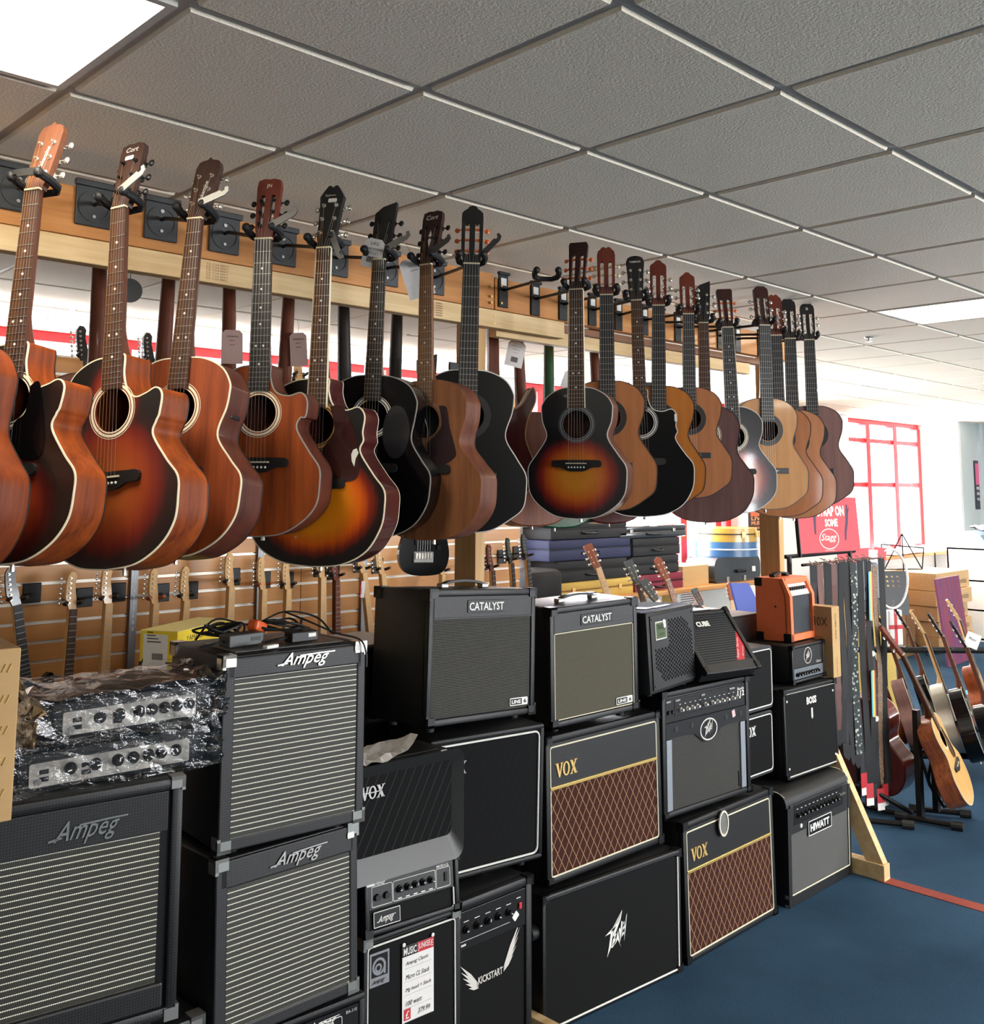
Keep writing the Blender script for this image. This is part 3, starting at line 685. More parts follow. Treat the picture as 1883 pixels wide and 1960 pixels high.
G('g1', 'black burst cutaway acoustic with black pickguard, first full guitar from left', (-0.071, 1.175, 2.547, -1.1, -0.091, -0.025, 0.987), kind='om', cut='sharp', top=b1, side=mh1, head='crown', headmat=wood('rosewood_head', (112, 70, 48), (78, 46, 32), .5), guard='drop', logo=('Takamine', .004, .055, .012, 82), logomat=SILVERP, bind=CREAM)
G('g2', 'brown burst cutaway mahogany acoustic, second full guitar from left', (0.127, 1.167, 2.543, -1.18, -0.075, -0.083, 1.007), kind='om', cut='sharp', top=b2, side=mh1, head='flat', headmat=wood('dark_head', (78, 56, 48), (52, 36, 32), .4), tunmat=BLACKP, logo=('Cort', 0, .160, .014, 0), logomat=WHITE)
G('g3', 'plain mahogany acoustic with dark sides and cream edge, third from left', (0.326, 1.17, 2.555, -1.071, -0.116, -0.011, 1.0), kind='om', top=mh_top, side=mh_dark, head='crown', headmat=wood('dark_head', (78, 56, 48), (52, 36, 32), .4), preamp=True, logo=('Takamine', .006, .050, .012, 84), logomat=SILVERP)
G('g4', 'small orange-brown mahogany cutaway with slotted red headstock', (0.536, 1.186, 2.543, -0.947, -0.003, -0.001, 0.961), kind='parlor', cut='soft', L=.625, top=mh1, side=mh_dark, head='flat', headmat=redmah, slotted=True, board=EBONY, tunmat=BLACKP, bind=plain('grey_binding', (150, 146, 140), .5), logo=('JN', 0, .155, .014, 0), logomat=CREAM)
G('g5', 'large amber sunburst cutaway jumbo with thick cream edge and chipped dark pickguard', (0.716, 1.163, 2.545, -1.074, -0.009, 0.017, 1.017), kind='jumbo', cut='soft', top=b5, side=winem, head='book', headmat=blk_head, guard='big', guardmat=tortoise, boardbind=CREAM, bind=CREAM, backbind=CREAM, rosette=plain('gold_rosette', (200, 150, 80), .4), logo=('Epiphone', -.004, .157, .008, 0), logomat=SILVERP)
G('g6', 'black glossy dreadnought with slanted black headstock and paper swing tag', (0.931, 1.189, 2.551, -1.034, 0.033, 0.046, 0.952), kind='dread', top=DARKBODY, side=DARKBODY, head='slant', headmat=blk_head, tunmat=BLACKP, board=EBONY, guard='oval', guardmat=plain('smoke_pickguard', (44, 44, 46), .2, 0, .6), bind=plain('grey_binding', (150, 146, 140), .5), rosette=SILVERP, logo=('Lag', .010, .10, .014, 84), logomat=GREYP)
G('g7', 'satin brown mahogany acoustic with square dark pickguard and diamond inlaid headstock', (1.102, 1.175, 2.56, -1.27, -0.014, -0.011, 0.988), kind='om', L=.635, top=walnut, side=walnut_s, head='flat', headmat=wood('dark_red_head', (62, 34, 30), (42, 24, 22), .35), tunmat=BLACKP, board=wood('brown_board', (132, 98, 68), (98, 70, 48), .5), guard='block', guardmat=plain('plum_pickguard', (50, 34, 36), .3), bind=None, rosette=plain('tan_rosette', (150, 112, 84), .5), logo=('diamond', 0, .155, .016, 0), logomat=WHITE)
G('g8', 'black slotted-head nylon guitar half hidden behind the brown satin guitar', (1.262, 1.14, 2.583, -0.75, -0.02, 0.02, 1.03), kind='classic', L=.65, top=SATINBLK, side=SATINBLK, head='crest', headmat=blk_head, slotted=True, board=EBONY, tunmat=amberbut, bind=SILVERP, bridge='tie', dots=False, rosette=EBONY, guard=None)
G('g9', 'small parlor sunburst facing forward, right of the two empty hooks', (1.808, 1.177, 2.583, -1.111, 0.01, 0.007, 0.983), kind='parlor', L=.63, top=b9, side=rose_s, head='square', headmat=wood('dark_red_head', (62, 34, 30), (42, 24, 22), .35), slotted=True, tunmat=amberbut, boardbind=CREAM, bind=SILVERP, rosette=plain('dark_rosette', (120, 124, 130), .3), logo=('Takamine', 0, .155, .008, 0), logomat=GREYP)
G('g10', 'glossy cedar classical directly behind the parlor sunburst', (1.995, 1.19, 2.591, -0.869, 0.016, -0.0, 0.973), kind='classic', L=.65, top=cedar, side=rose_s, head='scroll', headmat=redmah, slotted=True, board=EBONY, tunmat=IVORY, bind=EBONY, bridge='tie', dots=False, rosette=EBONY)
G('g11', 'black cutaway acoustic with white edge and black crown headstock, right half of the row', (2.176, 1.191, 2.595, -0.92, 0.007, -0.024, 0.957), kind='dread', cut='soft', top=DARKBODY, side=DARKBODY, head='yam', headmat=blk_head, bind=WHITE, logo=('YAMAHA', 0, .163, .008, 0), logomat=WHITE, rosette=SILVERP)
G('g12', 'amber-topped classical behind the black cutaway', (2.357, 1.22, 2.602, -0.891, 0.009, 0.011, 0.978), kind='classic', L=.65, top=spruce_am, side=rose_s, head='crest', headmat=redmah, slotted=True, board=EBONY, tunmat=CHROME, bind=EBONY, bridge='tie', dots=False, rosette=EBONY)
G('g13', 'shorter brown cedar classical with red crested headstock, behind the amber classical', (2.605, 1.25, 2.602, -0.844, 0.024, 0.002, 0.934), kind='classic', L=.63, top=cedar, side=mh_dark, head='crest', headmat=redmah, slotted=True, board=EBONY, tunmat=CHROME, bind=EBONY, bridge='tie', dots=False, rosette=EBONY)
G('g14', 'dull plum mahogany dreadnought hanging low behind the brown cedar classical', (2.789, 1.3, 2.592, -0.899, 0.005, 0.001, 0.996), kind='dread', top=plum, side=mh_dark, head='slant', headmat=blk_head, bind=EBONY, dots=False)
G('g15', 'narrow sunburst parlor between plum dreadnought and glossy natural classical', (2.963, 1.29, 2.591, -0.785, -0.011, -0.028, 0.993), kind='parlor', top=b15, side=rose_s, head='square', headmat=wood('dark_red_head', (62, 34, 30), (42, 24, 22), .35), slotted=True, tunmat=amberbut, boardbind=CREAM, bind=SILVERP, board=EBONY)
G('g16', 'glossy natural classical reflecting the room, fourth from right end of row', (3.176, 1.23, 2.618, -0.645, -0.013, 0.001, 1.016), kind='classic', L=.65, top=spruce, side=rose_s, head='crest', headmat=wood('dark_red_head', (62, 34, 30), (42, 24, 22), .35), slotted=True, board=EBONY, tunmat=CHROME, bind=EBONY, bridge='tie', dots=False, rosette=EBONY)
G('g17', 'natural tan classical third from right end of row', (3.378, 1.29, 2.6, -0.872, 0.013, -0.006, 1.041), kind='classic', L=.65, top=cedar, side=rose_s, head='scroll', headmat=redmah, slotted=True, board=EBONY, bind=EBONY, bridge='tie', dots=False, rosette=EBONY)
G('g18', 'pale tan classical with black scroll headstock second from right end', (3.544, 1.31, 2.604, -0.881, 0.003, -0.004, 1.058), kind='classic', L=.65, top=wood('pale_cedar', (194, 132, 88), (168, 108, 68), .4, .2, 2, .9, .8), side=rose_s, head='scroll', headmat=blk_head, slotted=True, board=EBONY, bind=EBONY, bridge='tie', dots=False, rosette=EBONY)
G('g19', 'dull mauve mahogany classical at the right end of the row', (3.732, 1.31, 2.618, -0.906, 0.005, -0.011, 1.007), kind='classic', L=.65, top=mauve, side=mh_dark, head='scroll', headmat=blk_head, slotted=True, board=EBONY, bind=EBONY, bridge='tie', dots=False, rosette=EBONY, logo=('a', 0, .155, .014, 0), logomat=SILVERP)
# white chip on the big pickguard, price stickers on headstocks
def child_of(gid, name, mb, mat):
    o = mb.build(name, mat, GUITARS[gid]); return o
for gid, (sx, sz) in dict(g2=(-.004, .143), g5=(.004, .145), g8=(.0, .160)).items():
    HM = Matrix.Translation((0, .004, .004)) @ Matrix.Rotation(R(-12), 4, 'X')
    child_of(gid, 'price_sticker', MB().prism(rrect(sx-.013, sx+.013, sz-.006, sz+.006, .003), -.0016, -.0006, M=HM), WHITE)
child_of('g5', 'pickguard_chip', MB().prism([(.112, -.555), (.122, -.551), (.128, -.563), (.120, -.578), (.117, -.600), (.109, -.585), (.107, -.567)], .0042, .0049), WHITE)
child_of('g11', 'price_sticker', MB().prism(rrect(.132, .142, -.49, -.46, .002), .004, .006), WHITE)
# rear row, facing the other way
RB = [('r1', .45, -.35, DARKBODY, 'dark sunburst acoustic seen from behind, on rear side of rack behind second guitar', brownback, MAHOG_N), ('r2', .69, -.2, brownback, 'brown-backed acoustic on rear side of rack behind third guitar neck', brownback, MAHOG_N),
      ('r3', .92, -.3, mh_dark, 'brown guitar on rear side with a paper tag, left of the slotted red headstock guitar', mh_dark, MAHOG_N), ('r4', 1.17, -.3, mh_dark, 'brown guitar on rear side with a paper tag, left of the amber jumbo neck', mh_dark, MAHOG_N),
      ('r5', 1.42, -.25, DARKBODY, 'black-backed acoustic on rear side between jumbo and black dreadnought necks', DARKBODY, EBONY), ('r6', 1.69, -.3, DARKBODY, 'black-backed acoustic on rear side left of the satin brown guitar neck', DARKBODY, EBONY),
      ('r8', 2.40, -.2, brownback, 'brown-backed acoustic with barcode tag seen from behind, left of the parlor sunburst', brownback, MAHOG_N),
      ('r9', 2.61, -.2, plain('gloss_green_lacquer', (26, 78, 46), .2, 0, .8), 'dark green guitar seen from behind, below and left of the parlor sunburst', plain('gloss_green_lacquer', (26, 78, 46), .2, 0, .8), plain('gloss_green_lacquer', (26, 78, 46), .2, 0, .8)),
      ('r10', 2.94, -.25, winem, 'dark maroon guitar seen from behind under the cedar classical', winem, MAHOG_N)]
for i, (gid, x, dr, sd, desc, bk, nk) in enumerate(RB):
    guitar(gid, desc, (x, 2.05, 2.60 if i < 6 else 2.585), (180+math.degrees(dr)-12, 3, (-1)**i*1.5), 1.04, kind='dread' if i % 2 else 'om', top=spruce, side=bk, neck=nk, head='crown', group='guitars on the rear side of the rack', detail=1, bind=CREAM if gid in ('r1', 'r8') else None)
# ------------------------------------------------------------------ hangers on the beam
def hanger(gid, px, pz, desc, round_plate=True, lever=None, levermat=None, target=None, rz=-50, plate_w=.105):
    """plate screwed to the beam, long arm, padded yoke behind the nut"""
    t = thing('guitar_hanger', desc, 'guitar hanger', (px, BY, pz), group='black guitar hangers on the beam')
    if gid:
        Mg = Matrix.Translation(GUITARS[gid].location) @ GUITARS[gid].rotation_euler.to_matrix().to_4x4()
    else: Mg = Matrix.Translation(target) @ Matrix.Rotation(R(rz), 4, 'Z')
    Ml = Matrix.Translation((-px, -BY, -pz)) @ Mg
    c = Ml @ Vector((0, .055, .014))
    w = plate_w/2; h = .062
    if round_plate:
        p = MB(); p.box(-w, w, -.010, -.0005, -h, h, .004); p.box(-w-.004, w+.004, -.020, -.0005, h-.012, h+.006, .003)
        pl = p.build('backplate', GREYP_D, t)
        q = MB(); ro = circ(0, -.005, .046, n=28); q.ring(ro, circ(0, -.005, .040, n=28), -.0125).add([(x_, -.0125, z_) for x_, z_ in ro]+[(x_, -.009, z_) for x_, z_ in ro], [(i, (i+1) % 28, 28+(i+1) % 28, 28+i) for i in range(28)]); q.build('plate_boss', GREYP_D, pl)
        s = MB(); s.cyl((0, -.013, .026), (0, -.009, .026), .006, .006, 10).cyl((0, -.013, -.034), (0, -.009, -.034), .005, .005, 10); o = s.build('screws', STEEL, pl); o['kind'] = 'stuff'
    else:
        p = MB(); p.box(-.026, .026, -.008, -.0005, -.07, .065, .003); p.box(-.03, .03, -.016, -.0005, .06, .072, .002); pl = p.build('backplate', BLACKP, t)
        MB().box(-.015, .015, -.0088, -.0078, .018, .048).build('plate_label', WHITE, pl)
    a = MB(); a.tube([(0, -.008, 0), (0, -.03, .001), c], .0058, 8); a.build('arm', BLACKP, t, True)
    y = MB(); pts = [(-.038, -.026, .028), (-.043, .0, .022), (-.040, .032, .015), (-.022, .05, .012), (.022, .05, .012), (.040, .032, .015), (.043, .0, .022), (.038, -.026, .028)]
    y.tube([Ml @ Vector(q) for q in pts], [.010, .0105, .010, .009, .009, .010, .0105, .010], 8)
    y.ell(Ml @ Vector(pts[0]), (.0125,)*3, 8, 6).ell(Ml @ Vector(pts[-1]), (.0125,)*3, 8, 6)
    y.build('yoke', RUBBER, t, True)
    if lever:
        q = MB(); e = [(-.008, -.008), (.064, -.008), (.077, -.002), (.079, .012), (.070, .013), (.067, .005), (.058, .004), (.055, .010), (-.008, .010)]; 
        Mx = Ml @ Matrix.Translation((.040, -.034, .030)) @ Matrix.Rotation(R(-lever), 4, 'Y')
        q.prism(e, 0, .004, M=Mx); q.build('swing_gate', levermat or GREYP, t)
    return t
GREYP_D = plain('hammered_dark_grey', (42, 43, 44), .5)
GATE = plain('grey_steel_gate', (150, 150, 147), .5, .4)
HL = [('g1', .045, 2.672, 'dark grey hanger plate at left edge holding the first burst guitar', 178, GREYP), ('g2', .25, 2.668, 'dark grey square plate hanger with silver gate holding second guitar', 28, GATE), ('g3', .452, 2.664, 'dark grey square plate hanger with silver gate holding third guitar', 18, GATE),
      ('g4', .66, 2.66, 'dark grey square plate hanger holding the slotted red headstock guitar', 27, GREYP), ('g5', .87, 2.655, 'dark grey square plate hanger holding the amber jumbo', -68, GREYP), ('g6', 1.08, 2.652, 'dark grey plate hanger holding the black dreadnought', 30, GREYP),
      ('g7', 1.30, 2.65, 'dark plate hanger holding the brown satin guitar', 28, GREYP), ('g8', 1.52, 2.65, 'dark plate hanger holding the black slotted head guitar', 48, GREYP)]
for gid, px, pz, d, lv, lmm in HL: hanger(gid, px, pz, d, True, lv, lmm)
hanger(None, 1.885, 2.655, 'empty black yoke hanger sticking out left of the parlor sunburst', False, None, None, (1.68, 1.20, 2.605), -42)
for gid, px, d in (('g9', 2.07, 'narrow black hanger holding the parlor sunburst'), ('g10', 2.24, 'narrow black hanger holding the glossy cedar classical'), ('g11', 2.43, 'narrow black hanger holding the black cutaway'), ('g12', 2.61, 'narrow black hanger holding the amber classical'), ('g13', 2.80, 'narrow black hanger holding the shorter brown classical'), ('g14', 2.92, 'narrow black hanger holding the plum dreadnought'),
                   ('g15', 3.06, 'narrow black hanger holding the far sunburst parlor'), ('g16', 3.26, 'narrow black hanger holding the glossy natural classical'), ('g17', 3.42, 'narrow black hanger holding the tan classical third from right'), ('g18', 3.58, 'narrow black hanger holding the pale tan classical'), ('g19', 3.80, 'narrow black hanger holding the mauve classical at right end')):
    hanger(gid, px, 2.645 if px < 3 else 2.64, d, False)
# paper swing tags
def swing_tag(name, desc, loc, rot, w, h, lines, barcode=False, mat=PAPER, ink=INK, string=.05):
    t = thing('swing_tag', desc, 'tag', loc, rot, 'paper swing tags on guitars')
    MB().prism([(-w/2, -h), (w/2, -h), (w/2, -.012), (w/2-.012, 0), (-w/2+.012, 0), (-w/2, -.012)], -.0006, .0006).build('card', mat, t)
    q = MB()
    for i, (tx, s) in enumerate(lines): text(q, tx, 0, -h*.22-i*.014, s, -.0012, center=True)
    if barcode:
        for i in range(14): q.box(-.016+i*.0023, -.016+i*.0023+(.0014 if i % 3 else .0008), -.0012, -.0011, -h*.82, -h*.62)
    q.build('print', ink, t)
    MB().tube([(0, 0, -.006), (.004, .004, string*.5), (0, .008, string)], .0007, 4).build('string_loop', ink, t)
GREYTAG = plain('brown_grey_tag', (172, 144, 136), .8)
swing_tag('a', 'grey-brown swing tag on the neck left of slotted red headstock guitar', (.905, 1.99, 2.425), (-20, 0, -2), .072, .12, [('YAMAHA', .007), ('guitars', .006), ('series', .005)], mat=GREYTAG)
swing_tag('b', 'grey-brown swing tag on the neck left of the amber jumbo', (1.175, 1.99, 2.445), (-35, 0, -4), .062, .125, [('YAMAHA', .007), ('guitars', .006), ('series', .005)], mat=GREYTAG)
swing_tag('c', 'white printed swing tag hanging over the slanted black headstock', (.925, 1.195, 2.615), (-55, 5, 14), .062, .088, [('LAG', .010), ('Tramontane', .008), ('Travel guitar', .004), ('www.', .004)], plain('mauve_ink', (120, 100, 110), .7))
swing_tag('d', 'white barcode swing tag left of the parlor sunburst', (2.30, 1.95, 2.525), (-30, 0, 12), .082, .115, [('Manufacturing quality', .005), ('Inspection tag', .005), ('made by hand', .004)], True)
swing_tag('e', 'white red-edged swing tag behind the brown satin guitar neck', (1.12, 1.27, 2.60), (-40, 0, -18), .085, .13, [('Warranty', .007), ('registration', .005)])
swing_tag('f', 'white tag behind the cedar classical neck', (2.66, 1.95, 2.42), (-30, 0, 20), .06, .085, [('Inspection', .005), ('tag', .005)])
# round black disc hanging under the beam beside the second neck
d = thing('disc_sign', 'round black disc with faint script on rear headstock left of second neck', 'sign', (.40, 1.70, 2.455), (-15, 0, 0))
MB().cyl((0, 0, 0), (0, .006, 0), .036, .036, 28).build('disc', plain('disc_black', (40, 40, 40), .4), d, True); q = MB(); text(q, 'Elixir', 0, -.012, .02, -.001, shear=.3, center=True); q.box(-.002, .002, -.001, -.0005, .010, .024).build('script', GREYP, d)
MB().tube([(0, .003, .034), (0, -.01, .07)], .0012, 4).build('string_loop', INK, d)
# black accessory bags with hang tabs behind the far necks
for i, (x, z, w, h, tx) in enumerate(((3.02, 2.40, .15, .13, ''), (3.30, 2.42, .15, .14, 'D'), (3.42, 2.40, .13, .11, 'Stagg'))):
    t = thing('accessory_pack', ['black hanging pack with a white barcode label behind the far necks', 'black hanging pack with white letter behind the fourth slotted head', 'black hanging pack with pale script beside amber classical neck'][i], 'accessory', (x, 1.98, z), (-30, 0, 0), 'black packs hanging behind the necks')
    MB().box(-w/2, w/2, -.012, .012, -h, 0, .004).build('pouch', BLACKP, t); MB().tube([(0, 0, 0), (0, 0, .03), (.006, 0, .036), (0, .006, .045)], .0016, 5).build('hook', STEEL, t)
    q = MB()
    if tx: text(q, tx, 0, -h*.75, .03, -.013, center=True)
    else: q.box(-.05, .03, -.0128, -.0122, -h*.9, -h*.5)
    q.build('label', WHITE, t)
# wine coloured double-cut electric behind the black nylon guitar, edge on
t = thing('electric_guitar', 'wine double-cut electric seen from behind, curled horn beside the black nylon guitar', 'guitar', (2.16, 1.97, 2.60), (155, 2, 0), 'electric guitars on the rack', 1.03)
E_OUT = [(.0, -.30), (.035, -.30), (.05, -.37), (.085, -.375), (.125, -.33), (.15, -.325), (.155, -.36), (.13, -.45), (.135, -.52), (.165, -.60), (.150, -.70), (.08, -.755), (0, -.765), (-.09, -.755), (-.16, -.69), (-.165, -.60), (-.13, -.50), (-.14, -.42), (-.175, -.34), (-.170, -.285), (-.15, -.29), (-.11, -.355), (-.06, -.375), (-.035, -.33), (-.03, -.30)]
eo = catmull(E_OUT+[E_OUT[0]], 5)[:-1]
MB().prism(eo, .0, .045).build('body', winem, t, False); q = MB(); q.ring(inset(eo, -.0015), inset(eo, .006), -.002); k = len(eo)
q.add([(p[0]*1.006, -.002, p[1]) for p in eo]+[(p[0]*1.006, .014, p[1]) for p in eo], [(i, (i+1) % k, k+(i+1) % k, k+i) for i in range(k)]); q.add([(p[0]*1.006, .030, p[1]) for p in eo]+[(p[0]*1.006, .047, p[1]) for p in eo], [(i, (i+1) % k, k+(i+1) % k, k+i) for i in range(k)]).ring(inset(eo, -.0015), inset(eo, .005), .0465); q.build('binding', plain('natural_edge', (170, 124, 84), .3), t)
hk = thing('guitar_hanger', 'short black hook under the rear of the beam holding the small black electric', 'guitar hanger', (1.715, 1.76, 2.30), group='black guitar hangers on the beam'); MB().box(-.025, .025, -.04, -.03, -.06, .06, .003).build('backplate', BLACKP, hk); MB().tube([(0, -.03, 0), (0, .10, -.06)], .006, 8).build('arm', BLACKP, hk); MB().tube([(-.04, .09, -.06), (-.03, .14, -.07), (.03, .14, -.07), (.04, .09, -.06)], .009, 7).build('yoke', RUBBER, hk, True)
MB().prism([(-.021, 0), (.021, 0), (.027, -.43), (-.027, -.43)], -.008, .018).build('neck', MAHOG_N, t); MB().prism(HEADS['book'], 0, .015).build('headstock', blk_head, t)
# small black electric hanging low
t = thing('electric_guitar', 'small black electric guitar with steel bridge hanging under the satin brown guitar', 'guitar', (1.715, 1.88, 2.215), (-28, 0, 1), 'electric guitars on the rack', 1.0)
sb_ = catmull([(-.03, -.30), (.04, -.30), (.10, -.34), (.105, -.42), (.09, -.50), (.105, -.60), (.08, -.665), (0, -.68), (-.07, -.665), (-.095, -.60), (-.075, -.50), (-.09, -.42), (-.085, -.34), (-.03, -.30)], 5)[:-1]
MB().prism(sb_, 0, .045).build('body', DARKBODY, t); MB().prism([(-.021, 0), (.021, 0), (.028, -.42), (-.028, -.42)], -.008, .018).build('neck', ROSEW, t); MB().prism(HEADS['slant'], 0, .015).build('headstock', blk_head, t)
br = MB().box(-.04, .04, -.012, 0, -.63, -.585, .003).build('bridge', STEEL, t)
for i in range(6): MB().box(-.033+i*.0115, -.033+i*.0115+.008, -.018, -.012, -.615, -.59, .001).build('saddle', CHROME, br)
for zz in (-.50, -.55): MB().box(-.036, .036, -.008, 0, zz-.012, zz+.012, .003).build('pickup', BLACKP, t)
for i in range(6): MB().tube([(-.025+i*.01, -.016, -.60), (-.017+i*.0068, -.010, 0)], .0006, 4).build('string', STRINGM, t)
for i in range(2): MB().cyl((.06, -.018, -.52-i*.05), (.06, 0, -.52-i*.05), .009, .011, 10).build('control_knob', BLACKP, t)
# ------------------------------------------------------------------ amplifiers
def amp(name, desc, pose, group='stacked guitar amplifiers and cabinets', cat='amplifier'):
    x, y, z, rz, rx, ry = pose; return thing(name, desc, cat, (x, y, z), (rz, rx, ry), group)
def shell(t, W, H, D, mat=TOLEX, lip=.02, rec=.012, bev=.008, name='cabinet', back=True):
    """box with a front recess: four lips round a set-back front"""
    m = MB(); m.box(0, W, rec, D, 0, H, bev)
    m.box(0, W, 0, rec+.02, H-lip, H, bev*.7).box(0, W, 0, rec+.02, 0, lip, bev*.7).box(0, lip, 0, rec+.02, lip*.5, H-lip*.5, bev*.7).box(W-lip, W, 0, rec+.02, lip*.5, H-lip*.5, bev*.7)
    return m.build(name, mat, t, True)
def panel(t, name, x0, x1, z0, z1, y, mat, th=.004, parent=None): return MB().box(x0, x1, y, y+th, z0, z1).build(name, mat, parent or t)
def piping(t, x0, x1, z0, z1, y, r=.0032, mat=CREAM, rad=.012, openp=None):
    pts = [(p[0], y, p[1]) for p in rrect(x0, x1, z0, z1, rad, 4)]
    return MB().tube(pts, r, 6, close=True).build('piping', mat, t, True)
CM = {}
def corners(t, W, H, D, mat, s=.034, which='all', nm='corner_protector'):
    def mk():
        m = MB(); e = .0028
        m.box(-e, s, -e, s, -e, s*.18).box(-e, s*.18, -e, s, -e, s).box(-e, s, -e, s*.18, -e, s*.8); return m
    me = cached(('corner', mat.name, round(s, 3)), mk, mat)
    for ix in (0, 1):
        for iy in (0, 1):
            for iz in (0, 1):
                if which == 'front' and iy: continue
                M = Matrix.Translation((ix*W, iy*D, iz*H)) @ Matrix.Diagonal((-1 if ix else 1, -1 if iy else 1, -1 if iz else 1, 1)); inst(nm, me, t, M)
def feet(t, W, D, h=.016, r=.017, mat=RUBBER):
    me = cached(('foot', round(h, 3), r), lambda: MB().cyl((0, 0, -h), (0, 0, .004), r*.85, r, 10), mat)
    for x in (.06, W-.06):
        for y in (.05, D-.05): inst('foot', me, t, Matrix.Translation((x, y, 0)))
def knobs(t, xs, z, y, r=.011, mat=BLACKP, ptr=True, slope=0, parent=None):
    def mk(): return MB().cyl((0, 0, 0), (0, -.006, 0), r, r*.95, 14).cyl((0, -.006, 0), (0, -.017, 0), r*.72, r*.6, 14)
    me = cached(('knob', r, mat.name), mk, mat); pm = cached(('kptr', r), lambda: MB().box(-r*.09, r*.09, -.0182, -.0168, 0, r*.62), WHITE)
    for i, x in enumerate(xs):
        o = inst('knob', me, t, Matrix.Translation((x, y, z+slope*i)))
        if ptr: inst('knob_pointer', pm, o, Matrix.Rotation(R(-40+37*((i*5) % 7)-60), 4, 'Y'))
def handle(t, x0, x1, y, z, h=.028, w=.028, mat=BLACKP, endmat=STEEL):
    m = MB(); k = 9; top = []; bot = []
    for i in range(k):
        u = i/(k-1); x = x0+(x1-x0)*u; zz = z+.010+h*math.sin(PI*u)**.6
        top.append((x, zz+.004)); bot.append((x, zz-.004))
    m.prism(top+bot[::-1], y-w/2, y+w/2); hd = m.build('handle', mat, t, True)
    MB().box(x0-.012, x0+.022, y-w*.55, y+w*.55, z, z+.016, .004).box(x1-.022, x1+.012, y-w*.55, y+w*.55, z, z+.016, .004).build('handle_ends', endmat, hd); return hd
def script(mb, x, z, w, y, h=None, M=None):
    """slanted script word mark with a long tail stroke"""
    h = h or w*.30
    text(mb, 'Ampeg', x, z-h*.22, h*1.22, y, w*.94, bold=.006, shear=.5, M=M)
    stroke(mb, [(x-w*.07, z+h*.16), (x+w*.12, z+h*.26)], h*.11, y, M); stroke(mb, [(x+w*.36, z+h*.72), (x+w*.75, z+h*.78), (x+w*1.06, z+h*.80)], h*.09, y, M)
    return mb
def vox(mb, x, z, h, y, bar=False, th=.004):
    w = h*.72; st = h*.24
    mb.prism([(x, z+h), (x+st, z+h), (x+w*.56, z+h*.30), (x+w*.80, z+h), (x+w*1.02, z+h), (x+w*.60, z), (x+w*.42, z)], y-th, y)
    mb.box(x-h*.05, x+st+h*.05, y-th, y, z+h*.93, z+h).box(x+w*.70, x+w*1.10, y-th, y, z+h*.93, z+h)
    cx = x+w*1.02+h*.38; mb.prism(circ(cx, z+h*.5, h*.38, h*.5, 24), y-th, y, [circ(cx, z+h*.5, h*.20, h*.40, 24)])
    x2 = cx+h*.44
    mb.prism([(x2, z+h), (x2+st*1.1, z+h), (x2+w, z), (x2+w-st*1.1, z)], y-th, y).prism([(x2+w*.80, z+h), (x2+w*.98, z+h), (x2+w*.20, z), (x2+w*.02, z)], y-th, y)
    for xa in (x2-h*.04, x2+w*.66): mb.box(xa, xa+h*.30, y-th, y, z+h*.93, z+h).box(xa, xa+h*.30, y-th, y, z, z+h*.07)
    if bar: mb.box(x+w*.3, x2+w*.6, y-th*.9, y, z+h*.45, z+h*.53)
    return mb
def peavey(mb, x, z, w, y, M=None):
    """jagged lightning word mark"""
    s = lambda L: [(x+u*w, z+v*w) for u, v in L]
    P_ = [[(0, .58), (.62, .86), (.72, 1.02), (.78, 1.16), (.30, .70), (.26, .60)], [(.26, .62), (.36, .66), (.26, .20), (.08, -.06), (.16, .20)], [(.30, .70), (.78, 1.14), (.70, .90), (.50, .60), (.34, .46), (.36, .58), (.50, .76)],
          [(.36, .40), (.50, .50), (.49, .55), (.40, .50), (.42, .36), (.48, .40), (.47, .34), (.36, .26), (.27, .20), (.36, .22), (.50, .30), (.33, .16), (.27, .16)],
          [(.45, .22), (.58, .60), (.66, .16), (.72, .08), (.56, .34)], [(.62, .62), (.68, .66), (.72, .40), (.80, .80), (.74, .84), (.70, .60), (.68, .24)], [(.74, .36), (.86, .44), (.86, .50), (.78, .46), (.79, .54), (.87, .60), (.87, .66), (.80, .62), (.82, .72), (.90, .78), (.84, .78)],
          [(.86, .84), (.91, .62), (.96, .92), (1.0, 1.0), (.92, .50), (.86, .22), (.89, .52)]]
    for l in P_: mb.prism(s(l), y-.0012, y, M=M)
    return mb
def sticker(t, x, z, y, w=.02, h=.014, mat=WHITE, rot=0, nm='price_sticker'):
    c, s = math.cos(R(rot)), math.sin(R(rot)); return MB().prism([(x+a*c-b*s, z+a*s+b*c) for a, b in rrect(-w/2, w/2, -h/2, h/2, .003, 3)], y-.0009, y).build(nm, mat, t)

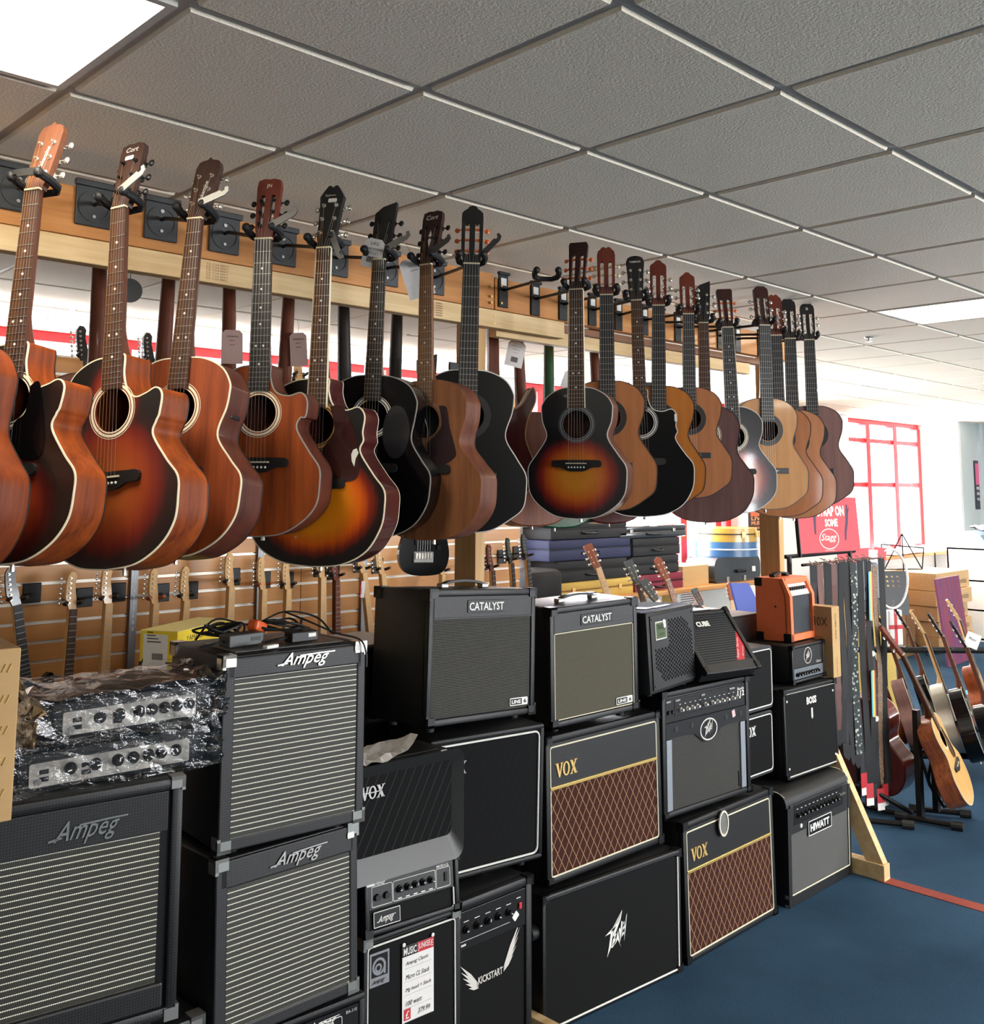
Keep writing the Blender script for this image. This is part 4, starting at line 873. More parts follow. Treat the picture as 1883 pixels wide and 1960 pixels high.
# --- chequered-tolex bass stack with silver-dash grilles
def bass_combo(name, desc, pose, W, H, D, sticker_x=None, topplate=False, chamfer=False, logo_black=False):
    t = amp(name, desc, pose); fz = H-.072 if not chamfer else H-.058
    m = MB()
    # flat front whose left and right edges are rounded
    m.box(0, W, .006, D, 0, H, .012); m.build('cabinet', CHECK, t, True)
    MB().box(.012, W-.012, 0, .012, fz, H-.006, .004).build('top_fascia', CHECK, t); MB().box(.0, .034, 0, .012, .0, H-.012, .004).build('side_lip', CHECK, t); MB().box(W-.026, W, 0, .012, .0, H-.012, .004).build('side_lip', CHECK, t); MB().box(.03, W-.03, 0, .012, .0, .03, .004).build('bottom_lip', CHECK, t)
    panel(t, 'grille_cloth', .034, W-.026, .028, fz, .003, DASH)
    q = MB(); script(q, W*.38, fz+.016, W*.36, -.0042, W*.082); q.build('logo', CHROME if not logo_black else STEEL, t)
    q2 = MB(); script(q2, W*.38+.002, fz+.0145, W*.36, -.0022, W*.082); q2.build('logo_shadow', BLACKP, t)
    corners(t, W, H, D, CHROME, .034); feet(t, W, D)
    if sticker_x: sticker(t, sticker_x, fz+.044, -.003, .022, .016)
    return t
A2b = bass_combo('bass_amplifier', 'lower chequered bass combo under the taller one, white sticker at its top right', (.459, 1.167, .531, -.4, -1.9, -.2), .427, .430, .32, .402, logo_black=True)
A2a = bass_combo('bass_amplifier', 'upper chequered bass combo with power leads heaped on top', (.458, 1.177, .978, -4.6, -.6, .1), .4205, .4735, .34, .395, chamfer=True)
MB().box(.05, .375, .04, .24, .4730, .4765, .002).build('top_control_plate', plain('grey_plate', (108, 106, 104), .4, .5), A2a)
q = MB(); script(q, .10, 0, .18, 0, .04); o = q.build('plate_script', BLACKP, A2a); o.matrix_local = Matrix.Translation((0, .07, .4773)) @ Matrix.Rotation(R(-90), 4, 'X')
A1 = amp('bass_amplifier', 'large chequered bass combo at lower left with wrapped heads on top', (-.155, 1.207, .66, -9.5, .8, -.6)); W, H, D = .50, .535, .36
shell(A1, W, H, D, CHECK, .028, .016, .012); MB().box(.028, W-.034, .004, .02, H-.118, H-.028, .002).build('top_fascia', CHECK, A1); MB().box(.028, W-.034, .0, .02, .028, .085, .006).build('bottom_fascia', CHECK, A1)
panel(A1, 'grille_cloth', .03, W-.050, .085, H-.118, .010, DASH); MB().box(W-.05, W-.03, .012, .02, .03, H-.118).build('inner_edge', BLACKP, A1)
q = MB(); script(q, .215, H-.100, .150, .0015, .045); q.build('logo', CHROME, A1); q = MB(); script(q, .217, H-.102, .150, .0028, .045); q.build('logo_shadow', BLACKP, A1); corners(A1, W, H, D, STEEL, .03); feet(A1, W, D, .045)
A0 = amp('speaker_cabinet', 'chequered speaker cabinet at the bottom left corner under large combo', (-.155, 1.21, 0, -2, 0, 0)); shell(A0, .60, .612, .38, CHECK, .026, .014, .012); panel(A0, 'grille_cloth', .03, .57, .03, .53, .010, DASH); corners(A0, .60, .612, .38, CHROME, .034)
SM = amp('bass_amplifier', 'small black bass combo with white-outlined panel at the bottom under chequered combos', (.542, 1.180, .0, -3.1, -1.6, .1)); W, H, D = .378, .516, .30
shell(SM, W, H, D, TOLEX, .022, .012, .012); p = panel(SM, 'control_panel', .022, W-.022, H-.105, H-.024, .004, BLACKP); piping(SM, .034, W-.075, H-.098, H-.040, .003, .0012, WHITE, .006); q = MB(); script(q, .20, H-.050, .09, .002, .02); q.build('logo', WHITE, SM); q = MB(); text(q, 'BA-110', W-.062, H-.040, .008, .002); text(q, 'POWER', W-.06, H-.085, .005, .002); q.build('panel_print', SILVERP, SM)
knobs(SM, [.09+i*.042 for i in range(6)], H-.068, .004, .009); MB().cyl((W-.085, .004, H-.075), (W-.085, -.008, H-.075), .009, .007, 12).build('input_jack', CHROME, SM); panel(SM, 'grille_cloth', .022, W-.022, .02, H-.11, .008, BLKCLOTH); feet(SM, W, D, .008)

# --- mini head and 2x10 with white piping
CB = amp('speaker_cabinet', 'black cabinet with white piping and a handwritten price card', (.978, 1.251, 0, -2.7, -1.4, .2), cat='speaker cabinet'); W, H, D = .352, .597, .27
shell(CB, W, H, D, TOLEX, .018, .012, .012); panel(CB, 'grille_cloth', .016, W-.016, .016, H-.022, .007, BLKCLOTH); piping(CB, .016, W-.016, .014, H-.026, .004, .0028, WHITE, .01); corners(CB, W, H, D, CHROME, .030); handle(CB, .12, .23, .12, H, .014, .02); feet(CB, W, D, .006)
b = panel(CB, 'badge', .024, .092, H-.135, H-.045, .005, plain('badge_grey', (150, 151, 156), .4, .3), .002); q = MB(); q.box(.030, .086, .0040, .0049, H-.110, H-.051); q.build('badge_field', BLACKP, b)
q = MB(); q.ring(circ(.055, H-.083, .0235, n=28), circ(.055, H-.083, .0165, n=28), .0036).ring(circ(.053, H-.087, .012, n=24), circ(.053, H-.087, .0065, n=24), .0036).box(.0715, .0785, .0034, .0038, H-.106, H-.075).build('badge_mark', plain('badge_grey', (150, 151, 156), .4, .3), b); q = MB(); script(q, .032, H-.128, .045, .0038, .011); q.build('badge_script', INK, b)
pc = thing('price_card', 'handwritten white price card with red and black heading taped to cabinet front', 'price card', (.978, 1.251, 0), (-2.7, -1.4, .2)); X0, X1, Z0, Z1 = .136, .252, H-.262, H-.055
MB().box(X0, X1, .0015, .0025, Z0, Z1).build('card', PAPER, pc); MB().box(X0, X0+.054, .0006, .0014, Z1-.028, Z1).build('heading_black', INK, pc); MB().box(X0+.054, X1, .0006, .0014, Z1-.028, Z1).build('heading_red', REDP, pc)
q = MB(); text(q, 'MUSIC', X0+.004, Z1-.024, .020, 0, .047, bold=.02); text(q, 'JUNKEE', X0+.057, Z1-.024, .020, 0, .045, bold=.01); text(q, 'E', X1-.011, Z1-.022, .016, -.0001, .008); q.build('heading_letters', PAPER, pc)
for i, (tx, w_) in enumerate((('Ampeg Classic', .085), ('Micro CL Stack', .088), ('Mg head + Stack', .095), ('100 watt', .060))): q = MB(); text(q, tx, X0+.012, Z1-.056-i*.036, .013, .0006, w_, shear=.35, rot=1.5); q.build('handwritten_lettering', INK, pc)
q = MB(); text(q, '379.99', X0+.056, Z0+.012, .014, .0006, .046, shear=.3); q.build('price_lettering', INK, pc); q = MB()
for i in range(5): q.box(X0+.008, X1-.008, .0010, .0014, Z1-.062-i*.036, Z1-.0612-i*.036)
q.build('ruled_lines', plain('rule_grey', (170, 166, 166), .8), pc); MB().box(X0+.006, X0+.030, .0006, .0014, Z0+.006, Z0+.036).build('pound_box', REDP, pc); q = MB(); text(q, '£', X0+.011, Z0+.010, .021, 0, .013, bold=.01); q.build('pound_sign', PAPER, pc)
MB().ell((X0+.005, 0, Z1+.006), (.006, .002, .006), 10, 6).ell((X1-.004, 0, Z1+.006), (.006, .002, .006), 10, 6).build('pins', WHITE, pc)
MH = amp('amplifier_head', 'small black amp head with white-framed panel standing on the price-carded cabinet', (.985, 1.262, .602, -4.5, -5.5, .6)); W, H, D = .340, .166, .25
shell(MH, W, H, D, TOLEX2, .016, .014, .008); MB().box(.014, W-.020, .003, .014, H-.098, H-.022, .002).build('control_panel', GREYP, MH); panel(MH, 'grille_cloth', .014, W-.018, .012, H-.098, .009, BLKCLOTH)
MB().tube([(.016, .004, .012), (W-.03, .004, .012), (W-.022, .004, .018), (W-.022, .004, H-.098)], .0028, 6).build('piping', WHITE, MH, True)
for (a, b_) in ((.024, .094), (.098, .250), (.254, .305)): piping(MH, a, b_, H-.090, H-.036, .0025, .0011, WHITE, .004)
knobs(MH, [.120+i*.028 for i in range(5)], H-.060, .003, .011)
for x_ in (.042, .074): MB().cyl((x_, .003, H-.066), (x_, -.006, H-.066), .010, .009, 12).build('input_jack', BLACKP, MH)
q = MB(); script(q, .024, H-.034, .05, .002, .010); text(q, 'MICRO-CL', .256, H-.033, .007, .002, .046, bold=.02)
for i in range(5): q.box(.114+i*.028, .128+i*.028, .0022, .0028, H-.087, H-.084)
q.build('panel_print', WHITE, MH); MB().box(.284, .294, -.001, .003, H-.075, H-.050, .001).build('power_switch', BLACKP, MH)
p = MB().box(.030, .120, .004, .006, .020, .060).build('nameplate', BLACKP, MH); piping(MH, .030, .120, .020, .060, .0035, .0013, WHITE, .001); q = MB(); script(q, .044, .030, .058, .0028, .018); q.build('nameplate_script', WHITE, p); corners(MH, W, H, D, BLACKP, .024, 'front'); sticker(MH, .018, H-.022, -.001, .026, .020)

# --- rounded-bezel combo and square white-piped cab behind it
VX = amp('guitar_amplifier', 'black combo with wide rounded grey bezel and striped grille, partly behind chequered combo', (.885, 1.222, .778, -1.5, -1.0, .8)); W, H, D = .415, .302, .20
m = MB(); m.prism(rrect(0, W, 0, H, .02), .026, D); m.build('cabinet', TOLEX2, VX, True); m = MB(); oi = rrect(.003, W-.003, .003, H-.003, .022, 6); ii = rrect(.040, W-.024, .062, H-.030, .018, 6); k = len(oi)
m.add([(a, .027, b) for a, b in oi]+[(a, -.004, b) for a, b in inset(oi, .012)]+[(a, .022, b) for a, b in ii], [(i, (i+1) % k, k+(i+1) % k, k+i) for i in range(k)]+[(k+i, k+(i+1) % k, 2*k+(i+1) % k, 2*k+i) for i in range(k)]); m.build('bezel', GREYP, VX, True)
panel(VX, 'grille_cloth', .03, W-.015, .04, H-.02, .020, STRIPE); q = MB(); vox(q, .052, H-.088, .036, .018, True); q.build('logo', STEEL, VX); MB().box(.05, W-.05, .05, .16, H, H+.004, .002).build('top_panel', BLACKP, VX); feet(VX, W, D, .006); sticker(VX, W-.06, H+.003, .012, .024, .01)
V12 = amp('speaker_cabinet', 'square black speaker cabinet with white piping behind the rounded-bezel combo', (1.310, 1.380, .619, -6.9, 1.0, .7), cat='speaker cabinet'); W, H, D = .479, .450, .26
shell(V12, W, H, D, TOLEX, .020, .010, .016); panel(V12, 'grille_cloth', .018, W-.018, .018, H-.018, .006, STRIPE2); piping(V12, .024, W-.024, .024, H-.024, .003, .0035, WHITE, .02); q = MB(); vox(q, .050, H-.118, .040, .004, True); q.build('logo', STEEL, V12); feet(V12, W, D, .022)
KS = amp('guitar_amplifier', 'black practice combo with white winged emblem, bottom row right of the price card', (1.345, 1.285, 0, 0, 0, 0)); W, H, D = .35, .592, .28
shell(KS, W, H, D, TOLEX2, .030, .014, .012); MB().box(.024, W-.03, .004, .014, H-.150, H-.034, .002).build('control_panel', BLACKP, KS); panel(KS, 'grille_cloth', .024, W-.030, .02, H-.150, .010, BLKCLOTH)
knobs(KS, [.050+i*.047 for i in range(5)], H-.088, .004, .013); q = MB()
for i in range(5): q.box(.040+i*.047, .062+i*.047, .002, .003, H-.066, H-.0635)
q.box(.024, .245, .002, .003, H-.122, H-.1205).box(.03, .05, .002, .003, H-.136, H-.130).box(.275, .295, .002, .003, H-.058, H-.055); q.build('panel_print', SILVERP, KS); MB().box(.285, .297, -.003, .004, H-.092, H-.072, .002).build('power_switch', REDP, KS); sticker(KS, .272, H-.110, .003, .026, .022, rot=40)
q = MB()   # wings: one kite-shaped feather after another
for bx_, bz_, tips in ((.112, H-.270, ((.030, .078), (.034, .058), (.042, .038), (.054, .018), (.068, .0))), (.220, H-.256, ((.302, .130), (.298, .104), (.290, .078), (.280, .052), (.266, .028)))):
    for i, (ex, dz) in enumerate(tips):
        a_ = Vector((bx_, bz_-.003*i)); e_ = Vector((ex, bz_+dz)); d_ = (e_-a_).normalized(); n_ = Vector((-d_.y, d_.x))*.0052; m_ = a_.lerp(e_, .45)
        q.add([(p_.x, .0075-.0001*i, p_.y) for p_ in (a_, m_+n_, e_, m_-n_)], [(0, 1, 2, 3)])
text(q, 'KICKSTART', .110, H-.272, .022, .0080, .108, bold=.02); q.build('winged_emblem', SILVERP, KS); q = MB(); text(q, 'Crate', .20, .028, .018, .008, shear=.3); q.build('badge', SILVERP, KS); corners(KS, W, H, D, BLACKP, .03, 'front'); handle(KS, .10, .25, .13, H, .008, .024, BLACKP, BLACKP); feet(KS, W, D, .004)

# --- two modern combos on top
def catalyst(name, desc, pose, W, H, D, cloth, pipe, txt_off, lw):
    t = amp(name, desc, pose); shell(t, W, H, D, TOLEX2, .022, .010, .008); MB().box(.022, W-.022, .002, .012, H-.094, H-.022, .002).build('top_fascia', TOLEX2, t)
    panel(t, 'grille_cloth', .022, W-.024, .024, H-.096, .006, cloth)
    if pipe: piping(t, .024, W-.026, .026, H-.096, .004, .0020, CREAM, .006)
    else: MB().box(.022, W-.022, .001, .006, H-.098, H-.093).build('fascia_edge', BLACKP, t)
    MB().box(W*.335, W*.335+lw+.014, -.001, .002, H-.078, H-.036, .001).build('nameplate', BLACKP, t); q = MB(); text(q, 'CATALYST', W*.335+.007, H-.071, .027, -.0018, lw, bold=.012); q.build('logo', WHITE, t)
    bg = MB().prism(rrect(W-.128, W-.036, .034, .060, .004), .002, .005).build('badge', WHITE, t); MB().prism(rrect(W-.125, W-.067, .037, .057, .002), .0012, .002).build('badge_field', BLACKP, bg); q = MB(); text(q, 'LINE', W-.120, .041, .012, .0006, .047, bold=.03); q.build('badge_letters', WHITE, bg); q = MB(); text(q, '6', W-.058, .040, .014, .0012, .015, bold=.03); q.build('badge_numeral', BLACKP, bg)
    corners(t, W, H, D, BLACKP, .036); feet(t, W, D, .022, .02); handle(t, W*.30, W*.70, D*.40, H, .016, .026, BLACKP, STEEL); return t
C1 = catalyst('guitar_amplifier', 'taller black combo with dark speckled grille and white name on top of the square cabinet', (1.306, 1.387, 1.108, 1.8, -2.0, 3.4), .524, .436, .285, GREYWEAVE, False, 0, .170)
C2 = catalyst('guitar_amplifier', 'black combo with olive grille and cream piping on the upper diamond-grille combo', (1.920, 1.405, 1.004, -3.8, .3, -1.0), .479, .432, .26, OLIVEWEAVE, True, 0, .160)

# --- diamond-cloth combos
def ac(name, desc, pose, W, H, D, logo=GOLD, gh=.36):
    t = amp(name, desc, pose); shell(t, W, H, D, TOLEX, .026, .010, .010); fz = H*(1-gh)
    MB().box(.024, W-.024, .003, .012, fz, H-.026, .002).build('top_fascia', TOLEX, t); panel(t, 'grille_cloth', .024, W-.028, .026, fz, .006, DIAMOND); piping(t, .024, W-.028, .026, H-.040, .003, .0030, CREAM, .01)
    MB().box(.022, W-.026, -.001, .006, fz-.006, fz+.006, .002).build('gold_strip', plain('gold_trim', (206, 176, 104), .35, .6), t); q = MB(); vox(q, .052, fz+.034, .050, .0035); q.build('logo', logo, t)
    corners(t, W, H, D, BLACKP, .032); feet(t, W, D, .018); return t
AC30 = ac('guitar_amplifier', 'upper black combo with brown diamond grille and gold letters, under the olive grille combo', (1.878, 1.385, .476, .1, -1.2, .3), .683, .508, .265)
AC15 = ac('guitar_amplifier', 'lower diamond-grille combo on the floor with a silver fob hanging over its front', (2.635, 1.333, 0, .7, -1.0, -.2), .700, .534, .265)
fb_ = thing('key_fob', 'oval silver-edged badge fob hanging over the front of the floor diamond-grille combo', 'tag', (2.635, 1.333, 0), (.7, -1.0, -.2)); MB().prism(circ(.275, .478, .036, .052, 28), -.016, -.010, [circ(.275, .478, .029, .044, 28)]).build('rim', plain('ivory_rim', (226, 222, 206), .35), fb_); MB().prism(circ(.275, .478, .029, .044, 28), -.012, -.010).build('fob_face', CHROME, fb_); MB().tube([(.262, -.012, .525), (.258, -.005, .545), (.26, .05, .552)], .0022, 5).build('cord', RUBBER, fb_)
PV = amp('speaker_cabinet', 'wide plain black speaker cabinet on the floor with white lightning lettering', (1.839, 1.373, 0, -4.0, 0, 0), cat='speaker cabinet'); W, H, D = .747, .456, .27
shell(PV, W, H, D, TOLEX, .018, .010, .010); panel(PV, 'grille_cloth', .016, W-.020, .018, H-.022, .005, BLKCLOTH); MB().tube([(.016, .002, .014), (W-.022, .002, .014), (W-.018, .002, .018), (W-.018, .002, H-.022)], .0034, 6).build('piping', WHITE, PV, True); MB().box(.01, W-.01, -.004, .02, H-.020, H+.001, .006).build('front_edge', TOLEX2, PV); corners(PV, W, H, D, BLACKP, .030); feet(PV, W, D, .004)
q = MB(); peavey(q, .315, .175, .118, .0035); q.build('logo', WHITE, PV)
for z_ in (.05, .33): MB().cyl((-.028, .04, z_), (.002, .04, z_), .022, .026, 14).build('side_caster', RUBBER, PV, True)
BD = amp('guitar_amplifier', 'black combo with silver side strips and oval emblem above the floor diamond-grille combo', (2.566, 1.385, .552, -2.7, 0, -.1)); W, H, D = .606, .496, .26
shell(BD, W, H, D, TOLEX, .024, .012, .010); MB().box(.022, W-.024, .006, .014, H-.126, H-.030, .002).build('control_panel', BLACKP, BD)
for (a, b_) in ((.030, .085), (.088, .26), (.264, .46), (.464, .575)): piping(BD, a, b_, H-.104, H-.040, .0055, .0008, GREYP, .003)
knobs(BD, [.125, .165, .20, .235, .29, .34, .375, .41, .445, .485, .52], H-.082, .006, .009, SILVERP, False); q = MB(); text(q, '112', .525, H-.082, .024, .0045, .050, bold=.03); text(q, 'Bandit', .525, H-.056, .012, .0045, .048, bold=.01)
for i, x_ in enumerate((.034, .092, .268, .470)): text(q, ['INPUT', 'CLEAN', 'LEAD', 'MASTER'][i], x_, H-.046, .007, .0045, bold=.01)
for i in range(12): q.box(.118+i*.034, .126+i*.034, .0048, .0055, H-.062, H-.059)
q.build('panel_print', WHITE, BD)
for x_ in (.046, .07): MB().cyl((x_, .006, H-.085), (x_, -.002, H-.085), .009, .008, 12).build('input_jack', BLACKP, BD)
cz = H-.180; apron = [(.022, H-.126), (.022, cz-.010)]+[(.15, cz-.008), (.21, cz-.012), (.24, cz-.032), (.27, cz-.052), (.305, cz-.058), (.34, cz-.052), (.37, cz-.032), (.40, cz-.012), (.46, cz-.008)]+[(W-.024, cz-.010), (W-.024, H-.126)]
MB().prism(apron, .001, .012).build('apron', BLACKP, BD); panel(BD, 'grille', .022, W-.024, .024, cz+.03, .008, METALMESH)
for x_ in (.034, W-.060): MB().box(x_-.010, x_+.024, .0, .009, .026, cz-.012, .002).build('side_strip', plain('pale_steel_strip', (170, 176, 182), .35, .6), BD)
e = MB(); e.ring(circ(.305, cz-.006, .060, .046, 32), circ(.305, cz-.006, .054, .040, 32), -.0012); em = e.build('oval_emblem', SILVERP, BD); q = MB(); peavey(q, .270, cz-.034, .062, -.0005); q.build('emblem_mark', SILVERP, em)
for x_ in (.085, .19, .43, .535): MB().cyl((x_, .0012, cz+.026), (x_, -.0012, cz+.026), .013, .011, 12).cyl((x_, -.0012, cz+.026), (x_, -.003, cz+.026), .006, .006, 10).build('screw_cup', GREYP, BD)
sticker(BD, .485, cz+.032, 0, .022, .030, plain('pink_sticker', (232, 188, 190), .7), 14); MB().box(.520, .542, .004, .008, .034, .100, .002).build('speaker_badge', BLACKP, BD); corners(BD, W, H, D, BLACKP, .030); feet(BD, W, D, .016)

# --- bass practice amp with punched steel front, and the wedge
TE = amp('bass_amplifier', 'narrow black bass combo with punched diagonal steel front and green badge', (2.426, 1.333, 1.064, 7.9, -2.8, -.4)); W, H, D = .412, .318, .25
m = MB(); m.box(0, W, .004, D, 0, H, .008); m.build('cabinet', TOLEX, TE, True); MB().box(.004, W-.004, .03, D-.01, H-.001, H+.003).build('carpet_top', plain('grey_carpet_top', (118, 128, 150), .85, bumpy=(160, .6)), TE); MB().box(.10, .16, .06, D-.06, H+.003, H+.006).box(.16, .30, .05, .08, H+.003, H+.006).build('top_recess', BLACKP, TE)
fx0, fx1, fz0, fz1 = .022, W-.022, .016, H-.014; panel(TE, 'speaker_cavity', fx0, fx1, fz0, fz1, .0025, plain('speaker_black', (10, 10, 11), .8), .003)
holes = []; st_ = .0205
for i in range(-16, 40):
    for j in range(-24, 40):
        cx, cz_ = fx0+.03+(i+j)*st_*.66, fz0+.02+(j-i)*st_*.40
        if not (fx0+.022 < cx < fx1-.018 and fz0+.022 < cz_ < fz1-.024): continue
        if cx < fx0+.14 and cz_ > fz1-.13: continue
        if (cx-.20)/.17+(cz_-.16)/.14 < -1.35 or (cx-.20)/.17+(cz_-.16)/.14 > 1.4: continue
        a = .0098; holes.append([(cx-a*.95, cz_), (cx, cz_-a*.62), (cx+a*.95, cz_), (cx, cz_+a*.62)])
MB().prism([(fx0, fz0), (fx1, fz0), (fx1, fz1), (fx0, fz1)], -.001, .0018, holes, back=False).build('punched_front', plain('dark_steel_front', (50, 50, 50), .42, .3), TE)
b = MB().box(.055, .145, -.004, -.001, H-.112, H-.040).build('badge', SILVERP, TE); MB().box(.060, .140, -.0048, -.004, H-.107, H-.045).build('badge_field', plain('badge_green', (70, 92, 48), .5), b); q = MB(); text(q, 'TRACE', .066, H-.072, .020, -.0054, .066, bold=.02); text(q, 'ELLIOT', .085, H-.096, .010, -.0054, .040); q.build('badge_letters', INK, b); sticker(TE, .128, H-.052, -.005, .016, .034, WHITE, 18)
for (x_, z_) in ((.035, .03), (W-.035, .03), (W-.035, H-.03), (.035, H-.03)): MB().ell((x_, -.002, z_), (.005, .002, .005), 8, 5).build('screw', GREYP, TE)
feet(TE, W, D, .012)
CU = amp('guitar_amplifier', 'slant-front black cube amp with white name and red corner flash', (2.800, 1.354, 1.062, -10.2, 0, 0)); W = .335
prof = [(.0, .0), (.27, .0), (.27, .255), (.205, .268), (.165, .265), (-.005, .060), (-.004, .035), (.02, .0)]     # y,z
MP = Matrix(((0, 1, 0, 0), (1, 0, 0, 0), (0, 0, 1, 0), (0, 0, 0, 1))); MB().prism(prof, 0, W, M=MP).build('cabinet', TOLEX2, CU)
MF = Matrix.Translation((0, -.005, .060)) @ Matrix.Rotation(-math.atan2(.170, .205), 4, 'X'); L = math.hypot(.170, .205)
MB().box(.022, W-.022, -.003, .004, .016, L-.010, M=MF).build('grille', BIGMESH, CU)
fr_ = MB(); fr_.box(0, .022, -.010, .006, -.03, L+.004, .003, MF).box(W-.022, W, -.010, .006, -.03, L+.004, .003, MF).box(.02, W-.02, -.008, .006, -.032, .016, .003, MF).box(.02, W-.02, -.008, .006, L-.012, L+.004, .003, MF).build('front_frame', TOLEX2, CU)
q = MB(); q.box(.092, .182, -.0045, -.003, L-.080, L-.043, M=MF); nb = q.build('nameplate', BLACKP, CU); q = MB(); text(q, 'CUBE', .097, L-.075, .026, -.006, .080, bold=.05, M=MF); q.build('logo', WHITE, nb)
q = MB(); q.prism([(W-.115, .016), (W-.022, .160), (W-.022, .080), (W-.066, .016)], -.0042, -.003, M=MF); rf = q.build('red_flash', REDP, CU); q = MB(); text(q, 'Super Series', W-.094, .022, .014, -.0048, .115, M=MF, rot=57); text(q, '30 year', W-.062, .030, .007, -.0048, .06, M=MF, rot=57); q.build('flash_letters', PAPER, rf)
for (x_, z_) in ((.012, -.015), (W-.012, -.015), (W-.012, L-.004), (.012, L-.004)): MB().box(x_-.014, x_+.014, -.013, .012, z_-.018, z_+.018, .004, MF).build('corner_protector', BLACKP, CU)
MB().box(0.08, .26, .19, .26, .262, .270, .001).build('control_panel', BLACKP, CU)

# --- floor practice stack at the right end
HW = amp('guitar_amplifier', 'black combo with rounded top and white framed name at right end of floor row', (3.418, 1.338, 0, -.2, .6, 0)); W, H, D = .595, .488, .255
pr = [(0, 0), (D, 0), (D, H)]+[(.05+.05*math.cos(R(a)), H-.05+.05*math.sin(R(a))) for a in range(90, 181, 15)]; m = MB(); m.prism(pr, 0, W, M=MP); m.build('cabinet', TOLEX2, HW, True)
MB().prism([(.0, .0), (.028, .0), (.028, H-.06), (.0, H-.06)], -.008, .002).prism([(W-.022, 0), (W, 0), (W, H-.06), (W-.022, H-.06)], -.008, .002).build('side_lip', TOLEX2, HW); panel(HW, 'grille_cloth', .028, W-.022, .050, H-.175, -.003, SILVERWEAVE); MB().box(.026, W-.022, -.008, .002, 0, .046, .003).build('bottom_lip', TOLEX2, HW); MB().box(.026, W-.022, -.007, .002, H-.178, H-.05, .003).build('top_fascia', TOLEX2, HW)
MB().tube([(.028, -.008, .050), (W-.026, -.008, .050), (W-.022, -.008, .055), (W-.022, -.008, H-.172)], .0028, 6).build('piping', CREAM, HW, True)
for x_ in (.006, W-.006): MB().tube([(x_, -.001 if x_ > .1 else .0, H-.165), (x_, -.002, H-.06), (x_, .012, H-.014), (x_, .05, H+.001), (x_, .10, H+.001)][2 if x_ < .1 else 0:], .0028, 6).build('piping', CREAM, HW, True)
MB().box(.055, W-.075, -.009, -.004, H-.142, H-.050, .003).build('control_panel', BLACKP, HW); knobs(HW, [.085+i*.037 for i in range(11)], H-.102, -.009, .013, BLACKP); q = MB()
for i in range(11): q.box(.078+i*.037, .092+i*.037, -.0095, -.0091, H-.076, H-.073)
q.build('panel_print', SILVERP, HW)
for i in range(3): MB().cyl((W-.11+i*.02, -.009, H-.09), (W-.11+i*.02, -.018, H-.09), .006, .005, 10).build('input_jack', CHROME, HW)
n_ = MB().box(.180, .395, -.010, -.006, H-.215, H-.152, .001).build('nameplate', BLACKP, HW); piping(HW, .180, .395, H-.215, H-.152, -.011, .002, WHITE, .002); q = MB(); text(q, 'HIWATT', .198, H-.201, .034, -.0108, .178, bold=.04); q.build('logo', WHITE, n_); MB().ell((.118, -.008, H-.155), (.010, .004, .010), 10, 6).build('power_lamp', WHITE, HW); corners(HW, W, .05, D, STEEL, .012, 'front'); feet(HW, W, D, .003)
BO = amp('speaker_cabinet', 'black cabinet with four front screws and small white name on the rounded-top combo', (3.575, 1.415, .502, -1.6, -.9, .2), cat='speaker cabinet'); W, H, D = .496, .415, .255
shell(BO, W, H, D, TOLEX, .016, .008, .010); panel(BO, 'grille', .016, W-.016, .018, H-.022, .003, BLKCLOTH); MB().tube([(.02, .001, .014), (W-.02, .001, .014)], .003, 6).tube([(.02, .001, H-.022), (W-.02, .001, H-.022)], .0012, 6).build('piping', SILVERP, BO)
for (x_, z_) in ((.030, .05), (W-.034, .05), (W-.034, H-.055), (.030, H-.055)): MB().ell((x_, .002, z_), (.006, .003, .006), 10, 6).build('screw', WHITE, BO)
q = MB(); text(q, 'BOSS', .208, H-.092, .036, .0018, .092, bold=.05); q.prism([(.247, H-.112), (.262, H-.112), (.262, H-.155), (.2545, H-.165), (.247, H-.155)], .0015, .0025); q.build('logo', SILVERP, BO); corners(BO, W, H, D, BLACKP, .026, 'front'); feet(BO, W, D, .012)
PH = amp('amplifier_head', 'small black amp head with round emblem and silver control strip on the four-screw cabinet', (3.715, 1.446, .926, 1.1, -.4, .1)); W, H, D = .335, .180, .24
shell(PH, W, H, D, TOLEX2, .014, .008, .008); MB().box(.012, W-.02, .002, .010, .070, H-.014, .002).build('ribbed_front', BLACKP, PH); q = MB()
for i in range(13): q.box(.014, W-.022, .0008, .002, .074+i*.0068, .0768+i*.0068)
rb = q.build('ribs', GREYP, PH); rb['kind'] = 'stuff'; MB().box(.014, W-.022, .0, .008, .018, .068, .002).build('control_panel', plain('control_silver', (128, 134, 140), .35, .6), PH); knobs(PH, [.040+i*.026 for i in range(9)], .040, .0, .0105, BLACKP); e = MB(); e.ring(circ(.155, .122, .040, n=30), circ(.155, .122, .0365, n=30), -.001); em = e.build('round_emblem', SILVERP, PH); q = MB(); peavey(q, .132, .100, .042, -.0008); q.build('emblem_mark', SILVERP, em); q = MB(); text(q, 'Classic', .245, .078, .012, .0004, shear=.3); q.build('panel_print', SILVERP, PH); corners(PH, W, H, D, BLACKP, .02, 'front'); feet(PH, W, D, .008)
OR = amp('guitar_amplifier', 'small bright orange practice amp on top of the round-emblem head', (3.805, 1.520, 1.112, 2.4, -1.0, 0)); W, H, D = .268, .312, .17; ORM = plain('orange_vinyl', (238, 120, 72), .45, bumpy=(300, .3))
op = [(0, 0), (D, 0), (D, H), (.045, H), (.030, H-.004), (.0, H-.085)]; MB().prism(op, 0, W, M=MP).build('cabinet', ORM, OR)
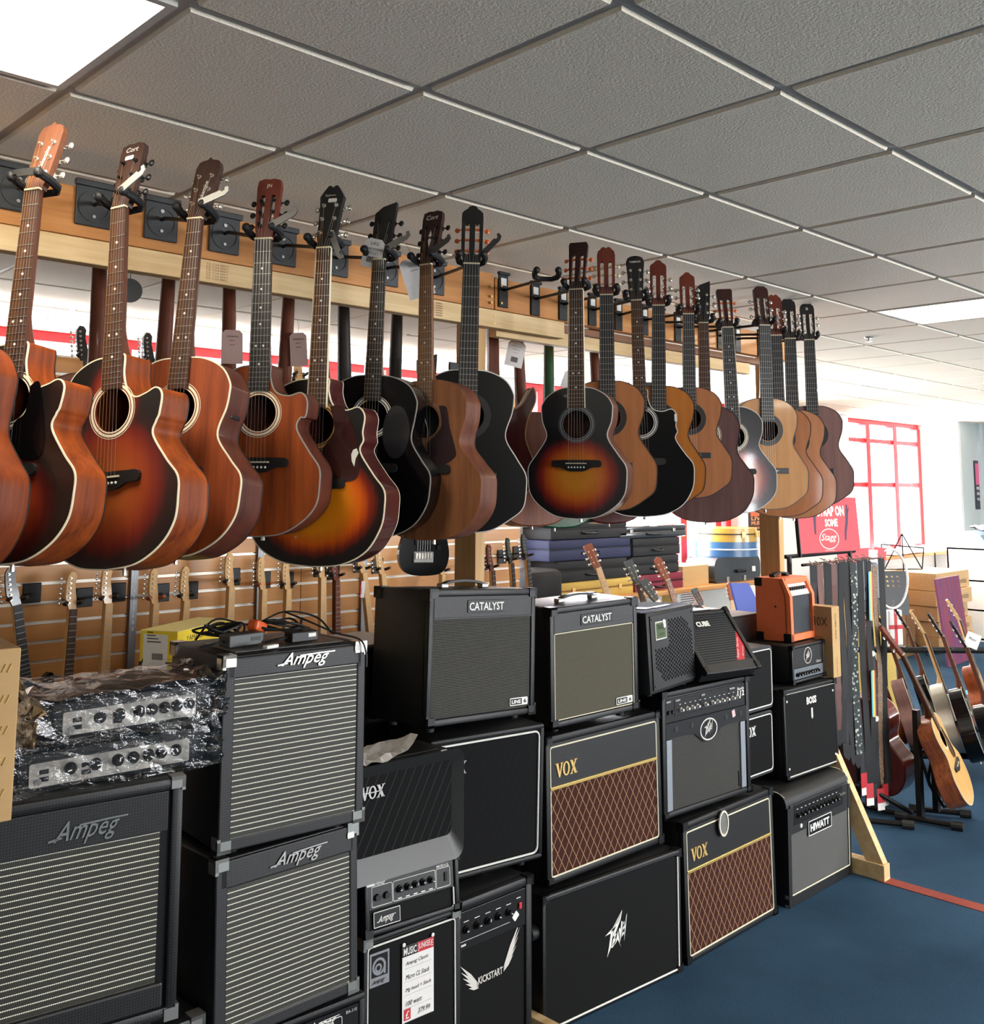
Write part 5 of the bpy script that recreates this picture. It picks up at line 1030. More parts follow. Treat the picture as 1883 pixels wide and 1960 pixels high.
for x0, x1 in ((0, .026), (W-.026, W)): MB().prism([(-.022, 0), (.01, 0), (.01, H-.085), (.045, H-.002), (.016, H-.001), (-.022, H-.088)], x0, x1, M=MP).build('side_frame', ORM, OR)
MB().box(0.02, W-.02, -.022, .01, 0, .034, .004).build('bottom_frame', ORM, OR); MB().box(.02, W-.02, .008, .05, H-.030, H, .004).build('top_frame', ORM, OR); panel(OR, 'grille_cloth', .026, W-.026, .034, H-.090, -.006, plain('slate_grille', (48, 54, 60), .8)); MF2 = Matrix.Translation((0, -.002, H-.092)) @ Matrix.Rotation(-math.atan2(.032, .07), 4, 'X'); cp = MB(); cp.box(.026, W-.026, -.008, .0, 0, .066, M=MF2); cpo = cp.build('control_panel', SILVERP, OR)
km = cached('mini', lambda: MB().cyl((0, 0, 0), (0, -.012, 0), .010, .008, 12), BLACKP)
for i in range(7): inst('knob', km, cpo, MF2 @ Matrix.Translation((.052+i*.024, -.008, .036)))
inst('power_switch', cached('redsw', lambda: MB().box(-.006, .006, -.008, 0, -.009, .009, .002), REDP), cpo, MF2 @ Matrix.Translation((W-.046, -.008, .036)))
for (y_, z_) in ((D-.04, 0), (-.022, 0), (D-.04, H-.04)): MB().box(-.003, .03, y_, y_+.044, z_-.004, z_+.040, .004).build('corner_protector', BLACKP, OR)
MB().cyl((-.003, .06, .17), (.002, .06, .17), .005, .005, 10).build('strap_button', GREYP, OR); handle(OR, .06, .20, .10, H, .010, .03, BLACKP, BLACKP)
# rounded piped pair and big head behind
for nm, z_, H, ds, lg in (('speaker_cabinet', .548, .285, 'lower rounded black cab with white piping between the oval-emblem combo and four-screw cabinet', True), ('speaker_cabinet', .842, .290, 'upper rounded black cab with white piping behind the oval-emblem combo', False)):
    t = amp(nm, ds, (3.195, 1.455, z_, 0, 0, 0), cat='speaker cabinet'); W = .352 if not lg else .342; D = .25; m = MB(); m.prism(rrect(0, W, 0, H, .022), .006, D); m.build('cabinet', TOLEX2, t, True); MB().prism(rrect(.012, W-.012, .012, H-.012, .018), .001, .007).build('grille_cloth', BLKCLOTH if not lg else STRIPE2, t); piping(t, .016, W-.016, .016, H-.016, .001, .003, WHITE, .018)
    if lg: q = MB(); vox(q, .075, H-.095, .045, .001); q.build('logo', WHITE, t)
    feet(t, W, D, .004)
BH = amp('amplifier_head', 'long black amp head with strap handle and gold crest behind the cube amp', (3.19, 1.725, 1.082, 0, 0, 0)); W, H, D = .70, .150, .34
shell(BH, W, H, D, TOLEX2, .012, .006, .012); handle(BH, .22, .43, .17, H, .040, .035, plain('brown_leather', (64, 52, 48), .6), BLACKP); e = MB(); e.ring(circ(.245, .065, .026, .040, 28), circ(.245, .065, .019, .032, 28), -.001); e.build('crest', plain('dull_gold', (146, 130, 100), .4, .5), BH); knobs(BH, [.31, .37, .43, .49], .045, .0, .014, BLACKP)
# hidden supports and back row
def plain_cab(desc, pose, W, H, D, mat=TOLEX, nm='speaker_cabinet'): 
    t = amp(nm, desc, pose, cat='speaker cabinet'); shell(t, W, H, D, mat, .02, .010, .008); panel(t, 'grille_cloth', .02, W-.02, .02, H-.02, .006, BLKCLOTH); corners(t, W, H, D, BLACKP, .03, 'front'); return t
SP = plain_cab('tall black cabinet with grey lettering behind the upper chequered combo', (1.02, 1.72, 0, 0, 0, 0), .50, 1.325, .30); q = MB(); text(q, 'SPIDER V', .12, 1.225, .040, .004, .17, bold=.02); q.build('logo', GREYP, SP); MB().box(.0, .5, .01, .30, 1.325, 1.329).build('top_panel', plain('brown_grey_top', (110, 96, 92), .4), SP)
plain_cab('black cabinet hidden behind chequered stack, carrying the yellow carton', (.44, 1.80, 0, 0, 0, 0), .50, 1.18, .30)
plain_cab('black cabinet carrying the long strap-handled head behind the rounded cabs', (3.22, 1.74, 0, 0, 0, 0), .62, 1.076, .30)
BK = plain_cab('black mixer amp on a cabinet behind the two named combos', (1.90, 1.83, 0, 0, 0, 0), .60, 1.34, .30); MB().box(.03, .57, -.004, .01, 1.25, 1.33, .003).build('control_panel', BLACKP, BK); q = MB()
for i in range(8): text(q, 'CH', .30+i*.03, 1.30-.02*(i % 3), .008, -.006)
q.build('panel_print', GREYP, BK); knobs(BK, [.08+i*.05 for i in range(5)], 1.29, -.004, .010)

# ------------------------------------------------------------------ loose things on the stacks
FB = MB()
def wrapped_head(desc, pose, W, H, D, nk, logo_on):
    t = thing('wrapped_amplifier_head', desc, 'amplifier', pose[0:3], pose[3:6], 'two plastic-wrapped amp heads'); MB().box(0, W, .004, D, 0, H, .010).build('cabinet', TOLEX2, t, True)
    cp = MB().prism(rrect(.024, W-.042, .014, H-.022, .006), -.002, .006).build('control_panel', SILVERP, t); knobs(cp, nk, .044, -.002, .014, BLACKP)
    for x_ in (.055, .145):
        for z_ in (.030, .046): MB().box(x_-.010, x_+.010, -.004, -.001, z_-.005, z_+.005, .001).build('push_button', BLACKP, cp)
    MB().cyl((.042, -.002, .026), (.042, -.005, .026), .008, .008, 14).build('input_jack', STEEL, cp)
    if logo_on: q = MB(); script(q, W*.50, H-.024, .055, .0025, .012); q.build('logo', WHITE, t)
    random.seed(int(W*1000)+logo_on); b = bmesh.new(); nx, ny, nz = 14, 9, 6; grid = {}
    def skin(u, v, w): return (-.028+(W+.056)*u, -.016+(D+.03)*v, -.004+(H+.016)*w)
    faces = []
    def sheet(f, a, c):
        ids = [[b.verts.new(f(i/a, j/c)) for j in range(c+1)] for i in range(a+1)]
        for i in range(a):
            for j in range(c): faces.append(b.faces.new((ids[i][j], ids[i+1][j], ids[i+1][j+1], ids[i][j+1])))
    sheet(lambda p, q_: skin(p, 0, q_), nx, nz); sheet(lambda p, q_: skin(p, q_, 1), nx, ny); sheet(lambda p, q_: skin(0, p, q_), ny, nz); sheet(lambda p, q_: skin(1, p, q_), ny, nz)
    bmesh.ops.remove_doubles(b, verts=b.verts, dist=1e-4)
    bmesh.ops.triangulate(b, faces=b.faces[:])
    for v in b.verts:
        e = max(0, abs(v.co.x-W/2)/(W/2+.03)-.84)*6; fy = 0.35 if v.co.y < 0 else 1.0
        v.co += Vector((random.uniform(-.006, .006), random.uniform(-.010, .002)*fy, random.uniform(-.004, .012) if v.co.z > .03 else random.uniform(-.001, .004)))*(1+1.6*e)
    bm_m = bpy.data.meshes.new('plastic_wrap'); b.to_mesh(bm_m); b.free(); bm_m.materials.append(FILM); o = bpy.data.objects.new('plastic_wrap', bm_m); COL.objects.link(o); o.parent = t
    m = MB()    # gathered ends of the bag
    for s in (0, 1):
        xx = -.028 if s == 0 else W+.028; sg = -1 if s == 0 else 1
        for i in range(4):
            y0_, z0_ = random.uniform(0, .12), random.uniform(.0, H*.8); m.add([(xx, y0_, z0_), (xx, y0_+.05, z0_+.03), (xx+sg*random.uniform(.02, .055), y0_+random.uniform(-.03, .03), z0_+random.uniform(-.035, .03)), (xx+sg*.01, y0_-.02, z0_-.02)], [(0, 1, 2), (0, 2, 3)])
    m.build('gathered_film', FILM, t); return t
wrapped_head('lower plastic-wrapped silver-panel amp head on the large chequered combo', (-.012, 1.222, 1.198, -8, 0, -1.2), .425, .088, .23, [.110, .165, .215, .250, .285, .315, .350], 0)
wrapped_head('upper plastic-wrapped silver-panel amp head, topmost of the two', (.055, 1.218, 1.300, -7, 0, -1.4), .375, .088, .25, [.105, .150, .195, .225, .255, .285, .315], 1)
cl = thing('cardboard_box', 'tall brown carton with brass staples at the left edge beside wrapped heads', 'box', (-.525, 1.12, 1.198), (-6, 0, 0)); MB().box(0, .455, 0, .36, 0, .345, .003).build('carton', CARD, cl); q = MB()
for i in range(5):
    for dx in (0, .018): q.tube([(.43+dx*.6-.01, -.002, .05+i*.062), (.437+dx*.6-.01, -.002, .066+i*.062)], .0014, 5)
o = q.build('staples', GOLD, cl); o['kind'] = 'stuff'
yb = thing('cardboard_box', 'yellow carton with white shipping labels and bold black lettering behind the upper chequered combo', 'box', (.715, 1.93, 1.185), (30, 0, 0)); YEL = plain('yellow_card', (238, 208, 44), .6)
MB().box(0, .34, 0, .140, 0, .225, .003).build('carton', YEL, yb); MB().box(.0, .34, .0, .140, .225, .227).build('top_flap', plain('pale_yellow_flap', (240, 222, 130), .6), yb)
ML = Matrix(((0, 1, 0, -.0015), (-1, 0, 0, .140), (0, 0, 1, 0), (0, 0, 0, 1)))      # left face
q = MB(); q.box(.014, .105, -.0005, .0, .02, .215, M=ML).box(.105, .132, -.0005, 0, .01, .06, M=ML).build('shipping_label', PAPER, yb); q = MB()
for i in range(16): q.box(.030+i*.0045, .0325+i*.0045+(i % 2)*.001, -.0012, -.0006, .050, .095, M=ML)
for i in range(10): q.box(.050+i*.004, .0522+i*.004, -.0012, -.0006, .135, .155, M=ML)
for i in range(4): q.box(.028, .08-.01*i, -.0012, -.0006, .190+i*.010, .193+i*.010, M=ML)
q.box(.10, .16, -.0012, -.0006, .118, .130, M=ML).box(.020, .115, -.0012, -.0006, .103, .106, M=ML).build('label_print', INK, yb); q = MB(); text(q, 'THR', .016, .02, .016, -.0012, .12, bold=.05, M=ML, rot=90); text(q, 'YAMAHA', .05, .19, .016, -.0008, .10); q.build('box_lettering', INK, yb); q = MB(); q.ring(circ(.035, .172, .015, n=20), circ(.035, .172, .011, n=20), -.001); q.build('box_mark', INK, yb)
# leads and power bricks
def lead(desc, pts, r=.0035, nm='power_lead', mat=RUBBER):
    P3 = []
    for i in range(len(pts)-1):
        p0, p1, p2, p3 = (Vector(pts[max(i-1, 0)]), Vector(pts[i]), Vector(pts[i+1]), Vector(pts[min(i+2, len(pts)-1)]))
        for k in range(6):
            t_ = k/6; P3.append(.5*((2*p1)+(-p0+p2)*t_+(2*p0-5*p1+4*p2-p3)*t_*t_+(-p0+3*p1-3*p2+p3)*t_**3))
    P3.append(Vector(pts[-1])); return tag(MB().tube(P3, r, 6).build(nm, mat, None, True), desc, 'cable', 'leads heaped on the chequered combo')
AZ = 1.456; Aloc = Matrix.Translation((.458, 1.177, 0)) @ Matrix.Rotation(R(-4.6), 4, 'Z') @ Matrix.Diagonal((.945, .945, 1, 1))
def al(x, y, z): return tuple(Aloc @ Vector((x, y, AZ+z)))
random.seed(11)
for j, (cx, cy, n, ds) in enumerate(((.10, .22, 16, 'left coil of black power lead on the chequered combo'), (.28, .20, 14, 'right coil of black power lead on the chequered combo'))):
    lead(ds, [al(cx+.075*math.cos(i*1.9+j)*random.uniform(.6, 1.3), cy+.05*math.sin(i*1.9+j)*random.uniform(.6, 1.2), .006+.035*abs(math.sin(i*1.1))+.004*(i % 3)) for i in range(n)])
lead('black lead arching across the top of the chequered combo', [al(.03, .26, .006), (al(.10, .28, .055)), al(.2, .25, .035), al(.30, .24, .065), al(.40, .22, .045), al(.41, .14, .006)], .003)
lead('black plug lead trailing over the right front edge of chequered combo', [al(.26, .16, .075), al(.31, .10, .05), al(.37, .05, .02), al(.42, .0, .004), al(.436, -.012, -.03), al(.437, -.014, -.07)], .003)
for i, (x_, y_, rz, sz) in enumerate(((.06, .10, 10, (.11, .05, .032)), (.24, .075, 4, (.085, .04, .028)))):
    t = thing('power_brick', ['long grey-black power brick at left on the chequered combo', 'black power brick with white label at right on chequered combo'][i], 'power adapter', al(x_, y_, 0), (rz-5, 0, 0)); MB().box(0, sz[0], 0, sz[1], 0, sz[2], .003).build('brick', plain('brick_grey', (58, 62, 62), .45) if not i else BLACKP, t); MB().box(sz[0]*.62, sz[0]*.9, -.001, 0, .012, .022).build('brick_label', WHITE if i else BLACKP, t); MB().tube([(0, sz[1]/2, .015), (-.03, sz[1]/2, .012), (-.06, sz[1]/2+.02, .004)], .004, 6).build('strain_relief', RUBBER, t)
tag(MB().box(0, .055, 0, .035, 0, .030, .008, Matrix.Translation(al(.17, .16, .032)) @ Matrix.Rotation(R(25), 4, 'Z') @ Matrix.Rotation(R(20), 4, 'Y')).build('cable_tag', plain('orange_plastic', (222, 96, 44), .45)), 'orange plastic plug lying among the black leads', 'plug')
tag(MB().box(0, .042, 0, .018, 0, .009, .002, Matrix.Translation(al(.135, .02, 0)) @ Matrix.Rotation(R(12), 4, 'Z')).build('usb_stick', WHITE), 'small white stick at the front edge of the chequered combo top', 'usb stick')
# crumpled sheet on the rounded-bezel combo
t = thing('paper_sheet', 'folded white instruction sheet lying on the rounded-bezel combo', 'paper', (.945, 1.225, 1.083), (8, 0, 0)); m = MB(); nx = 10
ids = [[(i*.022, j*.03, .006+(.045*max(0, (i-6)/4)**1.5*(1-j/6))+.006*math.sin(i*1.3+j)+.004*math.sin(j*2)) for j in range(6)] for i in range(nx+1)]; m.add([p for r_ in ids for p in r_], [(i*6+j, (i+1)*6+j, (i+1)*6+j+1, i*6+j+1) for i in range(nx) for j in range(5)]); m.build('sheet', PAPER, t)
bxm = thing('cardboard_box', 'thin brown carton standing upright with printed model lettering right of the orange amp', 'box', (4.056, 1.41, .918), (0, 0, 0)); MB().box(0, .080, 0, .30, 0, .355, .002).build('carton', CARD, bxm)
ML2 = Matrix(((0, 1, 0, -.001), (-1, 0, 0, .30), (0, 0, 1, 0), (0, 0, 0, 1))); q = MB(); text(q, 'CUBE-30X', .05, .255, .045, -.0006, .225, M=ML2); text(q, 'Roland', .10, .31, .014, -.0006, M=ML2); q.build('box_lettering', plain('box_ink', (84, 62, 46), .8), bxm)
q = MB(); q.tube([(p[0], 0, p[1]) for p in rrect(.12, .25, .02, .20, .015)], .0012, 4, M=ML2, close=True).tube([(p[0], 0, p[1]) for p in rrect(.14, .235, .03, .17, .012)], .001, 4, M=ML2, close=True); q.build('box_drawing', plain('box_ink', (84, 62, 46), .8), bxm); q = MB(); text(q, 'CUBE-30X', .030, .32, .014, -.0008, .13, rot=-90); text(q, 'guitar amplifier', .034, .10, .010, -.0008, .09, rot=-90); q.build('side_lettering', plain('box_ink', (84, 62, 46), .8), bxm)
# ------------------------------------------------------------------ the back of the shop
def ray(px, py):
    return (fwd*FPX+right*(px-941.5)+up*(PPY-py))
def onY(px, py, Y): d = ray(px, py); return CAM_LOC+d*((Y-CAM_LOC.y)/d.y)
def onZ(px, py, Z): d = ray(px, py); return CAM_LOC+d*((Z-CAM_LOC.z)/d.z)
# electric guitars on the slatwall, headstocks towards us
E_STRAT = catmull([(0, -.42), (.04, -.44), (.07, -.40), (.125, -.36), (.14, -.40), (.105, -.52), (.115, -.60), (.16, -.70), (.13, -.80), (.03, -.83), (-.09, -.80), (-.155, -.72), (-.13, -.60), (-.11, -.52), (-.145, -.40), (-.125, -.345), (-.07, -.38), (-.04, -.43), (0, -.42)], 3)[:-1]
H_INLINE = [(-.021, 0), (-.030, .03), (-.040, .055), (-.038, .11), (-.030, .160), (-.012, .182), (.010, .178), (.022, .160), (.012, .12), (.020, .05), (.021, 0)]
ECOL = [('black', DARKBODY), ('cream', plain('cream_lacquer', (222, 206, 168), .25, 0, .6)), ('red', plain('red_lacquer', (150, 30, 32), .2, 0, .8)), ('blue', plain('blue_lacquer', (38, 60, 110), .2, 0, .8)), ('amber', burst('burst_electric', [(.3, (206, 130, 50)), (.7, (120, 50, 24)), (.95, (24, 18, 16))], zl=-.6))]
CLOSE = [(33, 1158, 0, EBONY, blk_head, 'dark tilted headstock at far left'), (140, 1166, 1, ROSEW, MAPLE, 'maple head second from left'), (208, 1155, 2, MAPLE, MAPLE, 'all-maple neck third from left'), (298, 1155, 3, MAPLE, MAPLE, 'maple head above the yellow carton'), (357, 1150, 1, MAPLE, MAPLE, 'maple head right of the yellow carton'),
         (443, 1122, 0, MAPLE, MAPLE, 'maple head above the power leads'), (505, 1128, 4, MAPLE, MAPLE, 'maple head with orange hook above the power leads'), (552, 1128, 2, MAPLE, MAPLE, 'maple head right of the orange hook'), (618, 1105, 1, MAPLE, MAPLE, 'pale neck left of the brown neck'), (645, 1110, 4, MAHOG_N, redmah, 'brown neck in the slatwall row'), (697, 1096, 0, MAPLE, MAPLE, 'maple head with red swing tag'), (733, 1098, 3, MAPLE, MAPLE, 'maple head left of the hanging black electric'),
         (848, 1100, 1, MAPLE, MAPLE, 'maple head right of the hanging black electric'), (943, 1092, 2, ROSEW, redmah, 'small brown head right of the centre post'), (980, 1078, 4, EBONY, plain('dark_green_head', (40, 58, 50), .3), 'dark head left of the black mixer amp'), (1010, 1070, 0, EBONY, blk_head, 'black head beside the window edge')]
ORANGEP = plain('orange_hook', (170, 84, 44), .5)
def electric(desc, loc, rot, body, neckm, headm, i):
    t = thing('electric_guitar', desc, 'guitar', loc, rot, 'electric guitars on the slatwall')
    MB().prism(E_STRAT, 0, .042).build('body', body, t); MB().prism([(-.021, 0), (.021, 0), (.027, -.46), (-.027, -.46)], -.002, .020).build('neck', MAPLE if neckm is not MAHOG_N else MAHOG_N, t)
    fb = MB().prism([(-.0205, 0), (.0205, 0), (.027, -.47), (-.027, -.47)], -.0065, -.002).build('fingerboard', neckm, t); fm = cached('efret', lambda: MB().box(-1, 1, -.0078, -.0066, -.001, .001), STEEL)
    for n in range(1, 21): z = -.648*(1-2**(-n/12)); inst('fret', fm, fb, Matrix.Translation((0, 0, z)) @ Matrix.Diagonal((.0205+.0065*z/-.46, 1, 1, 1)))
    HM = Matrix.Rotation(R(-4), 4, 'X') @ Matrix.Translation((0, .004, 0)); h = MB().prism(H_INLINE, 0, .014, M=HM).build('headstock', headm, t)
    tm = cached('etun', lambda: MB().cyl((0, -.010, 0), (0, .0, 0), .004, .004, 8).cyl((-.028, .02, 0), (0, .02, 0), .002, .002, 6).ell((-.036, .02, 0), (.008, .004, .009), 8, 5).cyl((0, -.002, 0), (0, .0, 0), .006, .006, 8), CHROME)
    for k in range(6): inst('tuner', tm, h, HM @ Matrix.Translation((-.024+.0015*k, 0, .030+.024*k)))
    for zz in (-.56, -.66): MB().box(-.034, .034, -.006, 0, zz-.01, zz+.01, .002).build('pickup', BLACKP, t)
    br = MB().box(-.034, .034, -.010, 0, -.70, -.675, .002).build('bridge', CHROME, t)
    return t
def slat_hook(p, ds, ymat):
    hk = thing('slatwall_hook', 'black slatwall hook holding the '+ds, 'hook', (p.x+.16, SY, p.z+.02), group='guitar hooks on the slatwall')
    MB().box(-.045, .045, -.012, -.001, -.045, .055, .004).build('backplate', BLACKP, hk); c = Vector((-.16, p.y-SY+.035, .0)); MB().tube([(0, -.01, 0), (-.02, -.04, 0), c], .005, 6).build('arm', BLACKP, hk)
    MB().tube([c+Vector((-.038, -.055, .016)), c+Vector((-.04, -.02, .006)), c+Vector((-.02, .0, 0)), c+Vector((.02, .0, 0)), c+Vector((.04, -.02, .006)), c+Vector((.038, -.055, .016))], .009, 7).build('yoke', ymat, hk, True)
for i, (px, py, ci, nm, hm, ds) in enumerate(CLOSE):
    p = onY(px, py, 3.93); t = electric('electric guitar on the slatwall, '+ds, p, (8+(i*7) % 11, -2, [-9, 3, 2, 3, 4, 2, 1, 2, 0, 0, -9, -7, 5, -4, -6, -7][i]), ECOL[ci][1], nm, hm, i)
    slat_hook(p, ds, ORANGEP if i in (3, 6) else RUBBER)
# upper slatwall guitars whose heads show over the rack
for i, (px, py, ds) in enumerate(((165, 690, 'dark head above the slatwall, left of second acoustic'), (292, 700, 'dark head above the slatwall, right of second acoustic'), (575, 725, 'maple head above the slatwall, left of the amber jumbo neck'), (820, 700, 'black head above the slatwall behind satin brown guitar'))):
    p = onY(px, py, 3.93); slat_hook(p, ds, RUBBER); electric('electric guitar high up, '+ds, p, (10, -2, -6 if i < 2 else 3), ECOL[i % 5][1], EBONY if i != 2 else MAPLE, blk_head if i != 2 else MAPLE, i)
rt = thing('swing_tag', 'red-edged swing tag under a slatwall headstock left of the tall named combo', 'tag', onY(695, 1112, 3.88), (5, 0, 4)); MB().box(-.018, .018, 0, .002, -.10, 0).build('card', PAPER, rt); MB().box(-.02, -.012, -.001, .002, -.10, 0).build('red_edge', REDP, rt); q = MB(); text(q, 'SALE', -.006, -.08, .014, -.001, rot=90); q.build('print', INK, rt)

# ---- cases on the window sill
def case(desc, x, z, w, h, mat, d=.32, y=4.36, latch=None, group='instrument cases stacked on the sill', lid=True, rz=0, hcol=None, nm='instrument_case'):
    t = thing(nm, desc, 'case', (x, y, z), (rz, 0, 0), group); m = MB(); m.box(0, w, 0, d, 0, h*.55, .012).box(0, w, .002, d, h*.56, h, .014); m.build('case_body', mat, t, True); MB().box(-.002, w+.002, -.003, d, h*.535, h*.575, .002).build('seam', hcol or BLACKP, t)
    MB().tube([(w*.38, -.004, h*.34), (w*.40, -.03, h*.30), (w*.48, -.04, h*.28), (w*.56, -.03, h*.30), (w*.58, -.004, h*.34)], .010, 6).build('handle', hcol or BLACKP, t, True)
    if latch:
        for u in (.16, .80): MB().box(w*u-.018, w*u+.018, -.008, .002, h*.42, h*.70, .003).build('latch', latch, t)
    return t
NAVY = plain('navy_nylon', (32, 38, 74), .7); BLKN = plain('black_nylon', (22, 23, 26), .75); TWEED = weave('tweed_cloth', (206, 176, 96), (168, 136, 66), .012, .5); WINE = plain('wine_nylon', (120, 26, 48), .7); LEATH = plain('tan_leather', (120, 66, 40), .6); BLUE = plain('sky_blue_shell', (52, 92, 134), .3, 0, .4); YELS = plain('yellow_shell', (170, 136, 56), .35, 0, .3)
z0 = .955
case('yellow tweed case with brown handle at the bottom of the left sill stack', 5.26, z0, .94, .155, TWEED, latch=GOLD, hcol=LEATH); case('plain black case between tweed and blue cases', 5.22, z0+.157, .90, .17, BLKN); case('navy blue zipped case with tan badge in left sill stack', 5.12, z0+.329, 1.05, .17, NAVY); case('black bag on top of the left sill stack', 5.14, z0+.501, .98, .155, BLKN)
case('wine red case at the bottom of the second sill stack', 6.22, z0, .72, .16, WINE); case('black padded case above the wine red case', 6.18, z0+.162, .70, .16, BLKN); case('black case third up in the second sill stack', 6.20, z0+.324, .70, .155, BLKN)
t = case('glossy black hard case with silver latches and domed lid topping second stack', 6.02, z0+.481, .98, .11, plain('hard_case_black', (52, 54, 58), .25, 0, .7), latch=CHROME); MB().ell((.49, .16, .10), (.49, .16, .05), 20, 8).build('domed_lid', plain('hard_case_lid', (150, 156, 160), .2, 0, .8), t, True)
b = thing('cardboard_box', 'plain brown carton on the sill between case stacks', 'box', (6.96, 4.38, z0)); MB().box(0, .42, 0, .3, 0, .20, .003).build('carton', CARD, b)
t = thing('instrument_case', 'large black shaped hard case at the bottom of the right sill stack', 'case', (7.42, 4.34, z0), group='instrument cases stacked on the sill'); MB().prism(rrect(0, .82, 0, .26, .09), 0, .33).build('case_body', plain('hard_case_black', (52, 54, 58), .25, 0, .7), t, True); MB().box(.36, .52, -.03, 0, .10, .13, .008).build('handle', BLACKP, t); MB().box(.66, .72, -.005, 0, .10, .15).build('case_badge', PAPER, t)
for u in (.2, .5): MB().box(u, u+.04, -.01, .0, .02, .07, .003).build('latch', CHROME, t)
t = thing('drum_case', 'sky blue round case with red tag on the black shaped case', 'case', (7.86, 4.50, z0+.262), group='instrument cases stacked on the sill'); MB().cyl((0, 0, 0), (0, 0, .14), .32, .32, 32).build('case_body', BLUE, t, True); MB().tube([(.325*math.cos(2*PI*i/28), .325*math.sin(2*PI*i/28), .07) for i in range(28)], .008, 5, close=True).build('rim_band', plain('pale_band', (206, 214, 220), .4), t); MB().box(.16, .21, -.31, -.30, -.02, .06).build('red_tag', REDP, t)
t = thing('drum_case', 'yellow round case on top of the sky blue one', 'case', (7.88, 4.50, z0+.403), group='instrument cases stacked on the sill'); MB().cyl((0, 0, 0), (0, 0, .13), .31, .30, 32).build('case_body', YELS, t, True); MB().tube([(.312*math.cos(2*PI*i/28), .312*math.sin(2*PI*i/28), .075) for i in range(28)], .006, 5, close=True).build('rim_band', BLACKP, t)
for a in (-2.0, -1.4, -.9): MB().box(-.02, .02, -.012, .01, .04, .10, .003, Matrix.Rotation(a+PI/2, 4, 'Z') @ Matrix.Translation((0, -.315, 0))).build('latch', GOLD, t)
nb = thing('drum_case', 'blue and black gig bags piled beside slatwall end by the window', 'case', (4.95, 4.45, .62), group='instrument cases stacked on the sill'); MB().box(-.25, .22, -.25, .10, 0, .35, .05).build('bag_body', NAVY, nb, True); MB().box(-.2, .2, -.22, .1, .36, .62, .05).build('bag_top', BLKN, nb, True); MB().box(-.3, .3, -.2, .2, -.62, -.002, .01).build('plinth', BLKN, nb)
pp = thing('paper_sheet', 'pinned newspaper and yellow leaflet on the wall below the carton', 'paper', (7.0, YB-.006, .70)); MB().box(0, .62, 0, .004, 0, .22).build('sheet', PAPER, pp); MB().box(.06, .3, -.002, 0, .06, .18).build('yellow_block', YELS, pp); q = MB()
for i in range(8): q.box(.36, .58, -.002, -.001, .03+i*.022, .036+i*.022)
q.build('print', INK, pp)
# posters
def poster(desc, p0, w, h, cols, lines, nm='poster'):
    t = thing(nm, desc, 'poster', p0); MB().box(0, w, 0, .003, 0, h).build('sheet', cols[0], t); MB().box(w*.12, w*.88, -.001, 0, h*.50, h*.94).build('picture_block', cols[1], t); q = MB()
    for i, (tx, a) in enumerate(lines): text(q, tx, w/2, h*(.40-i*.11), h*a, -.0015, w*.7, center=True, bold=.02)
    q.build('lettering', cols[2], t); return t
poster('dark orange gig poster on the white wall between the windows', (8.62, YB-.004, 1.36), .36, .44, (plain('poster_brown', (60, 34, 26), .7), plain('poster_orange', (206, 96, 52), .7), plain('poster_tan', (226, 150, 100), .7)), (('LIVE', .09), ('MUSIC', .09), ('JUNE 8', .06)))
pq = onY(1868, 975, 4.26); poster('dark pink-lettered poster on the grey wall at the right edge', (pq.x, 4.262, pq.z), .40, .68, (plain('poster_black', (44, 46, 60), .7), plain('poster_pink', (196, 90, 130), .7), PAPER), (('FESTIVAL', .06), ('ON STAGE', .06), ('TICKETS', .05)))

# ---- strap stand
SX0, SX1, SYY = 4.28, 5.06, 1.78
ss = thing('strap_stand', 'black floor stand with top rails carrying guitar straps under the red sign', 'display stand', (4.66, SYY, 0)); fr_ = MB()
for x_ in (-.36, .36): fr_.tube([(x_, 0, .03), (x_, 0, 1.50)], .014, 8); fr_.tube([(x_, -.22, .02), (x_, .22, .02)], .014, 8)
fr_.tube([(-.40, 0, 1.50), (.42, 0, 1.50)], .012, 8).tube([(-.40, -.10, 1.46), (.42, -.10, 1.46)], .008, 8).tube([(-.36, 0, .5), (.36, 0, .5)], .010, 8); fr_.build('frame', BLACKP, ss, True)
for i in range(9):
    MB().tube([(-.36+i*.09, -.10, 1.46), (-.36+i*.09, -.20, 1.47)], .004, 6).build('prong', STEEL, ss)
sg = thing('sign', 'red display sign reading strap on some in white above the strap stand', 'sign', (4.40, SYY-.02, 1.512), (-6, -4, 0)); MB().box(0, .60, 0, .006, 0, .315).build('board', plain('sign_red', (200, 44, 58), .5), sg); MB().box(-.008, 0, -.002, .02, -.02, .20).build('edge_strip', BLACKP, sg)
q = MB(); text(q, 'STRAP ON', .185, .205, .062, -.001, .275, bold=.045); text(q, 'SOME', .255, .145, .046, -.001, .13, bold=.04); text(q, 'Stagg', .205, .055, .050, -.001, .155, shear=.35, bold=.005); q.ring(circ(.285, .075, .098, .060, 32), circ(.285, .075, .092, .055, 32), -.001); text(q, 'www.straps', .23, .004, .008, -.001, .10); text(q, 'music', .34, .295, .010, -.001, .10); q.build('lettering', plain('sign_cream', (240, 226, 214), .6), sg)
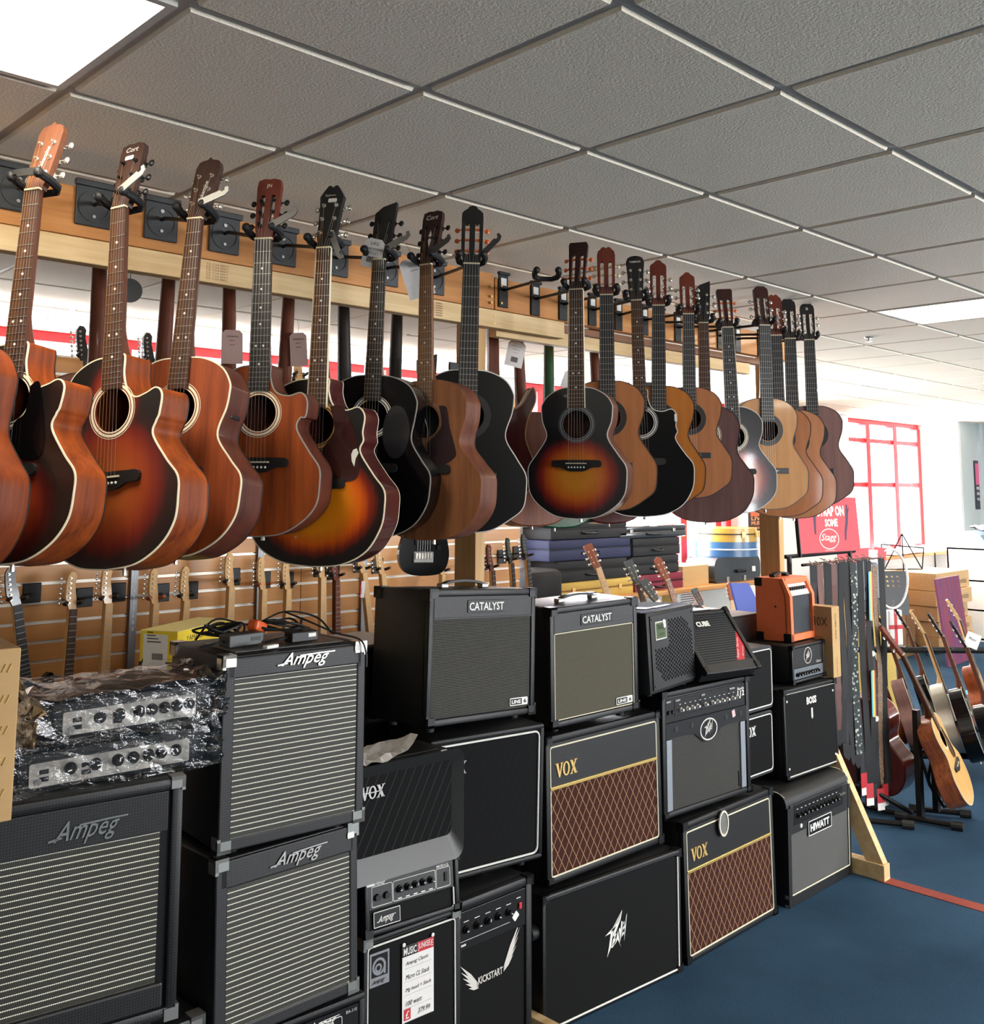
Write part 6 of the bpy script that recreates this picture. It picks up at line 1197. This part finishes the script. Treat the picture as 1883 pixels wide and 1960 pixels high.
q = MB(); q.prism([(.145, .11), (.160, .10), (.166, .16), (.178, .24), (.170, .262), (.150, .258), (.146, .19)], -.001, 0); q.build('dark_figure', plain('sign_navy', (52, 36, 66), .6), sg); q = MB(); q.prism([(.445, .065), (.458, .060), (.470, .11), (.492, .165), (.500, .215), (.520, .262), (.500, .240), (.502, .270), (.488, .275), (.478, .225), (.468, .170), (.450, .115)], -.001, 0); q.build('dark_figure', plain('sign_navy', (52, 36, 66), .6), sg)
RB_ = rainbow(); FLOR = speckle('floral_strap', (168, 176, 170), (30, 40, 40), 48); TANS = speckle('tan_fleck_strap', (176, 146, 116), (110, 88, 70), 160); BROWNS = plain('brown_leather_strap', (96, 58, 50), .6); SLATE = plain('slate_webbing', (34, 36, 42), .7); REDS = plain('red_pack', (190, 40, 52), .5)
STR = [(4.29, 1.46, .72, SLATE), (4.33, 1.46, .66, BROWNS), (4.38, 1.47, .60, BLKN), (4.43, 1.47, .70, SLATE), (4.48, 1.46, .55, BROWNS), (4.53, 1.47, .48, BLKN), (4.58, 1.46, .45, SLATE), (4.63, 1.47, .42, BLKN), (4.68, 1.46, .40, FLOR), (4.74, 1.47, .22, SLATE), (4.80, 1.47, .16, BLKN), (4.86, 1.46, .20, BLKN), (4.93, 1.47, .10, SLATE), (4.99, 1.42, .12, TANS), (5.04, 1.47, .20, BLKN)]
SD = ['grey webbing strap at left end', 'brown leather strap second from left', 'black strap third from left', 'grey strap behind the orange amp', 'brown strap over the orange amp corner', 'black strap above the orange amp', 'slate strap right of the orange amp', 'black strap beside floral one', 'floral patterned strap', 'slate strap right of floral one', 'long black strap near rainbow one', 'rainbow printed strap', 'long slate strap right of the rainbow one', 'long tan flecked strap', 'black strap at right end']
for i, (x_, zt, zb, mt) in enumerate(STR):
    t = thing('guitar_strap', SD[i]+' hanging on the strap stand', 'guitar strap', (x_, SYY-.15-.02*(i % 3), zt), (-30+(i*13) % 25, 0, (i % 3-1)*1.0), 'guitar straps on the strap stand'); L_ = zt-zb; m = MB(); k = 8
    m.add([(s*.021+.006*math.sin(j*.9+i), .010*math.sin(j*1.1+i), -L_*j/k) for j in range(k+1) for s in (-1, 1)]+[(s*.021+.006*math.sin(j*.9+i), .003+.010*math.sin(j*1.1+i), -L_*j/k) for j in range(k+1) for s in (-1, 1)], [(2*j, 2*j+1, 2*j+3, 2*j+2) for j in range(k)]+[(2*(k+1)+2*j, 2*(k+1)+2*j+2, 2*(k+1)+2*j+3, 2*(k+1)+2*j+1) for j in range(k)]+[(2*j, 2*j+2, 2*(k+1)+2*j+2, 2*(k+1)+2*j) for j in range(k)]+[(2*j+1, 2*(k+1)+2*j+1, 2*(k+1)+2*j+3, 2*j+3) for j in range(k)]); m.build('webbing', mt, t)
    MB().prism([(-.024, -L_+.01), (.024, -L_+.01), (.016, -L_-.055), (0, -L_-.075), (-.016, -L_-.055)], -.003, .006).build('leather_tab', BLKN if mt is not TANS else BROWNS, t); MB().tube([(0, 0, 0), (0, .02, .015), (0, .04, .02)], .003, 5).build('hook', STEEL, t)
    if i in (9, 10, 12, 13): c_ = MB().box(-.025, .025, -.012, -.008, -L_-.06, -L_+.06).build('card_label', REDS, t); MB().box(-.025, .025, -.0126, -.0122, -L_-.06, -L_-.02).build('barcode_patch', PAPER, c_)
    if i == 11:
        for za, zb_ in ((.06, .34), (.62, .88)): o_ = MB().prism(rrect(-.018, .018, -zb_, -za, .010), -.014, -.012).build('rainbow_print', RB_, t)
    if i in (12,):
        for zz in (.18, .55, .92): MB().cyl((0, -.012, -zz), (0, -.004, -zz), .016, .016, 14).build('round_patch', PAPER, t)
for i in range(5):
    t = thing('accessory_pack', ['clear pack with red header at left of the pack cluster', 'second clear pack with red header beside straps', 'middle clear pack with grey strap inside', 'clear pack with pale card right of straps', 'rightmost clear pack with red header by the hoop'][i], 'accessory', (5.22+i*.085, 1.92-.02*i, 1.47-.012*(i % 2)), (-30, 0, (i-2)*4), 'clear packs beside the straps'); MB().box(-.04, .04, -.012, .012, -.30, -.05, .008).build('pouch', plain('grey_webbing_pack', (92, 96, 102), .4), t); MB().box(-.045, .045, -.004, .004, -.06, .03).build('header_card', REDS if i != 3 else PAPER, t); MB().tube([(0, 0, .02), (0, .06, .03)], .003, 5).build('hook', STEEL, t)
hp_ = thing('hoop', 'white plastic hoop hanging right of the clear packs', 'hoop', (5.62, 1.80, 1.30), (-40, 0, 0)); MB().tube([(.11*math.cos(2*PI*i/28), 0, .19*math.sin(2*PI*i/28)) for i in range(28)], .008, 6, close=True).build('ring', WHITE, hp_); MB().tube([(0, 0, .19), (-.05, .0, .24)], .003, 5).build('hook', STEEL, hp_)

# ---- guitars on floor stands at right
NATTOP = wood('natural_stand_top', (226, 182, 114), (206, 156, 90), .35, .5, 2, .9, .8); FLAME = wood('flamed_side', (158, 88, 50), (92, 44, 26), .3, .6, 2, 1.2, 1.0)
def on_stand(gid, desc, bottom, rz, lean, scale=1.0, roll=0, **kw):
    """bottom = where the lower bout rests"""
    Rm = Euler((R(-lean), R(roll), R(rz)), 'YXZ').to_matrix(); kind = kw.get('kind', 'dread'); zb = BODY[kind][1]
    nutp = Vector(bottom)-Rm @ Vector((0, .06, zb))*scale; return guitar(gid, desc, nutp, (rz, -lean, roll), scale, group='acoustic guitars on floor stands', detail=1, **kw)
on_stand('s1', 'natural-topped acoustic with flamed sides leaning on a stand in the aisle', (5.22, 1.25, .105), 14, 22, 1.02, roll=-9, kind='om', top=NATTOP, side=FLAME, head='crown', headmat=redmah, bind=CREAM, guard='drop', guardmat=tortoise)
on_stand('s2', 'red-brown acoustic seen from behind beside the straps', (5.22, 1.76, .06), 84, 9, 1.14, kind='jumbo', top=spruce, side=wood('red_back', (124, 50, 36), (84, 32, 26), .25, .7, 2, .6), head='crown', headmat=redmah, bind=CREAM)
def atd(px, depth, z): d = ray(px, 932); p = CAM_LOC+d*(depth/FPX); return (p.x, p.y, z)
STG = [('s3', 1700, 7.1, 'amber acoustic behind the red-brown one on the multi-guitar rack', 35, 12, dict(kind='om', top=NATTOP, side=mh1, head='crown', headmat=redmah)), ('s4', 1738, 7.0, 'mauve-sided acoustic on the multi-guitar rack', 25, 12, dict(kind='dread', top=spruce, side=mauve, head='flat', headmat=blk_head)),
       ('s5', 1778, 7.2, 'black-sided acoustic left of the white one', 22, 13, dict(kind='om', top=DARKBODY, side=DARKBODY, head='yam', headmat=blk_head, preamp=True)), ('s6', 1812, 6.9, 'white-sided acoustic with black preamp panel', 20, 13, dict(kind='om', cut='soft', top=plain('white_lacquer', (226, 222, 208), .3, 0, .5), side=plain('white_lacquer', (226, 222, 208), .3, 0, .5), neck=MAPLE, head='flat', headmat=MAPLE)),
       ('s7', 1850, 6.7, 'glossy black acoustic right of the white one', 20, 13, dict(kind='dread', top=DARKBODY, side=DARKBODY, head='crown', headmat=blk_head)), ('s8', 1896, 6.2, 'dark acoustic with cream edge cut off at the right frame edge', 20, 12, dict(kind='dread', top=DARKBODY, side=DARKBODY, head='book', headmat=blk_head)),
       ('s9', 1868, 7.6, 'tan-necked acoustic at the back of the multi-guitar rack', 15, 12, dict(kind='om', top=NATTOP, side=mh1, head='flat', headmat=MAPLE, neck=MAPLE))]
for gid, px, dpt, ds, rz, ln, kw in STG: on_stand(gid, ds, atd(px, dpt, .12), rz, ln+5, .93, roll=12, **kw)
mr = thing('guitar_stand', 'black multi-guitar floor rack holding the row of acoustics at right', 'guitar stand', (6.2, 1.86, 0), (-45.5, 0, 0)); q = MB()
for x_ in (-.42, .62): q.tube([(x_, -.18, .02), (x_, .26, .02)], .018, 8).tube([(x_, .22, .02), (x_, .24, .74)], .016, 8)
q.tube([(-.44, .24, .74), (.64, .24, .74)], .022, 8).tube([(-.44, -.14, .11), (.64, -.14, .11)], .02, 8).tube([(-.44, -.02, .10), (.64, -.02, .10)], .016, 8).tube([(-.42, -.14, .11), (-.42, -.14, .02)], .014, 8).tube([(.62, -.14, .11), (.62, -.14, .02)], .014, 8); q.build('frame', BLACKP, mr, True)
for i in range(7): MB().tube([(-.38+i*.16, .24, .76), (-.38+i*.16, .14, .77)], .010, 6).build('divider', RUBBER, mr)
gs = thing('guitar_stand', 'black A-frame stand under the natural-topped acoustic in the aisle', 'guitar stand', (5.06, 1.40, 0), (0, 0, 0)); q = MB(); q.tube([(-.08, .12, .025), (-.02, -.20, .025)], .016, 8).tube([(.10, .13, .025), (.24, -.14, .025)], .016, 8).box(-.06, -.015, .0, .03, .03, .62).box(.12, .16, -.02, .012, .03, .45); q.build('frame', BLACKP, gs)
q = MB(); q.tube([(-.04, .01, .40), (.02, -.02, .20), (.10, -.06, .075), (.20, -.13, .085), (.225, -.15, .16)], .009, 7).tube([(.14, .0, .40), (.12, .03, .20), (.16, .0, .075), (.26, -.06, .085), (.285, -.08, .15)], .009, 7); q.build('cradle', RUBBER, gs, True)
for p0_, p1_ in (((-.085, .14, .025), (-.072, .08, .025)), ((-.03, -.15, .025), (-.016, -.21, .025)), ((.095, .14, .025), (.12, .09, .025)), ((.22, -.10, .025), (.245, -.155, .025))): MB().cyl(p0_, p1_, .024, .024, 10).build('rubber_foot', RUBBER, gs)
g2 = thing('guitar_stand', 'low black tube stand under the red-brown acoustic with long rubber-ended foot', 'guitar stand', (5.0, 1.68, 0)); q = MB(); q.tube([(-.30, .04, .025), (-.13, -.28, .025)], .016, 8).tube([(-.24, .10, .18), (-.10, .0, .17), (.06, -.2, .03)], .014, 8).tube([(-.22, .10, .02), (-.22, .10, .40)], .016, 8).tube([(-.22, .10, .10), (.25, .06, .085), (.28, .02, .14)], .010, 8).tube([(-.22, .16, .10), (.25, .16, .085), (.28, .14, .14)], .010, 8); q.build('frame', BLACKP, g2, True); MB().cyl((-.155, -.235, .025), (-.125, -.29, .025), .024, .024, 10).build('rubber_foot', RUBBER, g2)
# music stands, boards, cartons and the white shelf in the far right corner
ms = thing('music_stand', 'black music stand with perforated desk behind the aisle guitars', 'music stand', atd(1683, 7.9, 0), (-35, 0, 0)); hol = [rrect(-.17+i*.045, -.15+i*.045, .20+j*.035, .215+j*.035, .004, 2) for i in range(8) for j in range(3)]; MB().prism([(-.21, -.02), (.21, -.02), (.24, .32), (-.24, .32)], 0, .008, hol, M=Matrix.Translation((0, 0, .92)) @ Matrix.Rotation(R(-12), 4, 'X')).build('desk', plain('matt_black_steel', (40, 42, 46), .5), ms); MB().cyl((0, .02, .02), (0, .02, .98), .013, .011, 8).build('column', BLACKP, ms)
for a in (30, 150, 270): MB().tube([(0, .02, .18), (.26*math.cos(R(a)), .02+.26*math.sin(R(a)), .012)], .009, 6).build('leg', BLACKP, ms)
wm = thing('music_stand', 'thin wire folding music stand in front of the pale cartons', 'music stand', atd(1722, 11.5, 0), (-40, 0, 0)); q = MB()
for a, b_ in (((-.22, 1.02), (.22, 1.02)), ((-.25, 1.30), (.25, 1.26)), ((-.22, 1.02), (-.25, 1.30)), ((.22, 1.02), (.25, 1.26)), ((-.22, 1.02), (0, 1.42)), ((.22, 1.02), (0, 1.42)), ((0, 1.0), (0, 1.42)), ((0, .1), (0, 1.0)), ((0, .3), (.28, .02)), ((0, .3), (-.28, .02))): q.tube([(a[0], 0, a[1]-.05), (b_[0], 0, b_[1]-.05)], .007, 5)
q.build('wire_frame', BLACKP, wm)
yl = thing('display_board', 'tall mustard yellow board behind the strap stand', 'board', atd(1668, 8.6, 0), (-42, -4, 0)); MB().box(-.20, .16, 0, .03, 0, 1.18, .004).build('board', plain('mustard_board', (206, 176, 78), .5), yl)
for i in range(5):
    b = thing('cardboard_box', ['bottom', 'second from bottom', 'middle', 'second from top', 'topmost'][i]+' long carton in the tall stack near the right window', 'box', (11.0+.02*(i % 2)-(.05 if i == 3 else 0), 3.72, .005+i*.175), ((i % 3-1)*2, 0, 0), 'long cartons in the far right stack'); MB().box(0, .98, 0, .48, 0, .170 if i < 4 else .20, .004).build('carton', wood('far_card', (206, 172, 128), (190, 154, 110), .8, 0, 0, .6, .5), b); q = MB(); text(q, 'Cordoba', .62, .05, .065, -.001, .26, shear=.25); q.build('box_lettering', plain('box_ink', (84, 62, 46), .8), b)
for i, (x_, y_, z_, w_, h_) in enumerate(((9.9, 3.9, .0, .9, .5), (9.95, 4.0, .505, .85, .45))):
    b = thing('cardboard_box', ['lower', 'upper'][i]+' large pale carton under the right window left of the long cartons', 'box', (x_, y_, z_), group='pale cartons under the window'); MB().box(0, w_, 0, .4, 0, h_, .004).build('carton', wood('far_card', (206, 172, 128), (190, 154, 110), .8, 0, 0, .6, .5), b)
pb = thing('display_board', 'streaky dark red and violet painted board standing at the far right', 'board', onY(1815, 1240, 3.3), (3, -6, 0)); pb.location.z = .0; MB().box(0, .72, 0, .025, 0, .92, .003).build('board', wood('streaky_board', (150, 64, 58), (84, 60, 112), .5, .2, 2, .5, 1.2), pb)
sh = thing('shelf_unit', 'white drawer unit in the far right corner', 'shelf unit', (12.35, 3.62, 0)); m = MB(); m.box(0, .02, 0, .5, 0, 1.14).box(1.18, 1.2, 0, .5, 0, 1.14).box(0, 1.2, .48, .5, 0, 1.14)
for z_ in (.02, .37, .73, 1.12): m.box(0, 1.2, 0, .5, z_, z_+.02)
m.build('carcass', WHITE, sh)
for j in range(3):
    for i in range(2):
        dw = MB().box(.03+i*.585, .59+i*.585, -.01, .02, .06+j*.355, .34+j*.355, .006).build('drawer', plain('drawer_white', (214, 222, 228), .4), sh); MB().box(.22+i*.585, .40+i*.585, -.03, -.01, .26+j*.355, .29+j*.355, .004).build('drawer_handle', GREYP, dw)
mx = thing('mixing_desk', 'blue-grey equipment box standing on the white drawer unit', 'mixer', (12.45, 3.66, 1.142)); MB().prism([(0, 0), (.34, 0), (.34, .20), (.08, .16), (0, .05)], 0, .55, M=MP).build('case_body', plain('blue_grey_box', (120, 140, 158), .5), mx); MB().box(.58, .74, .0, .3, 0, .20, .006).build('dark_side_box', NAVY, mx)
for i in range(4): MB().cyl((.1+i*.11, .03, .09), (.1+i*.11, .01, .10), .014, .012, 10).build('knob', BLACKP, mx)
tg = thing('cable_pile', 'tangle of pale cables on top of the blue-grey equipment box', 'cable', (12.75, 3.80, 1.345)); random.seed(5)
for j in range(3): MB().tube([(.16*math.cos(i*1.4+j*2)*random.uniform(.6, 1.2), .10*math.sin(i*1.4+j)*random.uniform(.5, 1), .02+.05*abs(math.sin(i*.9+j))) for i in range(22)], .010, 5).build('cable_loop', WHITE if j < 2 else GREYP, tg)
wb = thing('plastic_bags', 'crumpled white bags lying on the right window sill', 'bag', (11.55, 4.44, 1.045)); random.seed(3); m = MB(); nx, ny = 12, 6; m.add([(i*.09, j*.05, .01+random.uniform(0, .10)*(1 if 0 < i < nx and 0 < j < ny-1 else .1)) for i in range(nx+1) for j in range(ny)], [(i*ny+j, (i+1)*ny+j, (i+1)*ny+j+1, i*ny+j+1) for i in range(nx) for j in range(ny-1)]); m.build('bag_sheet', PAPER, wb)
bp = thing('microphone_stand', 'slim black upright stand pole in front of the right window', 'stand', (12.05, 4.15, 0)); q = MB(); q.cyl((0, 0, .02), (0, 0, .75), .018, .016, 8).cyl((0, 0, .75), (0, 0, 1.08), .011, .009, 8).cyl((-.04, 0, .86), (.04, 0, .86), .014, .014, 8).cyl((-.03, 0, .70), (.03, 0, .70), .018, .018, 8); q.build('pole', BLACKP, bp, True)
for a in (90, 210, 330): MB().tube([(0, 0, .16), (.26*math.cos(R(a)), .26*math.sin(R(a)), .012)], .010, 6).build('leg', BLACKP, bp)
ub = thing('gig_bag', 'white bag with red cross pattern hanging among the stand guitars', 'bag', atd(1700, 7.6, .72), (-30, 0, 0)); MB().box(-.06, .06, -.02, .02, 0, .26, .01).build('bag_body', PAPER, ub); q = MB(); q.box(-.012, .012, -.022, -.02, 0, .26).box(-.06, .06, -.022, -.02, .12, .15); q.build('red_cross', REDP, ub); MB().tube([(0, 0, .26), (0, 0, .33)], .004, 5).build('hook', STEEL, ub)
tc = thing('swing_tag', 'white square tag hanging on the neck of the tan-necked acoustic', 'tag', atd(1846, 6.9, .86), (-30, 10, 20)); MB().box(-.06, .06, 0, .002, -.05, .05).build('card', PAPER, tc); q = MB(); text(q, 'Music', -.035, 0, .02, -.001); q.build('print', GREYP, tc)
# guitars standing on the floor between rack and window
MID = [(1146, 1088, 3.75, 'pale maple-necked guitar standing behind the named combos', MAPLE, wood('light_red_head', (150, 84, 60), (118, 60, 42), .4), 'square', -17), (1222, 1118, 3.55, 'grey-headed guitar standing behind the olive grille combo', ROSEW, plain('grey_green_head', (74, 82, 84), .4), 'square', -14), (1278, 1110, 3.7, 'pinkish mahogany-necked guitar behind the punched-front amp', redmah, wood('light_red_head', (150, 84, 60), (118, 60, 42), .4), 'crown', -16), (1258, 1150, 3.4, 'dark-headed guitar low behind the punched-front amp', MAPLE, plain('grey_green_head', (74, 82, 84), .4), 'flat', -28),
       (1345, 1160, 3.5, 'small slotted guitar with orange tuners behind cube amp', MAPLE, plain('grey_green_head', (74, 82, 84), .4), 'square', -18), (1402, 1150, 3.6, 'pale guitar with crowded ivory tuners behind the long head', MAPLE, wood('light_red_head', (150, 84, 60), (118, 60, 42), .4), 'crest', 6)]
for i, (px, py, yy, ds, nk, hm, hd, rl) in enumerate(MID):
    p = onY(px, py, yy); sc_ = (p.z-.30)/.87/math.cos(R(rl)); guitar('m%d' % i, ds, p, (-20, -8, rl), min(1.05, max(.8, sc_)), kind='om' if i % 2 else 'parlor', top=NATTOP, side=mh1, head=hd, headmat=hm, board=nk, slotted=(i == 4), tunmat=amberbut if i == 4 else (IVORY if i == 5 else CHROME), detail=1, group='guitars standing between the rack and the window')
bf = thing('folder', 'bright blue folder leaning behind the long amp head', 'folder', onY(1440, 1152, 3.2), (-20, -10, -8)); bf.location.z = .80; MB().prism([(-.11, 0), (.15, 0), (.06, .33), (-.11, .36)], 0, .02).build('cover', plain('blue_card', (62, 84, 176), .5), bf); MB().box(-.15, .2, .0, .3, -.512, -.002, .004).build('crate', CARD, bf)

pl_ = thing('display_plinth', 'low carpeted plinth under the guitars between rack and window', 'plinth', (4.5, 3.1, 0)); MB().box(0, 3.0, 0, .75, 0, .27, .01).build('plinth_body', BLKN, pl_, True); MB().box(-.01, 3.01, -.01, .76, .27, .285, .004).build('plinth_top', CARPET, pl_)
